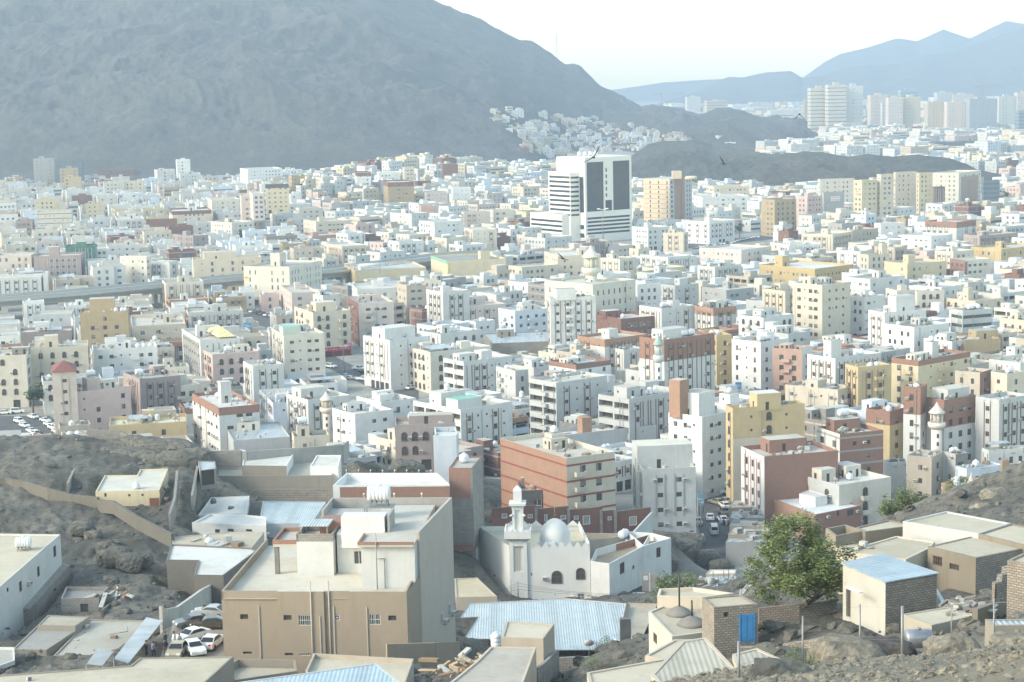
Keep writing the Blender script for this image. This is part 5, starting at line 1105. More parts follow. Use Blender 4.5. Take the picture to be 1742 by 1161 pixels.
def fwall(name,t,pts,h,mat,label,thick=0.3,cat='wall',ops=None,cap=None,drop=0.6):
 """free-standing wall; pts = (x, y, distance) of its top edge in the picture"""
 P=[at_Y(*px(t,x,y),Z)for x,y,Z in pts];mb=MB();n=len(P)
 for i in range(n-1):
  a,b=P[i],P[i+1];d=Vector((b.x-a.x,b.y-a.y));L=d.length;u=d/L;nn=Vector((u.y,-u.x))*thick/2
  hb=[h if not isinstance(h,(list,tuple))else h[i],h if not isinstance(h,(list,tuple))else h[i+1]]
  A=[Vector((a.x,a.y))+nn,Vector((b.x,b.y))+nn,Vector((b.x,b.y))-nn,Vector((a.x,a.y))-nn]
  zt=[a.z,b.z,b.z,a.z];zb_=[a.z-hb[0]-drop,b.z-hb[1]-drop,b.z-hb[1]-drop,a.z-hb[0]-drop]
  mb.prism([(p.x,p.y)for p in A],zb_,zt,0)
 o=mb.build(name,mat);tag(o,label,cat);return o
def posts(o,t,xs,y,Z,mat=None):pass
PB=BEIGEW=plaster((0.34,0.28,0.215),.35);PS=plaster((0.47,0.415,0.36),.3);WP=plaster((0.58,0.59,0.58),.4)
BR=(0.42,0.385,0.31);BR2=(0.47,0.425,0.335)
o,Wd,zt=nb('N1',[(0,690),(297,432),(-350,425),(-600,800),(-130,800)],28.5,Z=236,col='white',label="long white walled house on a rubble stone base at the left edge",ref="white house on the rubble base",roofc=BR2,wins={0:[(262,498,278,538,'slide'),(182,595,197,634,'grille'),(93,672,110,708,'grille'),(33,695,43,713)]},acs={0:[(138,672)]},parapet=0.25)
sb2=MB();a=at_Y(*px('N1',175,790),243.5);b=at_Y(*px('N1',330,575),268.5)
u_=(Wd[1]-Wd[0])if True else None
base_m=MB();A2=[at_z(*px('N1',100,600),zt),at_z(*px('N1',297,432),zt)]
dd=Vector((A2[1].x-A2[0].x,A2[1].y-A2[0].y)).normalized();nn=Vector((dd.y,-dd.x));e0,e1=Vector(A2[0].xy),Vector(A2[1].xy)
base_m.prism([tuple(q)for q in(e0+nn*1.0,e1+nn*1.0+dd*.6,e1+dd*.6,e0)],[26,27,27,26],[zt-5.6,zt-4.6,zt-4.4,zt-5.4],0)
bo=base_m.build("stone_base",STONEW,o);bo.location=-o.location
tk=at_z(*px('N1',118,512),zt-.3);tank(tk,'lying',0.1,True,.88,"white lying water tank on the long white walled house at the left edge")
o,Wd,zt=nb('N1',[(470,222),(785,215),(828,108),(690,112),(675,140),(515,142)],32.6,Z=302,col='yellow',label="small pale yellow house with a brown door on the rocky slope",ref="small yellow house",roofc=(0.61,0.59,0.53),wins={0:[(742,254,783,316,'door'),(512,232,527,247),(631,233,643,246),(696,232,708,244)]},parapet=.25)
dm=MB();dm.box(-.62,.62,-.06,0,0,2.1);dm.box(-.02,.02,-.09,-.06,0.1,2.0,1);dm.box(-.5,-.1,-.08,-.06,1.2,1.9,1);dm.box(.1,.5,-.08,-.06,1.2,1.9,1)
def add_door(o,Wd,edge,zb,t,x,y,mat,w=1.0,h=2.1,n='door'):
 a,b=Wd[edge],Wd[(edge+1)%len(Wd)];u,v=plane_uv(a,b,zb,*px(t,x,y));d=Vector((b.x-a.x,b.y-a.y)).normalized();nn=Vector((d.y,-d.x))
 m=MB();m.box(-w/2,w/2,-.05,0,0,h);m.box(-w/2+.08,-.03,-.08,-.05,.15,h-.15);m.box(.03,w/2-.08,-.08,-.05,.15,h-.15);m.box(w*.3,w*.38,-.14,-.08,h*.45,h*.5,1)
 for q in(-w/2-.05,w/2+.05):m.box(q-.05,q+.05,-.1,.0,0,h+.06,0)
 p=Vector((a.x,a.y))+d*u-nn*.02;ob=m.build(n,[mat,METAL],o);ob.location=(p.x-o.location.x,p.y-o.location.y,zb+v-o.location.z);ob.rotation_euler=(0,0,math.atan2(d.y,d.x));return ob
add_door(o,Wd,0,31.8,'N1',762,316,flat("door_rust",(0.22,0.085,0.05),.7),1.3)
tank(at_z(*px('N1',672,210),zt-.3),'round',0,True,.75,"small white tank on the small yellow house of the rocky slope")
stp=MB();A=at_Y(*px('N1',760,320),299);
for k in range(12):stp.box(-0.9+k*.22,0.9+k*.3,-k*.42-.42,-k*.42,-k*.22-1.6,-k*.22,0)
tag(stp.build("steps",CONC,None,A),"concrete steps running down from the yellow house's brown door","stairs")
fwall("stone_wall",'N1',[(485,262,299),(560,268,294),(680,345,284),(850,430,272)],1.5,plaster((.14,.13,.11),.5),"low rubble wall running down the slope below the yellow house",.5)
fwall("stone_wall",'N1',[(-60,150,312),(30,155,312),(120,170,310),(240,205,305),(350,235,303),(484,250,301)],2.0,plaster((.135,.125,.105),.5),"long weathered wall crossing the rocky slope, left of the yellow house",.5)
fwall("stone_wall",'N1',[(332,180,308),(375,90,326),(405,-20,350)],2.2,BLOCKW,"grey block wall climbing the slope behind the yellow house",.4)
fwall("stone_wall",'N1',[(872,118,302),(860,250,290),(835,330,283)],2.0,BLOCKW,"short grey wall beside the steps, right of the yellow house",.4)
fwall("stone_wall",'N1',[(972,95,312),(945,240,292)],1.8,BLOCKW,"grey wall left of the small crumpled tin shelter",.4)
fwall("stone_wall",'X',[(148,730,346),(205,733,346),(232,748,345),(320,756,344),(350,768,342),(410,766,341)],2.4,BLOCKW,"grey block wall along the top of the rocky slope, below the golden building",.4)
fwall("stone_wall",'X',[(350,770,342),(420,768,341),(582,757,350),(592,750,365)],2.8,GREYW,"long grey wall behind the grey stone house",.4)
fwall("green_fence",'N1',[(145,95,322),(225,70,326),(300,-10,345)],2.6,flat("green_net",(0.05,0.13,0.095),.8),"dark green netting fence on the slope at the left",.06,cat='fence')
o,Wd,zt=nb('N1',[(985,118),(1065,108),(1060,72),(975,70)],35.3,Z=304,col='block',label="tiny shelter with a crumpled tin roof, left of the grey stone house",ref="tiny tin shelter",roofc='tin',parapet=.15,wins={0:[(992,120,1058,185,'door')]})
nb('N1',[(945,375),(1310,388),(1310,345),(1200,335),(1035,330)],28.6,Z=296,col='bright',label="low white house with small black windows, below the grey stone house",ref="low white roofs house",roofc=(0.61,0.60,0.58),wins={0:[(1058,410,1084,426),(1120,404,1152,424),(1212,404,1240,420)]})
nb('N1',[(975,338),(1215,330),(1228,243),(1040,250)],29,Z=304,col='bright',label="raised white roof behind the low white house, below the grey stone house",ref="raised white roof",roofc=(0.63,0.63,0.60),parapet=.15)
nb('N2',[(290,380),(550,378),(622,272),(310,268)],28.4,Z=298,col='lightgrey',label="low house under a pale blue rusty metal roof, behind the big beige house",ref="pale blue roofed house",roofc='tin',parapet=.12)
nb('N1',[(820,558),(975,560),(955,632),(1100,634),(1265,512),(1235,498),(842,480)],29.6,Z=258,col=(0.18,.165,.15),label="dark walled house under an L shaped white roof on the littered slope",ref="L shaped white roof house",roofc=(0.59,0.59,0.57),parapet=.2)
nb('N1',[(848,478),(1240,496),(1300,425),(1130,420),(850,445)],30,Z=270,col='beige',label="low beige roof strewn with debris, behind the L shaped white roof",ref="debris strewn roof",roofc=BR2,parapet=.12,clutter=True)
junk("debris",'N1',1150,460,33.2,40,5,[CONCD,flat("scrap_wood",(0.24,0.16,0.10),0.9),CONC],"scattered scrap on the low beige roof behind the L shaped white roof",seed=4)
tank(at_z(*px('N1',1030,490),33.2),'round',0,True,.8,"small grey white tank at the edge of the L shaped white roof")
o,Wd,zt=nb('N1',[(300,748),(487,745),(535,690),(325,690)],31.6,Z=243,col='block',label="open roofed dark grey shed with a black doorway, beside the long white house",ref="dark grey shed",roofc=(0.26,0.25,0.23),parapet=.5,wins={0:[(395,775,436,826,'door')]})
junk("planks",'N1',545,740,33,22,3,[flat("scrap_pale",(0.5,0.5,0.48),0.8),flat("scrap_wood",(0.24,0.16,0.10),0.9)],"heap of broken boards right of the dark grey shed",flatn=True,seed=9)
fwall("yard_wall",'N1',[(500,805,236),(580,740,250),(803,738,252),(800,790,238)],2.9,plaster((0.16,.14,.12),.3),"dark brown yard wall right of the dark grey shed",.3)
fwall("yard_wall",'N1',[(790,785,222),(812,800,224),(870,790,232),(990,705,244),(1135,628,262)],[3.2,3.4,3.4,3.3,3.0],plaster((0.50,.48,.45),.7),"tall stained whitewashed wall behind the parked cars",.4)
nb('N1',[(262,1030),(545,1025),(800,858),(440,850)],33.5,Z=216,col='stone',label="large cracked grey roof left of the parked cars",ref="cracked grey roof",roofc=(0.39,0.37,0.32),parapet=.15,clutter=True)
nb('N1',[(62,998),(228,1002),(410,882),(180,884)],33,Z=218,col='stone',label="dark cracked stepped roof beside the long white house",ref="dark cracked roof",roofc=(0.31,0.30,0.28),parapet=.12)
nb('N1',[(185,880),(370,884),(440,838),(235,830)],33,Z=226,col='stone',label="small upper beige step of the dark cracked roof",ref="small beige step roof",roofc=BR,parapet=.1)
nb('N1',[(-60,1100),(73,1052),(70,988),(-80,985)],36,Z=205,col='white',label="white walled hut at the bottom of the long white house, on the left edge",ref="white hut at the left edge",roofc=(0.42,0.41,0.37),parapet=.3)
for pts,lb,Zc in(([(560,1045),(632,1068),(802,872),(722,854)],"long corrugated canopy over the alley beside the cracked grey roof",201),([(425,1072),(505,1080),(562,1022),(482,1008)],"short corrugated sheet in front of the long alley canopy",196)):
 P=[px('N1',*p)for p in pts];z=at_Y(*P[0],Zc).z;Q=[at_z(x,y,z)for x,y in P];m=MB();c_=sum(Q,Vector())/4
 r=empty("canopy",c_,label=lb,cat="canopy")
 ax=(Q[2]-Q[1]).normalized();uvs=[((q-c_).dot(ax),(q-c_).dot(Vector((-ax.y,ax.x,0))))for q in Q]
 m.face([tuple(q-c_+Vector((0,0,.35 if i>1 else 0)))for i,q in enumerate(Q)],0,uvs);m.face([tuple(q-c_+Vector((0,0,.27 if i>1 else-.08)))for i,q in reversed(list(enumerate(Q)))],0,uvs[::-1]);m.build("sheet",tin_grey if 'short' in lb else tin_white,r)
 for q in Q:pp=q-c_;g=MB();g.tube((pp.x,pp.y,pp.z-3.2),(pp.x,pp.y,pp.z+.1),.06,6);g.build("post",METAL,r)
nb('N1',[(-60,1130),(640,1078),(690,1040),(1150,1033),(1005,1165),(900,1260),(-60,1400)],38.6,Z=185,k0=1,col='stone',label="wide beige roof across the bottom left, in front of the parked cars",ref="bottom left beige roof",roofc=BR2,parapet=.12,clutter=True)
nb('N2',[(120,1160),(480,1105),(470,1050),(185,1045),(120,1090)],38.4,Z=190,k0=1,col='stone',label="grey walled roof corner in front of the big beige house",ref="grey walled roof corner",roofc=BR2,parapet=.9)
nb('N2',[(520,1105),(545,1225),(990,1225),(1052,1045),(560,1018)],38.4,Z=184,k0=0,col='beige',label="beige parapeted roof in front of the big beige house, behind the blue striped roof",ref="beige parapeted roof",roofc=BR2,parapet=.5)
o,Wd,zt=nb('N2',[(80,1175),(-20,1300),(1100,1300),(985,1158),(868,1067)],40,Z=170,k0=4,col='lightgrey',label="blue striped corrugated roof cut by the bottom edge",ref="blue striped roof",roofc='tin',parapet=.05)
ro=[c for c in bpy.data.objects if c.parent==o and c.name.startswith('roof')][0];ro.data.materials[0]=tin_blue
fwall("yard_wall",'N2',[(918,972,196),(1156,966,200),(1275,960,206)],2.2,PB,"beige rough wall at the right foot of the big beige house",.3)
# -- the big beige house
zt1,zt2=45.2,50.3
def Z1(x,y):return at_z(*px('N2',x,y),zt1)
def Z2(x,y,z=zt2):return at_z(*px('N2',x,y),z)
FL,FR=Z1(105,712),Z1(1020,712);BLk=Z1(355,492);C1,C2=Z1(378,712),Z1(735,703)
e=Vector((FR.x-FL.x,FR.y-FL.y)).normalized();f=Vector((-e.y,e.x));O=Vector((FL.x,FL.y));Wf=(Vector(FR.xy)-O).length
bh=empty("house",(O.x,O.y,36.5),rz=math.atan2(e.y,e.x),label="big beige house with terraces, a tall side wall and a white tank",cat="house")
zz=36.5;ZT=zt1-zz;ZU=zt2-zz
mb=MB()
def wpix(x0,y0,x1,y1):
 a,b=Vector((O.x,O.y,0)),Vector((O.x+e.x,O.y+e.y,0));u0,v1=plane_uv(a,b,zz,*px('N2',x0,y0));u1,v0=plane_uv(a,b,zz,*px('N2',x1,y1));return u0,u1,v0,v1
s1=wpix(380,700,615,800);sA,sB=s1[0],s1[1];s2=wpix(615,700,738,800)[1]
fw=[(198,826,238,851,'v'),(415,826,455,851,'v'),(488,826,550,878,'w'),(662,826,690,855,'w'),(836,824,892,874,'w'),(930,828,970,853,'v'),(422,1012,462,1024,'v'),(492,1014,550,1026,'w'),(212,1010,256,1022,'v')]
segs=[(0,sA,0.0),(sA,sB,-.35),(sB,s2,-.1),(s2,Wf,-.35)]
ws=[]
for(ua,ub,off)in segs:
 ops=[]
 for(x0,y0,x1,y1,k)in fw:
  u0,u1,v0,v1=wpix(x0,y0,x1,y1)
  if ua<u0 and u1<ub:ops.append((u0-ua,u1-ua,v0+3,v1+3,.18,2 if k=='v' else None));ws.append(((u0+u1)/2,off,v0,u1-u0,v1-v0,k))
 facade(mb,(ua,off),(ub,off),-3,ZT,ops)
for a_,b_ in zip(segs,segs[1:]):
 x=a_[1];
 if b_[2]<a_[2]:facade(mb,(x,a_[2]),(x,b_[2]),-3,ZT,[])
 else:facade(mb,(x,a_[2]),(x,b_[2]),-3,ZT,[])
D1=22.0
loc=lambda P:((Vector(P.xy)-O).dot(e),(Vector(P.xy)-O).dot(f))
rw0=loc(Z2(1080,420));rw1=loc(Z2(1242,250));lw=loc(BLk);xr=rw0[0];yr0=rw0[1];yr1=rw1[1];D1=yr1
facade(mb,(Wf,segs[-1][2]),(xr,yr0),-3,ZT,[]);facade(mb,(0,D1),(0,0),-3,ZT,[])
t=.22
mb.box(0,t,.0,D1,ZT-1.0,ZT-.001,0)
for(ua,ub,off)in segs:mb.box(ua+(0 if ua else 0),ub,off+.001,off+t,ZT-.85,ZT,0)
mb.box(Wf-t,Wf-.003,0,yr0,ZT-.85,ZT-.002,0)
mb.build("wall",[BEIGEW,GLASS,flat("recess_dark",(0,0,0))],bh)
tf=MB();tf.face([(0.1,-.2,ZT-.85),(Wf-.1,-.2,ZT-.85),(Wf-.1,D1,ZT-.85),(0.1,D1,ZT-.85)]);tf.build("terrace",roofm((0.52,.49,.42)),bh)
for(u,off,v,w,h_,k)in ws:
 if k=='w':
  inst('window',win_mesh(max(.6,w),max(.6,h_),'w','grille'),bh,(u,off+.12,v))
sw=MB();wd_=[(1168,862,1198,885),(1222,780,1238,830)]
facade(sw,(xr,yr0),(rw1[0],yr1),-5,ZU,[]);facade(sw,(xr-.3,yr0),(xr,yr0),-5,ZU,[]);facade(sw,(rw1[0],yr1),(rw1[0]-14,yr1),-5,ZU,[])
facade(sw,(rw1[0]-.3,yr1),(xr-.3,yr0),-5,ZU,[]);sw.face([(xr-.3,yr0,ZU),(xr,yr0,ZU),(rw1[0],yr1,ZU),(rw1[0]-.3,yr1,ZU)])
sw.build("side_wall",PS,bh)
for(x,y,w_,h__)in((1228,805,1.2,1.4),(1190,845,1.0,1.2)):
 a3=Vector((*(O+e*xr+f*yr0),0));b3=Vector((*(O+e*rw1[0]+f*yr1),0));u,v=plane_uv(a3,b3,zz,*px('N2',x,y));dq=Vector((rw1[0]-xr,yr1-yr0)).normalized()
 inst('window',win_mesh(w_,h__,'w','grille'),bh,(xr+dq.x*u+.04,yr0+dq.y*u,v-.6),math.atan2(dq.y,dq.x));inst('air_conditioner',ac_mesh(),bh,(xr+dq.x*(u+1.4),yr0+dq.y*(u+1.4),v-1.0),math.atan2(dq.y,dq.x))
zu=ZU-1.1;gl=zu+zz
def U2(x,y,z=None):return loc(at_z(*px('N2',x,y),(zu if z is None else z)+zz))
ua=U2(793,490);ub=U2(1080,498);up=MB()
x0u,y0u=ua;x1u=xr-.3;yb=D1-.4
wuv=lambda x,y:plane_uv(Vector((*(O+e*x0u+f*y0u),0)),Vector((*(O+e*(x0u+1)+f*y0u),0)),zz,*px('N2',x,y))
facade(up,(x0u,y0u),(x1u,y0u),ZT-.85,zu,[]);facade(up,(x0u,yb),(x0u,y0u),ZT-.85,zu,[]);facade(up,(x1u,y0u),(x1u,yb),ZT-.85,zu,[])
up.build("upper_wall",WP,bh)
ur=MB();ur.box(x0u-.3,x1u,y0u-.5,yb,zu,zu+.25,0);ur.build("upper_roof",roofm((0.52,.50,.45)),bh)
ed=MB();ed.box(x0u-.3,x1u,y0u-.52,y0u-.3,zu+.252,zu+.55,0);ed.box(x0u-.32,x0u-.1,y0u-.3,y0u+4,zu+.252,zu+.5,0);ed.build("brick_edge",RED_BRICK,bh)
mA=U2(675,470);mz=zu-.2;q=MB()
mx0,my0=loc(at_z(*px('N2',680,622),zt1-.85));mx1=x0u
facade(q,(mx0,my0),(mx1,my0),ZT-.85,mz,[(1.9,3.1,1.0,2.6,.15,None)]);facade(q,(mx0,my0+7),(mx0,my0),ZT-.85,mz,[]);q.face([(mx0,my0,mz),(mx1,my0,mz),(mx1,my0+7,mz),(mx0,my0+7,mz)])
q.build("middle_wall",WP,bh);inst('window',win_mesh(1.2,1.6,'w'),bh,(mx0+2.5,my0+.1,ZT-.85+1.0))
tx0,ty0=loc(at_z(*px('N2',482,636),zt1-.85));tx1,_=loc(at_z(*px('N2',660,638),zt1-.85));tz=ZT-.85+4.0
q=MB();facade(q,(tx0,ty0),(tx1,ty0),ZT-.85,tz,[]);facade(q,(tx1,ty0),(tx1,ty0+5.5),ZT-.85,tz,[]);facade(q,(tx0,ty0+5.5),(tx0,ty0),ZT-.85,tz,[]);q.face([(tx0,ty0,tz),(tx1,ty0,tz),(tx1,ty0+5.5,tz),(tx0,ty0+5.5,tz)],0);q.build("stair_room",WP,bh)
q=MB();zq=tz
for a_,b_,c_,d_ in((tx0,tx1,ty0,ty0+.2),(tx0,tx0+.2,ty0,ty0+5),(tx1-.2,tx1,ty0+.2,ty0+5),(tx0,tx1,ty0+5,ty0+5.2)):q.box(a_,b_,c_,d_,zq+.003,zq+.9)
q.build("stair_parapet",BLOCKW,bh)
q=MB();q.box(tx0+.2,tx1-.6,ty0+.7,ty0+4.2,zq+1.6,zq+1.68);
for a_ in(tx0+.4,tx1-.8):
 for b_ in(ty0+.9,ty0+4):q.tube((a_,b_,zq),(a_,b_,zq+1.6),.05,5)
q.build("tin_shade",tin_white,bh)
cz=ZT-.85+3.6;ca=U2(360,480,cz);cb_=U2(500,470,cz);cd=U2(430,392,cz)
q=MB();q.box(ca[0],tx0+.6,ca[1],ca[1]+6.2,cz-.35,cz);q.build("porch_slab",roofm((0.50,.47,.41)),bh)
q=MB()
for a_,b_,c_,d_ in((ca[0]-.05,tx0+.6,ca[1]-.05,ca[1]+.2),(ca[0]-.05,ca[0]+.2,ca[1]+.2,ca[1]+6.2),(ca[0]+.2,tx0+.6,ca[1]+6.0,ca[1]+6.25)):q.box(a_,b_,c_,d_,cz+.003,cz+.45)
q.build("porch_brick",RED_BRICK,bh)
for cx_,cy_ in((ca[0]+.35,ca[1]+.35),(ca[0]+2.6,ca[1]+5.0)):
 q=MB();q.box(cx_-.25,cx_+.25,cy_-.25,cy_+.25,ZT-.85,cz-.352);q.build("column",CONCD,bh)
def rbox(n,xa,ya,w,d,z0,h_,mat,x2=0):
 q=MB();q.box(xa,xa+w,ya,ya+d,z0,z0+h_);return q.build(n,mat,bh)
rb=U2(700,420,zu+.25);rbox("roof_room",rb[0],rb[1]-.5,5.0,2.4,zu-1.5,3.6,WP)
rc_=U2(590,395,zu);rbox("roof_room_brick",rc_[0],rc_[1],4.2,3.4,zu-3,3.6,RED_BRICK)
rbox("rear_roof",rc_[0]-.6,rc_[1]+3.6,9,5,zu-3,3.2,CONC)
for a_,b_,c_,d_ in((rc_[0]-.4,rw1[0]-.3,D1-.25,D1),(rc_[0]-.4,rc_[0]-.15,rc_[1]+3.6,D1-.25)):rbox("grey_parapet",a_,c_,b_-a_,d_-c_,zu-3.0,ZU-zu+3.0-.004,GREYW)
rbox("grey_parapet",rb[0]+5.3,rb[1]-.3,.25,4.2,zu+.25,1.9,GREYW)
fr=MB();fr.box(0,6,0,.15,0,.25);
for x_,n_ in((548,1),(635,1)):
 pu=wpix(x_,700,x_+4,710)[0];off=-.35 if x_<600 else-.1
 q=MB();q.tube((pu,off-.12,-3),(pu,off-.12,ZT+1.2),.07,6);q.build("drain_pipe",PS,bh)
for x_ in(286,588,655,820):
 pu=wpix(x_,770,x_+4,790)[0];off=0 if x_<380 else(-.35 if x_<600 or x_>740 else-.1)
 q=MB();q.box(pu,pu+.14,off-.1,off,-3,ZT-1.7-(1 if x_==588 else 0));q.build("drain_pipe",PS,bh)
q=MB();px0=x0u+1.8;q.tube((px0,y0u-.6,ZT-.8),(px0,y0u-.6,zu+1.6),.06,6);q.tube((px0+.8,y0u-.15,ZT-.8),(px0+.8,y0u-.15,zu-1.4),.05,6);q.tube((px0,y0u-.15,zu-1.4),(px0+.8,y0u-.15,zu-1.4),.05,6);q.build("water_pipe",METAL,bh)
st=MB();Tq=U2(885,350,zu+.25)
for a_ in(-1.6,1.6):
 for b_ in(-.8,.8):st.box(Tq[0]+a_-.06,Tq[0]+a_+.06,Tq[1]+b_-.06,Tq[1]+b_+.06,zu+.25,zu+1.6)
st.box(Tq[0]-1.8,Tq[0]+1.8,Tq[1]-1,Tq[1]+1,zu+1.6,zu+1.7);st.build("tank_stand",METAL,bh)
for x_ in(820,968,1102):
 q=MB();lx,ly=U2(x_,236,ZU-zu+zu);q.tube((lx,D1-.12,ZU),(lx,D1-.12,ZU+.35),.03,5);q.lathe([(.06,.35),(.14,.48),(.06,.6)],8,(lx,D1-.12,ZU));q.build("lamp",flat("lamp_glass",(.7,.66,.5)),bh)
wp=O+e*Tq[0]+f*Tq[1];tank((wp.x,wp.y,zz+zu+1.7),'lying',math.atan2(e.y,e.x),True,1.08,"large ribbed white tank on a metal stand, on the big beige house",group="water tanks on the roofs")
reg(bh,[O,O+e*Wf,O+e*rw1[0]+f*D1,O+f*D1],34,zt2,bh['label'],"big beige house",name='house')
o,Wd,zt=nb('N2',[(80,145),(655,142),(650,60),(95,60)],27.5,Z=334,col=(0.26,.235,.20),label="long grey brown house on a rubble base, holding two white rooms",ref="grey stone house",roofc=(0.42,0.41,0.36),parapet=.4)
q=MB();a,b=Vector(Wd[0].xy),Vector(Wd[1].xy);
if a.x>b.x:a,b=b,a
q.prism([(a.x-.3,a.y-.35),(b.x+.3,b.y-.35),(b.x+.3,b.y+.5),(a.x-.3,a.y+.5)],zt-8,zt-2.4);g_=q.build("stone_base",STONEW,o);g_.location=-o.location
nb('N2',[(208,92),(427,95),(467,25),(320,20),(300,55),(215,60)],28,zt=zt+1.5,col='bright',label="left white room of the grey stone house, with a higher white roof",ref="left white room",roofc=(0.61,0.60,0.56),parapet=.2,sides={0:(0.26,.235,.20)},cols=[(0.26,.235,.20)])
nb('N2',[(543,96),(682,98),(695,42),(575,42)],28,zt=zt+1.3,col='bright',label="right white room of the grey stone house, with a small black window",ref="right white room",roofc=(0.61,0.60,0.56),parapet=.2)
o,Wd,zt=nb('N2',[(655,192),(1230,187),(1168,130),(722,130)],20,Z=322,col='bright',label="white walled terrace with lamp knobs over a brick wall, behind the big beige house",ref="white walled terrace",roofc=(0.63,0.63,0.61),parapet=1.4)
q=MB();a,b=Wd[0].xy,Wd[1].xy;q.prism([(a.x+1.2,a.y-.12),(b.x,b.y-.12),(b.x,b.y+.02),(a.x+1.2,a.y+.02)],zt-6,zt-.3);g_=q.build("brick_face",RED_BRICK,o);g_.location=-o.location
for k in range(8):
 p=Vector(Wd[3].xy).lerp(Vector(Wd[2].xy),k/7.5)if len(Wd)>3 else a;q=MB();q.tube((0,0,0),(0,0,.35),.03,5);q.lathe([(.06,.35),(.15,.48),(.06,.6)],8);g_=q.build("lamp",flat("lamp_glass",(.7,.66,.5)),o);g_.location=(p.x-o.location.x,p.y-o.location.y,zt-o.location.z)
o,Wd,zt=nb('N3',[(10,105),(124,106),(176,45),(50,50)],17.5,Z=330,col='brick',label="red brick block over bare grey blockwork, left of the white mosque's minaret",ref="brick over blockwork house",roofc=(0.42,0.40,0.36),parapet=.3,trimc='grey',sides={1:'block'},cols=['block'])
q=MB();a,b=Wd[0].xy,Wd[1].xy;q.prism([(a.x,a.y-.1),(b.x+.1,b.y-.1),(b.x+.1,b.y+.05),(a.x,a.y+.05)],zt-14,zt-5.6);q.prism([(b.x-.35,b.y-.16),(b.x+.12,b.y-.16),(b.x+.12,b.y-.11),(b.x-.35,b.y-.11)],zt-5.6,zt);g_=q.build("blockwork",BLOCKW,o);g_.location=-o.location
tank(at_z(*px('N3',85,80),zt-.3),'round',0,True,1.1,"round white tank on the red brick block left of the white mosque")
nb('X',[(737,742),(776,741),(780,735),(742,736)],26,Z=345,col='bluish',label="plain white slab room rising above the white walled terrace",ref="plain white slab room",roofc=(0.59,0.59,0.58))
# -- the white mosque
zt=at_Y(*px('N3',325,500),320).z;PL=lambda x,y,z=zt:at_z(*px('N3',x,y),z)
F_,R_,L_=PL(325,500),PL(705,497),PL(155,393);e=Vector((R_.x-F_.x,R_.y-F_.y)).normalized();f=Vector((-e.y,e.x));O=Vector(F_.xy)
Wm=(Vector(R_.xy)-O).length;Lx,Ly=(Vector(L_.xy)-O).dot(e),(Vector(L_.xy)-O).dot(f);zb_=9.5
mo=empty("mosque",(O.x,O.y,zb_),rz=math.atan2(e.y,e.x),label="small white mosque with a dome, a square minaret and saw toothed parapets",cat="mosque")
Hm=zt-zb_;WH=plaster((0.68,0.675,0.65),.25,.02);MW=[WH,GLASS,flat("recess_dark",(0,0,0)),plaster((0.6,.55,.42),.2)]
def mp(x,y):return plane_uv(Vector((O.x,O.y,0)),Vector((*(O+e),0)),zb_,*px('N3',x,y))
mb=MB();ops=[];wl_=[]
for(x0,y0,x1,y1,k)in((368,645,398,675,'w'),(412,623,424,638,'w'),(644,727,680,752,'w')):
 u0,v1=mp(x0,y0);u1,v0=mp(x1,y1);w_,h_=max(.4,round((u1-u0)*5)/5),max(.4,round((v1-v0)*5)/5);ops.append((u0,u0+w_,v0,v0+h_,.12,None));wl_.append((u0+w_/2,v0,w_,h_))
facade(mb,(0,0),(Wm,0),0,Hm,ops);facade(mb,(Lx,Ly),(0,0),0,Hm,[]);facade(mb,(Wm,0),(Wm+Lx*.3,Ly),0,Hm,[]);facade(mb,(Wm+Lx*.3,Ly),(Lx,Ly),0,Hm,[])
mb.build("wall",MW,mo)
for u,v,w_,h_ in wl_:inst('window',win_mesh(w_,h_,'w','grille'),mo,(u,.1,v))
for x0,y0,x1,y1 in((519,618,565,670),(640,600,678,650)):
 u0,v1=mp(x0,y0);u1,v0=mp(x1,y1);inst('window',win_mesh(u1-u0,v1-v0,'b','arch'),mo,((u0+u1)/2,-.03,v0))
for x,y in((484,655),(616,748)):u,v=mp(x,y);inst('air_conditioner',ac_mesh(),mo,(u,0,v))
rf=MB();rf.face([(.1,.1,Hm-1.0),(Wm-.1,.1,Hm-1.0),(Wm+Lx*.3,Ly-.1,Hm-1.0),(Lx+.1,Ly-.1,Hm-1.0)]);rf.build("roof",roofm((.66,.60,.45)),mo)
cr_=MB()
def teeth(mb_,a,b,n,h_,th=.22,z=Hm):
 a,b=Vector(a),Vector(b);u=(b-a)/n;d=u.normalized();nn=Vector((d.y,-d.x))*th
 for k in range(n):
  p,q=a+u*k,a+u*(k+1);m_=(p+q)/2
  F1=[(p.x,p.y,z+.002),(q.x,q.y,z+.002),(m_.x,m_.y,z+h_)];B1=[(x-nn.x,y-nn.y,zz_)for x,y,zz_ in F1]
  mb_.face(F1);mb_.face(B1[::-1]);mb_.face([F1[1],B1[1],B1[2],F1[2]]);mb_.face([F1[2],B1[2],B1[0],F1[0]])
teeth(cr_,(2.2,0),(Wm,0),8,1.0);teeth(cr_,(Wm,0),(Wm+Lx*.3,Ly),8,1.0);teeth(cr_,(Wm+Lx*.3,Ly),(Lx+5,Ly),6,1.0)
cr_.build("parapet_teeth",WH,mo)
dc=loc2=((Vector(PL(530,500).xy)-O).dot(e),(Vector(PL(530,500).xy)-O).dot(f)+4.5)
dm_=MB();r_=2.75;dm_.lathe([(r_+.2,Hm-1.2),(r_+.2,Hm-.2),(r_,Hm-.2),(r_,Hm+.6),(r_*.97,Hm+1.4),(r_*.87,Hm+2.3),(r_*.68,Hm+3.2),(r_*.42,Hm+3.85),(r_*.18,Hm+4.15),(.05,Hm+4.25)],40,(dc[0],dc[1],0));dm_.build("dome",WH,mo)
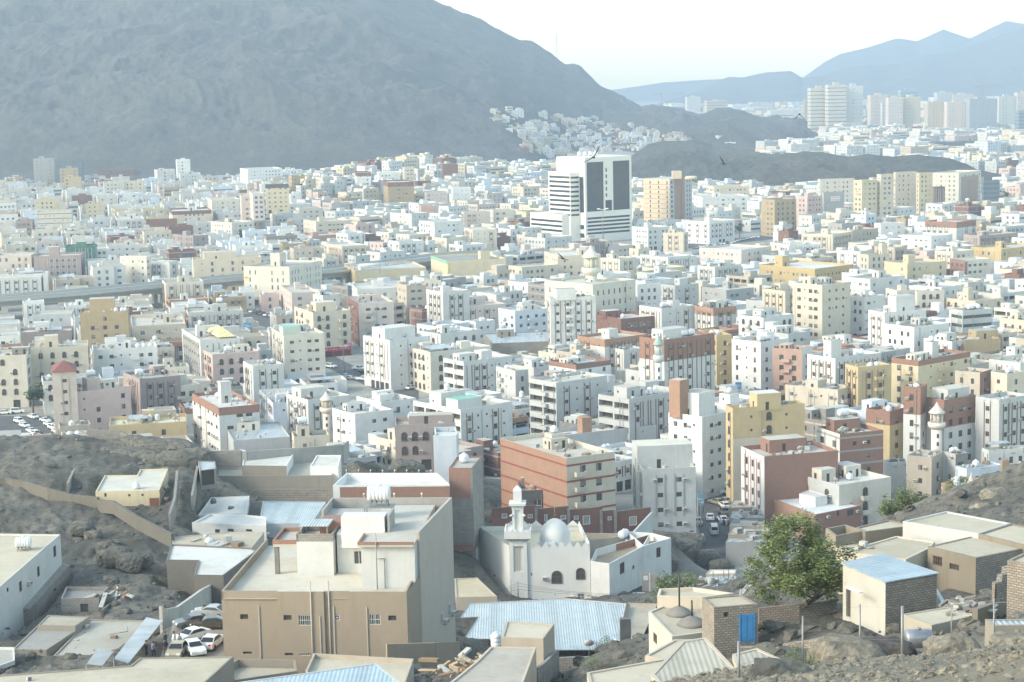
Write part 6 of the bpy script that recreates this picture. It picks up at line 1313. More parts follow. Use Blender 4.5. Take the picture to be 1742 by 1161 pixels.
fi=MB();fi.tube((dc[0],dc[1],Hm+4.2),(dc[0],dc[1],Hm+6.3),.05,6);fi.lathe([(.05,4.5),(.22,4.75),(.05,5)],8,(dc[0],dc[1],Hm));fi.lathe([(.05,5.2),(.15,5.35),(.05,5.5)],8,(dc[0],dc[1],Hm));fi.build("finial",flat("brass",(.35,.22,.08),.4,.8),mo)
mi=MB();s=1.55;cx_,cy_=.95,1.2
v_=lambda y:mp(340,y)[1]
zb1,zb2,zc1,zc2,ztp=v_(462),v_(415),v_(292),v_(280),v_(200)
zq1=Hm-4.2
def sq(mb_,c,r0,z0,z1,r1=None):
 r1=r0 if r1 is None else r1;i=len(mb_.v)
 for z_,r__ in((z0,r0),(z1,r1)):
  for x_,y_ in((-1,-1),(1,-1),(1,1),(-1,1)):mb_.v.append((c[0]+x_*r__,c[1]+y_*r__,z_))
 for k in range(4):mb_.f.append((i+k,i+(k+1)%4,i+4+(k+1)%4,i+4+k));mb_.m.append(0);mb_.sm.append(False);mb_.uv+=[(0,z0),(2*r0,z0),(2*r0,z1),(0,z1)]
 mb_.f.append((i+4,i+5,i+6,i+7));mb_.m.append(0);mb_.sm.append(False);mb_.uv+=[(0,0)]*4
c_=(cx_,cy_)
for sx,sy in((-1,-1),(1,-1),(1,1),(-1,1)):
 mi.box(c_[0]+sx*s-(0.7 if sx>0 else 0),c_[0]+sx*s+(0.7 if sx<0 else 0),c_[1]+sy*s-(.7 if sy>0 else 0),c_[1]+sy*s+(.7 if sy<0 else 0),0,zb1-.5)
sq(mi,c_,s-.02,0,zq1);sq(mi,c_,s-.02,zb1-1.0,zb1);sq(mi,c_,s-.45,zq1,zb1)
sq(mi,c_,s+.1,zb1,zb1+.5,s+.75);sq(mi,c_,s+.75,zb1+.5,zb2)
s2_=.95
sq(mi,c_,s2_-.3,zb2,zc1)
for sx,sy in((-1,-1),(1,-1),(1,1),(-1,1)):mi.box(c_[0]+sx*s2_-(.45 if sx>0 else 0),c_[0]+sx*s2_+(.45 if sx<0 else 0),c_[1]+sy*s2_-(.45 if sy>0 else 0),c_[1]+sy*s2_+(.45 if sy<0 else 0),zb2-.1,zc1)
sq(mi,c_,s2_+.05,zc1-.8,zc1);sq(mi,c_,s2_+.5,zc1,zc2);sq(mi,c_,.72,zc2,ztp-.7);sq(mi,c_,.72,ztp-.7,ztp,.12)
mi.build("minaret",WH,mo)
mt=MB();
for a_,b_ in(((-1,-1),(1,-1)),((1,-1),(1,1)),((1,1),(-1,1)),((-1,1),(-1,-1))):
 k_=s+.75;teeth(mt,(c_[0]+a_[0]*k_,c_[1]+a_[1]*k_),(c_[0]+b_[0]*k_,c_[1]+b_[1]*k_),5,.55,.18,zb2)
mt.build("balcony_teeth",WH,mo)
lt=MB()
for sx in(-.18,.18):
 lt.box(c_[0]+sx-.04,c_[0]+sx+.04,c_[1]-s+.18,c_[1]-s+.24,zq1,zb1-1.0);lt.box(c_[0]-s+.18,c_[0]-s+.24,c_[1]+sx-.04,c_[1]+sx+.04,zq1,zb1-1.0)
lt.build("lattice",flat("lattice_tan",(.42,.34,.2)),mo)
lsp=MB();lsp.lathe([(.08,0),(.3,.5)],10,(0,0,0),axis='Y');
for q_ in(-1,1):inst('loudspeaker',cached('spk',lambda:lsp.mesh("loudspeaker",TANKW)),mo,(c_[0]+q_*1.4,c_[1]-1.0,zc1-1.8),q_*1.2)
reg(mo,[O,O+e*Wm,O+e*(Wm+Lx*.3)+f*Ly,O+e*Lx+f*Ly],zb_,zt,mo['label'],"white mosque",name='mosque')
tw=O+e*dc[0]+f*1.4;tank((tw.x-.8,tw.y,zt-1.0),'lying',math.atan2(e.y,e.x),True,.8,"pale blue white tank on the white mosque's roof, in front of the dome")
nb('N3',[(40,528),(152,498),(150,412),(38,440)],12,Z=333,col='white',label="low white house behind the big beige house's right wall",ref="low white house by the mosque",roofc=(0.51,0.48,0.42),parapet=.6)
nb('N3',[(45,742),(248,738),(150,645),(38,650)],24,Z=268,col='beige',label="low flat tan roof between the big beige house and the white mosque",ref="low tan roof",roofc=(0.47,0.40,0.28),parapet=.15)
o,Wd,zt_=nb('N3',[(708,565),(800,577),(968,490),(1000,432),(735,505)],11,Z=318,col='bright',label="white house with open brick roof rooms, right of the white mosque",ref="white house right of the mosque",roofc=(0.41,0.32,0.23),parapet=1.3,wins={1:[(852,580,876,620,'grille'),(820,712,843,755,'grille')],0:[(706,595,716,612)]},acs={0:[(728,738)]})
o2,Wd2,zt2_=nb('N3',[(968,490),(1105,450),(1008,425),(885,418)],zt_-6,zt=zt_+.02,col='bright',label="white overhanging upper room with a bare brick inside, right of the white mosque",ref="overhanging white room",roofc=(0.41,0.32,0.23),parapet=1.4,wins={0:[(1032,502,1054,542,'grille')]})
for ob,W_,zz_ in((o,Wd,zt_),(o2,Wd2,zt2_)):
 q=MB();n=len(W_);P2=[Vector(p.xy)for p in W_];cc=sum(P2,Vector((0,0)))/n;P3=[cc+(p-cc)*.955 for p in P2]
 for i in range(n):a,b=P3[i],P3[(i+1)%n];q.face([(b.x,b.y,zz_-1.28),(a.x,a.y,zz_-1.28),(a.x,a.y,zz_-.06),(b.x,b.y,zz_-.06)])
 g_=q.build("brick_lining",RED_BRICK,ob);g_.location=-ob.location
tank(at_z(*px('N3',872,462),zt_-1.2),'lying',1.0,True,.9,"white tank tilted on the white house right of the mosque")
for x_,y_ in((918,594),(920,737)):
 a,b=Wd[1],Wd[2];u,v=plane_uv(a,b,0,*px('N3',x_,y_));d=Vector((b.x-a.x,b.y-a.y)).normalized();q=MB();q.lathe([(.5,-.04),(.5,.06)],20,axis='Y');q.lathe([(.4,-.07),(.4,.0)],20,axis='Y',m=1);g_=q.build("round_window",[FRAMEW,GLASS],o);p=Vector(a.xy)+d*u;g_.location=(p.x-o.location.x,p.y-o.location.y,v-o.location.z);g_.rotation_euler=(0,0,math.atan2(d.y,d.x))
P_=at_z(*px('N3',1000,712),11.5);q=MB();q.box(-1.3,1.3,-.1,.1,0,3.2,0);q.box(-.1,.1,-.16,-.1,0,3.2,1);q.box(-1.1,-.3,-.14,-.1,2,2.8,1);tag(q.build("gate",[flat("gate_grey",(.3,.28,.25)),FRAMEW],None,P_),"grey double gate under the overhanging white room","gate")
q=MB()
for k in range(7):q.box(-3.2,3.0,-k*.5-.5,-k*.5,-k*.25-.6,-k*.25)
tag(q.build("steps",flat("marble_white",(.62,.63,.63),.5),None,P_+Vector((.2,-.6,0))),"white marble steps in front of the grey double gate","stairs")
P=[(220,305,350),(440,308,352),(600,312,354),(760,318,356),(830,320,357),(1005,322,360)]
r=empty("unfinished_house",at_Y(*px('N3',600,430),354),label="long roofless dark brick shell with grey piers, behind the white mosque",cat="house");W3=[at_Y(*px('N3',x,y),Z)for x,y,Z in P]
op_px={0:[(270,332,298,352),(398,335,424,352)],1:[(480,335,496,368),(560,340,588,358)],2:[(625,342,650,358),(670,342,706,382)],3:[(792,345,812,362)],4:[(898,346,936,386)]}
q=MB();pr=MB();wl_=[]
for i in range(5):
 a,b=W3[i],W3[i+1];zb3=a.z-5.2;ops=[]
 for(x0,y0,x1,y1)in op_px[i]:u0,v1=plane_uv(a,b,zb3,*px('N3',x0,y0));u1,v0=plane_uv(a,b,zb3,*px('N3',x1,y1));ops.append((u0,u1,v0,v1,.2,1));wl_.append((a,b,u0,u1,v0+zb3,v1+zb3))
 facade(q,(a.x,a.y),(b.x,b.y),zb3,a.z,ops);facade(q,(b.x,b.y+.3),(a.x,a.y+.3),zb3,a.z,[]);q.face([(a.x,a.y,a.z),(b.x,b.y,a.z),(b.x,b.y+.3,a.z),(a.x,a.y+.3,a.z)],2)
 if i:pr=MB();pr.box(a.x-.3,a.x+.3,a.y-.25,a.y-.003,zb3,a.z+.3);g_=pr.build("pier",CONCD,r);g_.location=-r.location
g_=q.build("wall",[DRK_BRICK,flat("inner_grey",(.35,.34,.32)),CONCD],r);g_.location=-r.location
for(a,b,u0,u1,v0,v1)in wl_:
 d=Vector((b.x-a.x,b.y-a.y)).normalized();q=MB();w_=u1-u0;h_=v1-v0;t=.12
 for bx in((0,w_,0,t),(0,w_,h_-t,h_),(0,t,t,h_-t),(w_-t,w_,t,h_-t)):q.box(bx[0],bx[1],-.05,.1,bx[2],bx[3])
 g_=q.build("window_frame",FRAMEW,r);p=Vector(a.xy)+d*u0;g_.location=(p.x-r.location.x,p.y-r.location.y,v0-r.location.z);g_.rotation_euler=(0,0,math.atan2(d.y,d.x))
a=W3[-1];q=MB();q.prism([(a.x,a.y),(a.x-6.0,a.y-11),(a.x-5.7,a.y-11.2),(a.x+.3,a.y-.1)],a.z-9,[a.z,a.z-3.0,a.z-3.0,a.z]);g_=q.build("side_wall",WP,r);g_.location=-r.location
reg(r,[(W3[0].x,W3[0].y-8),(W3[-1].x,W3[-1].y-8),(W3[-1].x,W3[-1].y+1),(W3[0].x,W3[0].y+1)],8,W3[0].z,r['label'],"roofless brick shell",name='house')
nb('N3',[(620,470),(880,440),(870,428),(620,425)],11,Z=335,col='beige',label="sandy floored yard inside the roofless brick shell",ref="sandy yard",roofc=(0.36,0.26,0.17),parapet=.1)
o,Wd,zt_=nb('N3',[(65,845),(155,840),(85,948),(290,950),(520,1005),(880,1002),(968,937),(850,922),(885,776),(580,750),(110,775)],27.5,Z=243,k0=2,col='lightgrey',label="wide pale blue corrugated roof in front of the white mosque",ref="wide pale blue roof",roofc='tin',parapet=.04)
nb('N3',[(888,778),(1037,782),(968,936),(855,922)],27,Z=246,k0=3,col='beige',label="narrow tan concrete roof at the right of the wide pale blue roof",ref="narrow tan roof",roofc=BR,parapet=.1)
q=MB();p=at_z(*px('N3',880,905),29.5);q.box(-.7,.7,-.5,.5,-3,1.6,0);tag(q.build("brick_pillar",CONCD,None,p),"dark square pillar at the right edge of the wide pale blue roof","pillar")
nb('N3',[(268,940),(475,946),(530,872),(292,860)],46,Z=158,col='beige',label="small square beige roof with stubby edge posts, in front of the wide pale blue roof",ref="small square beige roof",roofc=BR2,parapet=.1)
nb('N3',[(-20,1190),(370,1180),(440,988),(215,985),(140,1060)],45,Z=150,k0=3,col='beige',label="long grey beige roof beside the heap of broken boards, at the bottom",ref="long roof by the boards",roofc=(0.42,0.39,0.34),parapet=.12)
for k in range(12):
 pass
junk("board_heap",'N3',130,1085,45.5,90,4.2,[flat("scrap_wood",(0.24,0.16,0.10),0.9),flat("scrap_pale",(0.5,0.5,0.48),0.8),flat("scrap_tan",(.42,.32,.2),.9)],"large heap of broken boards and planks at the bottom, left of the long roof",flatn=True,seed=12)
fwall("yard_wall",'N3',[(440,1090,150),(470,1070,152),(545,1000,163)],2.6,BLOCKW,"grey block wall right of the long roof at the bottom",.3)
fwall("yard_wall",'N3',[(548,1040,172),(620,1035,172),(720,1035,172)],2.2,BLOCKW,"low grey yard wall with a rusty gate, below the wide pale blue roof",.3)
fwall("stone_wall",'N3',[(885,985,160),(935,950,168),(992,965,170)],2.6,STONEW,"thick dark rubble wall below the right end of the wide pale blue roof",.9)
q=MB();p=at_Y(*px('N3',700,975),172);q.tube((0,0,-1.4),(0,0,0),.03,5);i0=len(q.v);q.lathe([(.05,0),(.3,.05),(.5,.18)],12,m=1);Mx=Matrix.Rotation(rad(-55),4,'X');q.v[i0:]=[tuple(Mx@Vector(v))for v in q.v[i0:]];tag(q.build("satellite_dish",[METAL,flat("dish_grey",(.4,.4,.38))],None,p),"grey satellite dish in front of the wide pale blue roof","satellite dish")
tank(at_z(*px('N3',832,1032),41.0),'upright',0,True,.9,"tall white tank beside the bush, in front of the wide pale blue roof")
tank(at_z(*px('N3',243,985),48.2),'upright',0,True,.7,"white tank with a red triangle mark, beside the small square beige roof")
o,Wd,zt_=nb('N4',[(-222,812),(-106,936),(225,892),(88,788),(-60,745)],52.5,Z=138,k0=1,col=(0.52,.50,.43),label="low cream house with two mound chimneys on its roof, left of the blue door",ref="cream house with mound chimneys",roofc=BR2,parapet=.12,wins={0:[(-200,905,-180,980,'slide')]})
for(x_,y_,s_)in((-70,825,1.0),(-8,875,1.1)):
 p=at_z(*px('N4',x_,y_),zt_-.1);q=MB();q.lathe([(1.1*s_,0),(.9*s_,.25),(.5*s_,.5),(.2,.65)],12);q.build("chimney_mound",CONCD,o).location=(p.x-o.location.x,p.y-o.location.y,p.z-o.location.z)
 q=MB();q.tube((0,0,.5),(0,0,1.9 if s_>1 else 3.2),.07,6);q.build("chimney_pipe",DARKM,o).location=(p.x-o.location.x,p.y-o.location.y,p.z-o.location.z)
o,Wd,zt_=nb('N4',[(100,792),(318,776),(232,728),(40,742)],58.2,Z=134,k0=1,col='mudst',label="pale rubble house with a bright blue metal door",ref="blue door house",roofc=BR2,parapet=.1,wins={0:[(147,822,173,840)]})
ed_=0 if Wd[0].y<Wd[2].y else 2
add_door(o,Wd,0,57.4,'N4',263,962,flat("door_blue",(0.06,0.25,0.52),.45,0,.15),1.0,2.1)
add=[c for c in bpy.data.objects if c.parent==o and c.name.startswith('door')]
fwall("yard_wall",'N4',[(320,795,139),(520,775,139),(700,757,140)],2.0,MUDST,"brown garden wall behind the tall leafy tree",.3)
nb('N4',[(-180,735),(40,742),(200,722),(0,692),(-170,700)],55,zt=59,col='cream',label="low cream roof behind the house with mound chimneys",ref="low cream roof",roofc=(0.51,0.47,0.39),parapet=.3)
o,Wd,zt_=nb('N4',[(735,582),(945,672),(1198,628),(928,536)],60.3,Z=130,k0=1,col=(0.48,.465,.42),label="white walled shed with a shining corrugated roof, right of the tall leafy tree",ref="corrugated roof shed",roofc='tin',parapet=.02,sides={1:'mudst'},cols=['mudst'],wins={0:[(751,700,773,846,'door')]})
q=MB();P2=[Vector(p.xy)for p in Wd];cc=sum(P2,Vector((0,0)))/4;P3=[cc+(p-cc)*1.05 for p in P2]
ax=(P2[1]-P2[0]).normalized();uvs=[((p-cc).dot(ax),(p-cc).dot(Vector((-ax.y,ax.x))))for p in P3]
q.face([(p.x,p.y,zt_+.12)for p in P3],0,uvs);q.face([(p.x,p.y,zt_+.04)for p in reversed(P3)],0,uvs[::-1])
for i in range(4):a,b=P3[i],P3[(i+1)%4];q.face([(a.x,a.y,zt_+.04),(b.x,b.y,zt_+.04),(b.x,b.y,zt_+.12),(a.x,a.y,zt_+.12)])
g_=q.build("roof_sheet",tinm("tin_shed",(0.42,.50,.57),.42),o);g_.location=-o.location
q=MB();q.box(-.9,.9,-.35,0,0,.06);a=at_Y(*px('N4',800,705),131.5);g_=q.build("door_canopy",TANKW,o);g_.location=a-o.location;g_.rotation_euler=(0,0,math.atan2((Wd[1]-Wd[0]).y,(Wd[1]-Wd[0]).x))
MUD=(0.24,.21,.165)
o,Wd,zt_=nb('N4',[(1153,492),(1390,548),(1730,482),(1420,430)],57.6,Z=150,k0=1,col=MUD,label="square mud brown house with two black windows, right of the corrugated roof shed",ref="mud house with two windows",roofc=BR2,parapet=.06,sides={1:'mudst'},cols=['mudst'],wins={0:[(1178,530,1225,592,'grille'),(1260,573,1307,613,'door')]})
nb('N4',[(1030,368),(1402,428),(1562,377),(1245,318)],57,zt=zt_+.4,col='lightgrey',label="widest sand coloured roof, furthest back among the mud houses",ref="widest sand roof",roofc=BR2,parapet=.12,clutter=False)
nb('N4',[(1402,430),(1640,488),(1800,430),(1564,378)],57,zt=zt_+.36,col=MUD,label="sand coloured roof right of the widest sand roof, cut by the right edge",ref="right sand roof",roofc=BR2,parapet=.1)
nb('N4',[(700,500),(760,520),(1045,556),(1160,500),(1190,468),(1000,440),(860,480)],56,zt=zt_-.5,col='cream',label="long sand coloured roof with loose stones, behind the corrugated roof shed",ref="stone littered sand roof",roofc=BR2,parapet=.12,clutter=True)
nb('N4',[(800,398),(845,420),(1088,388),(962,360)],55,zt=zt_-.4,col=MUD,label="small sand roof on brown walls, left of the widest sand roof",ref="small sand roof",roofc=BR2,parapet=.1)
nb('N4',[(650,402),(700,440),(845,415),(748,384)],55,zt=zt_-.5,col=MUD,label="open walled brown yard behind the tall leafy tree's right side",ref="open walled yard",roofc=(0.26,0.23,0.19),parapet=1.1)
nb('N4',[(690,472),(740,500),(860,478),(800,440),(700,445)],55,zt=zt_-1.4,col=MUD,label="low brown roof just right of the tall leafy tree",ref="low brown roof",roofc=BR2,parapet=.1)
nb('N4',[(1545,560),(1760,600),(1790,530),(1620,525)],59,Z=124,col='mudst',label="pale rubble wall house cut by the right edge",ref="rubble house at the right edge",roofc=BR2,parapet=.12)
nb('N4',[(1022,826),(1172,880),(1385,832),(1255,788)],61.5,Z=121,k0=1,col=(.42,.38,.31),label="low broken concrete slab room beside the lying metal tank",ref="low broken slab room",roofc=BR2,parapet=.05)
junk("rubble",'N4',1330,800,63.5,40,2.2,[CONC,CONCD],"pile of broken concrete on the low broken slab room",seed=6)
fwall("yard_wall",'N4',[(1385,800,122),(1470,770,126),(1545,765,130)],1.8,(plaster(MUD,.3)),"stepped brown wall between the slab room and the mud house",.4)
fwall("yard_wall",'N4',[(1478,700,130),(1482,668,130),(1504,664,130.5),(1508,630,131),(1528,626,131.5),(1532,592,132),(1550,588,132)],2.6,MUDST,"ragged stepped stone wall beside the mud house",.4)
fwall("yard_wall",'N4',[(1190,700,136),(1230,765,132)],1.6,WP,"short slanting whitewashed wall right of the corrugated roof shed",.3)
fwall("yard_wall",'N4',[(225,990,121),(400,978,121),(560,955,120),(672,930,119),(780,985,114)],[2.6,2.6,2.8,3.0,2.4],MUDST,"pale brick terrace wall in front of the tall leafy tree",.4)
fwall("yard_wall",'N4',[(935,985,116),(1040,985,115)],1.2,plaster((.42,.38,.31),.3),"low plain wall between the boulder and the lying metal tank",.3)
fwall("yard_wall",'N4',[(200,1110,88),(260,1108,88),(420,1085,90),(500,1075,92)],1.6,MUDST,"low stone wall along the ribbed beige roof at the bottom",.4)
o,Wd,zt_=nb('N4',[(190,1022),(215,1105),(492,1073),(312,992)],68,Z=96,k0=1,col='beige',label="ribbed beige sheet roof behind the low stone wall at the bottom",ref="right ribbed beige roof",roofc='tin',parapet=.05)
ro=[c for c in bpy.data.objects if c.parent==o and c.name.startswith('roof')][0];ro.data.materials[0]=tinm("tin_sand",(.42,.39,.32),.3,.7,0,.25)
o,Wd,zt_=nb('N4',[(-210,1120),(-60,1300),(200,1240),(212,1100),(60,938),(-60,958)],66,Z=97,k0=3,col='beige',label="big ribbed beige roof cut by the bottom edge",ref="big ribbed beige roof",roofc='tin',parapet=.05)
ro=[c for c in bpy.data.objects if c.parent==o and c.name.startswith('roof')][0];ro.data.materials[0]=tinm("tin_sand",(.42,.39,.32),.3,.7,0,.25)
nb('N3',[(690,1112),(720,1230),(1120,1280),(1180,1180),(1090,1040)],57,Z=122,col='beige',label="sand coloured concrete roof at the bottom, left of the big ribbed beige roof",ref="bottom sand roof",roofc=BR2,parapet=.1)
nb('N3',[(975,1030),(1100,1052),(1274,948),(1120,950)],56,Z=128,k0=0,col='beige',label="narrow sand coloured roof in front of the house with mound chimneys",ref="narrow sand roof",roofc=BR2,parapet=.1)
nb('N4',[(1435,850),(1480,882),(1680,880),(1680,850)],61,Z=112,k0=0,col='stone',label="low dark lean-to with a tin roof at the right edge",ref="dark lean-to",roofc='tin',parapet=.05)
r=empty("metal_tank",at_Y(*px('N4',1100,985),114),label="lying silver metal tank on a rusty stand, behind the fence posts",cat="water tank");p=at_Y(*px('N4',1108,945),114)-r.location
q=MB();q.lathe([(.1,-.86),(.52,-.8),(.6,-.7),(.6,.7),(.52,.8),(.1,.86)],24,tuple(p),axis='X');q.build("tank_body",flat("steel",(.30,.31,.33),.35,.6,.2,1.5),r)
q=MB();q.lathe([(.16,.58),(.16,.68),(.05,.7)],10,tuple(p));q.build("lid",METAL,r)
q=MB();g0=-1.6
for a_ in(-.65,.65):
 for b_ in(-.4,.4):q.tube((p.x+a_,p.y+b_,p.z-2.2),(p.x+a_,p.y+b_,p.z-.4),.035,5)
q.build("stand",flat("rust",(.16,.09,.05),.8),r)
o,Wd,zt_=nb('N4',[(360,245),(600,335),(826,290),(560,213)],1.5,Z=392,k0=1,col='brick',label="brick house with a bright white roof behind the tall leafy tree",ref="brick house with a white roof",roofc=(0.63,0.65,0.66),parapet=.35,sides={0:'obrick'},cols=['obrick'],wins={1:[(757,312,786,338),(704,318,718,340)],0:[]},acs={1:[(660,345),(805,318)],0:[(395,340)]},style='brick')
nb('N4',[(520,232),(600,250),(658,240),(570,213)],zt_-.3,zt=zt_+1.8,col='bright',label="white roof room on the brick house behind the tall leafy tree",ref="white roof room",roofc=(0.63,0.62,0.59),parapet=.1)
q=MB();q.box(-2,2,-2,2,0,.5)
SH=[([(172,300),(358,300),(345,255),(195,262)],3.6),([(178,352),(350,350),(352,315),(190,318)],3.0),([(176,392),(350,390),(350,362),(195,360)],3.2),([(170,432),(305,440),(310,405),(190,400)],4.0),([(158,470),(352,470),(352,452),(170,452)],4.4),([(300,440),(372,445),(375,402),(310,405)],3.4)]
for k,(pts,z_)in enumerate(SH):
 nb('N4',pts,0.5,zt=z_+.7,col=('stone','grey','beige')[k%3],label=("first","second","third","fourth","fifth","sixth")[k]+" shack from the back among the littered market shacks right of the street",ref=None,name='shack',cat='shack',roofc=((.4,.38,.34),'tin',(.5,.46,.4))[k%3],parapet=.1,clutter=True,group="market shacks beside the street")
SH2=[([(-5,692),(120,690),(118,640),(0,650)],21),([(60,628),(205,625),(210,605),(80,606)],19),([(120,690),(212,684),(208,640),(125,640)],20.5),([(215,760),(290,775),(340,720),(230,700)],28),([(300,780),(372,770),(360,722),(300,715)],29),([(240,702),(300,712),(345,690),(265,672)],26),([(-60,690),(0,688),(0,655),(-50,655)],21.5)]
for k,(pts,z_)in enumerate(SH2):
 nb('N4',pts,z_-3,zt=z_,col=('lightgrey','beige')[k%2],label=("first","second","third","fourth","fifth","sixth","seventh")[k]+" bright tin roofed shack in the hollow left of the tall leafy tree",ref=None,name='shack',cat='shack',roofc=('tin',(.7,.68,.63))[k%3==1],parapet=.1,clutter=k%2==0,group="tin roofed shacks in the hollow")
for(x_,y_)in((1160,720),(1218,780)):
 p=at_Y(*px('Q',x_,y_),235);q=MB();q.box(-.45,.45,-.45,.45,-6.5,0);tag(q.build("concrete_post",plaster((.28,.22,.17),.4),None,p),("left" if x_<1200 else "right")+" of the two brown concrete posts on the rocky mound at the right","post","concrete posts on the rocky mound")
fwall("yard_wall",'S',[(105,760,455),(140,800,450),(165,845,446)],4,plaster((.40,.36,.40),.3),"mauve wall panel on the kerb below the yellow tower",.4)
# -------- minarets, trees, cars, people, birds, cranes, poles
def minaret(t,x,ytop,ybot,zb,Z,rr_,col,label,kind='round',crown=None):
 top=at_Y(*px(t,x,ytop),Z);h=top.z-zb;m=MB();r=rr_
 o=empty("minaret",(top.x,Z,zb),label=label,cat="minaret");mt=plaster(col,.12)
 if kind=='twin':
  for dx in(-1,1):q=MB();q.box(dx*r*.9-.5,dx*r*.9+.5,-.8,.8,0,h*.93);q.build("shaft",mt,o)
  q=MB()
  for k in range(5):q.box(-r*.9+.502,r*.9-.502,-.6,.6,h*(.15+.19*k),h*(.15+.19*k)+.5)
  q.build("cross_bar",mt,o);q=MB();q.lathe([(.8,h*.93),(.8,h*.95),(.3,h)],10);q.build("cap",mt,o);return o
 q=MB();q.lathe([(r*1.25,0),(r*1.25,h*.3),(r*1.05,h*.32),(r,h*.34),(r,h*.66)],20 if kind=='round' else 4*2);q.build("shaft",mt,o)
 q=MB();q.lathe([(r,h*.66),(r*1.65,h*.70),(r*1.65,h*.745),(r*1.5,h*.745)],20);q.build("balcony",mt,o)
 q=MB();q.lathe([(r*.62,h*.745),(r*.62,h*.86)],14)
 for k in range(8):a=k*math.pi/4;q.tube((r*1.1*math.cos(a),r*1.1*math.sin(a),h*.745),(r*1.1*math.cos(a),r*1.1*math.sin(a),h*.86),r*.13,6)
 q.build("lantern",mt,o)
 q=MB();q.lathe([(r*1.5,h*.86),(r*1.5,h*.875),(r*1.05,h*.905),(r*.5,h*.945),(r*.12,h*.985),(.03,h)],20);q.build("cap",plaster(crown,.1)if crown else mt,o)
 wi=MB()
 for k in range(3):z=h*(.36+.1*k);wi.box(-.28,.28,-r-.03,-r+.3,z,z+h*.05)
 wi.build("window",GLASS,o)
 if kind=='arch':pass
 return o
minaret('Q',575,222,1080,0,455,1.32,(.66,.60,.54),"tall round beige minaret with an open lantern, in front of the brick and white block")
minaret('Q',872,822,1100,15,300,.75,(.50,.43,.36),"small brown minaret top above the green bush, under the rocky mound at the right")
minaret('F3',574,700,1000,0,at_z(*px('F3',574,940),21).y-3,2.3,(.60,.58,.50),"big round cream minaret at the corner of the big cream mosque")
minaret('M2',452,745,1060,0,505,1.15,(.62,.54,.46),"small beige minaret left of the wavy window block")
minaret('M3',942,385,640,0,at_z(*px('M3',978,430),23).y-7,1.0,(.58,.60,.58),"slim pale minaret with a green hint, in front of the brick topped block",crown=(.3,.4,.36))
minaret('F1',1292,395,640,0,1330,3.0,(.66,.68,.66),"white twin shaft minaret in the left of the town",'twin')
minaret('F3',96,545,770,0,1200,1.7,(.60,.60,.52),"pale minaret with a green cap, left of the hotel's podium",crown=(.3,.45,.36))
minaret('F2',1052,535,690,0,1270,1.5,(.64,.62,.50),"thin cream minaret above the strong brown strip block")
minaret('F4',1158,415,500,0,1350,2.3,(.55,.42,.22),"short tan minaret before the cream and brown hotel")
TREEB=flat("bark",(0.11,0.085,0.065),.9,0,.3,2,.4)
def crown_mesh(name,rad_,n,leaf,mat,seed,clumps=9,flat_=0.85,low=-0.6):
 rr=random.Random(seed);m=MB();cl=[]
 for k in range(clumps):
  while True:
   p=Vector((rr.uniform(-1,1),rr.uniform(-1,1),rr.uniform(low,1)))
   if.25<p.length<1:break
  cl.append((p*rad_*.72,rad_*rr.uniform(.26,.46)))
 for k in range(n):
  c,r=rr.choice(cl);d=Vector((rr.gauss(0,1),rr.gauss(0,1),rr.gauss(0,1))).normalized()*(rr.random()**.45)*r
  p=c+d;p.z*=flat_;q=Matrix.Rotation(rr.uniform(0,6.28),3,'Z')@Matrix.Rotation(rr.uniform(-1.2,1.2),3,'X');s=leaf*rr.uniform(.6,1.4)
  m.face([p+q@Vector(v)*s for v in((-.5,0,0),(0,-.28,.05),(.55,0,0),(0,.28,.05))],0,[(0,0)]*4)
 return m.mesh(name,mat),cl
LEAF=leafm("leaf_green",(0.13,0.165,0.06));LEAFD=leafm("leaf_dark",(0.045,0.085,0.04));LEAFB=leafm("leaf_olive",(0.10,0.14,0.05))
CM=[crown_mesh("crown",1.0,900,.17,[LEAFD],31+k,8,.85)[0]for k in range(3)]
CML=[crown_mesh("crown",1.0,900,.16,[LEAFB],51+k,8,.9)[0]for k in range(2)]
def smalltree(x,y,h,label,sh=1.0,lo=False,g=None,group=None,name="tree",cat="tree",wide=1.0):
 p=at_z(x,y,0 if g is None else g);
 if g is None:p=at_z(x,y,ground(p.x,p.y))
 o=empty(name,p,R.uniform(0,6),label=label,cat=cat,group=group);q=MB();q.tube((0,0,-.5),(.1,0,h*.5),h*.035,7,0,h*.02);q.tube((.1,0,h*.42),(h*.16,0,h*.7),h*.018,5,0,.03);q.tube((.1,0,h*.42),(-h*.14,h*.08,h*.7),h*.018,5,0,.03);q.build("trunk",TREEB,o)
 c=inst("crown",R.choice(CML if lo else CM),o,(0,0,h*.62));c.scale=(h*.5*wide,h*.5*wide,h*.42);return o
smalltree(57,705,10.5,"large dense green tree below the maroon hip roof block",wide=.95)
smalltree(408,418,11,"dark tree above the arched cream palace block, right one of the pair",wide=1.1);smalltree(362,420,8.5,"smaller dark tree left of the tree above the palace block",wide=1.1)
smalltree(549,500,8,"dark tree between the brown framed block and the ochre sided hall",wide=1.1)
smalltree(1035,622,6.5,"dark green tree in the gap below the brick parapet block",wide=1.0)
smalltree(1618,652,7.5,"green tree before the olive yellow block's right face",wide=.8)
smalltree(612,452,11,"bushy tree beside the flyover, right of the yellow based block",lo=True,wide=1.1)
smalltree(28,380,10,"dark trees beside the yellow block at the far left",wide=1.3)
smalltree(180,398,8,"dark tree right of the thin banded white block",wide=1.1);smalltree(168,380,8,"dark palm like tree behind the thin banded white block's right side",wide=1.1)
smalltree(1258,404,10,"dark tree right of the balconied white block",wide=.8);smalltree(1420,380,9,"dark tree below the windowless grey block",wide=1.3)
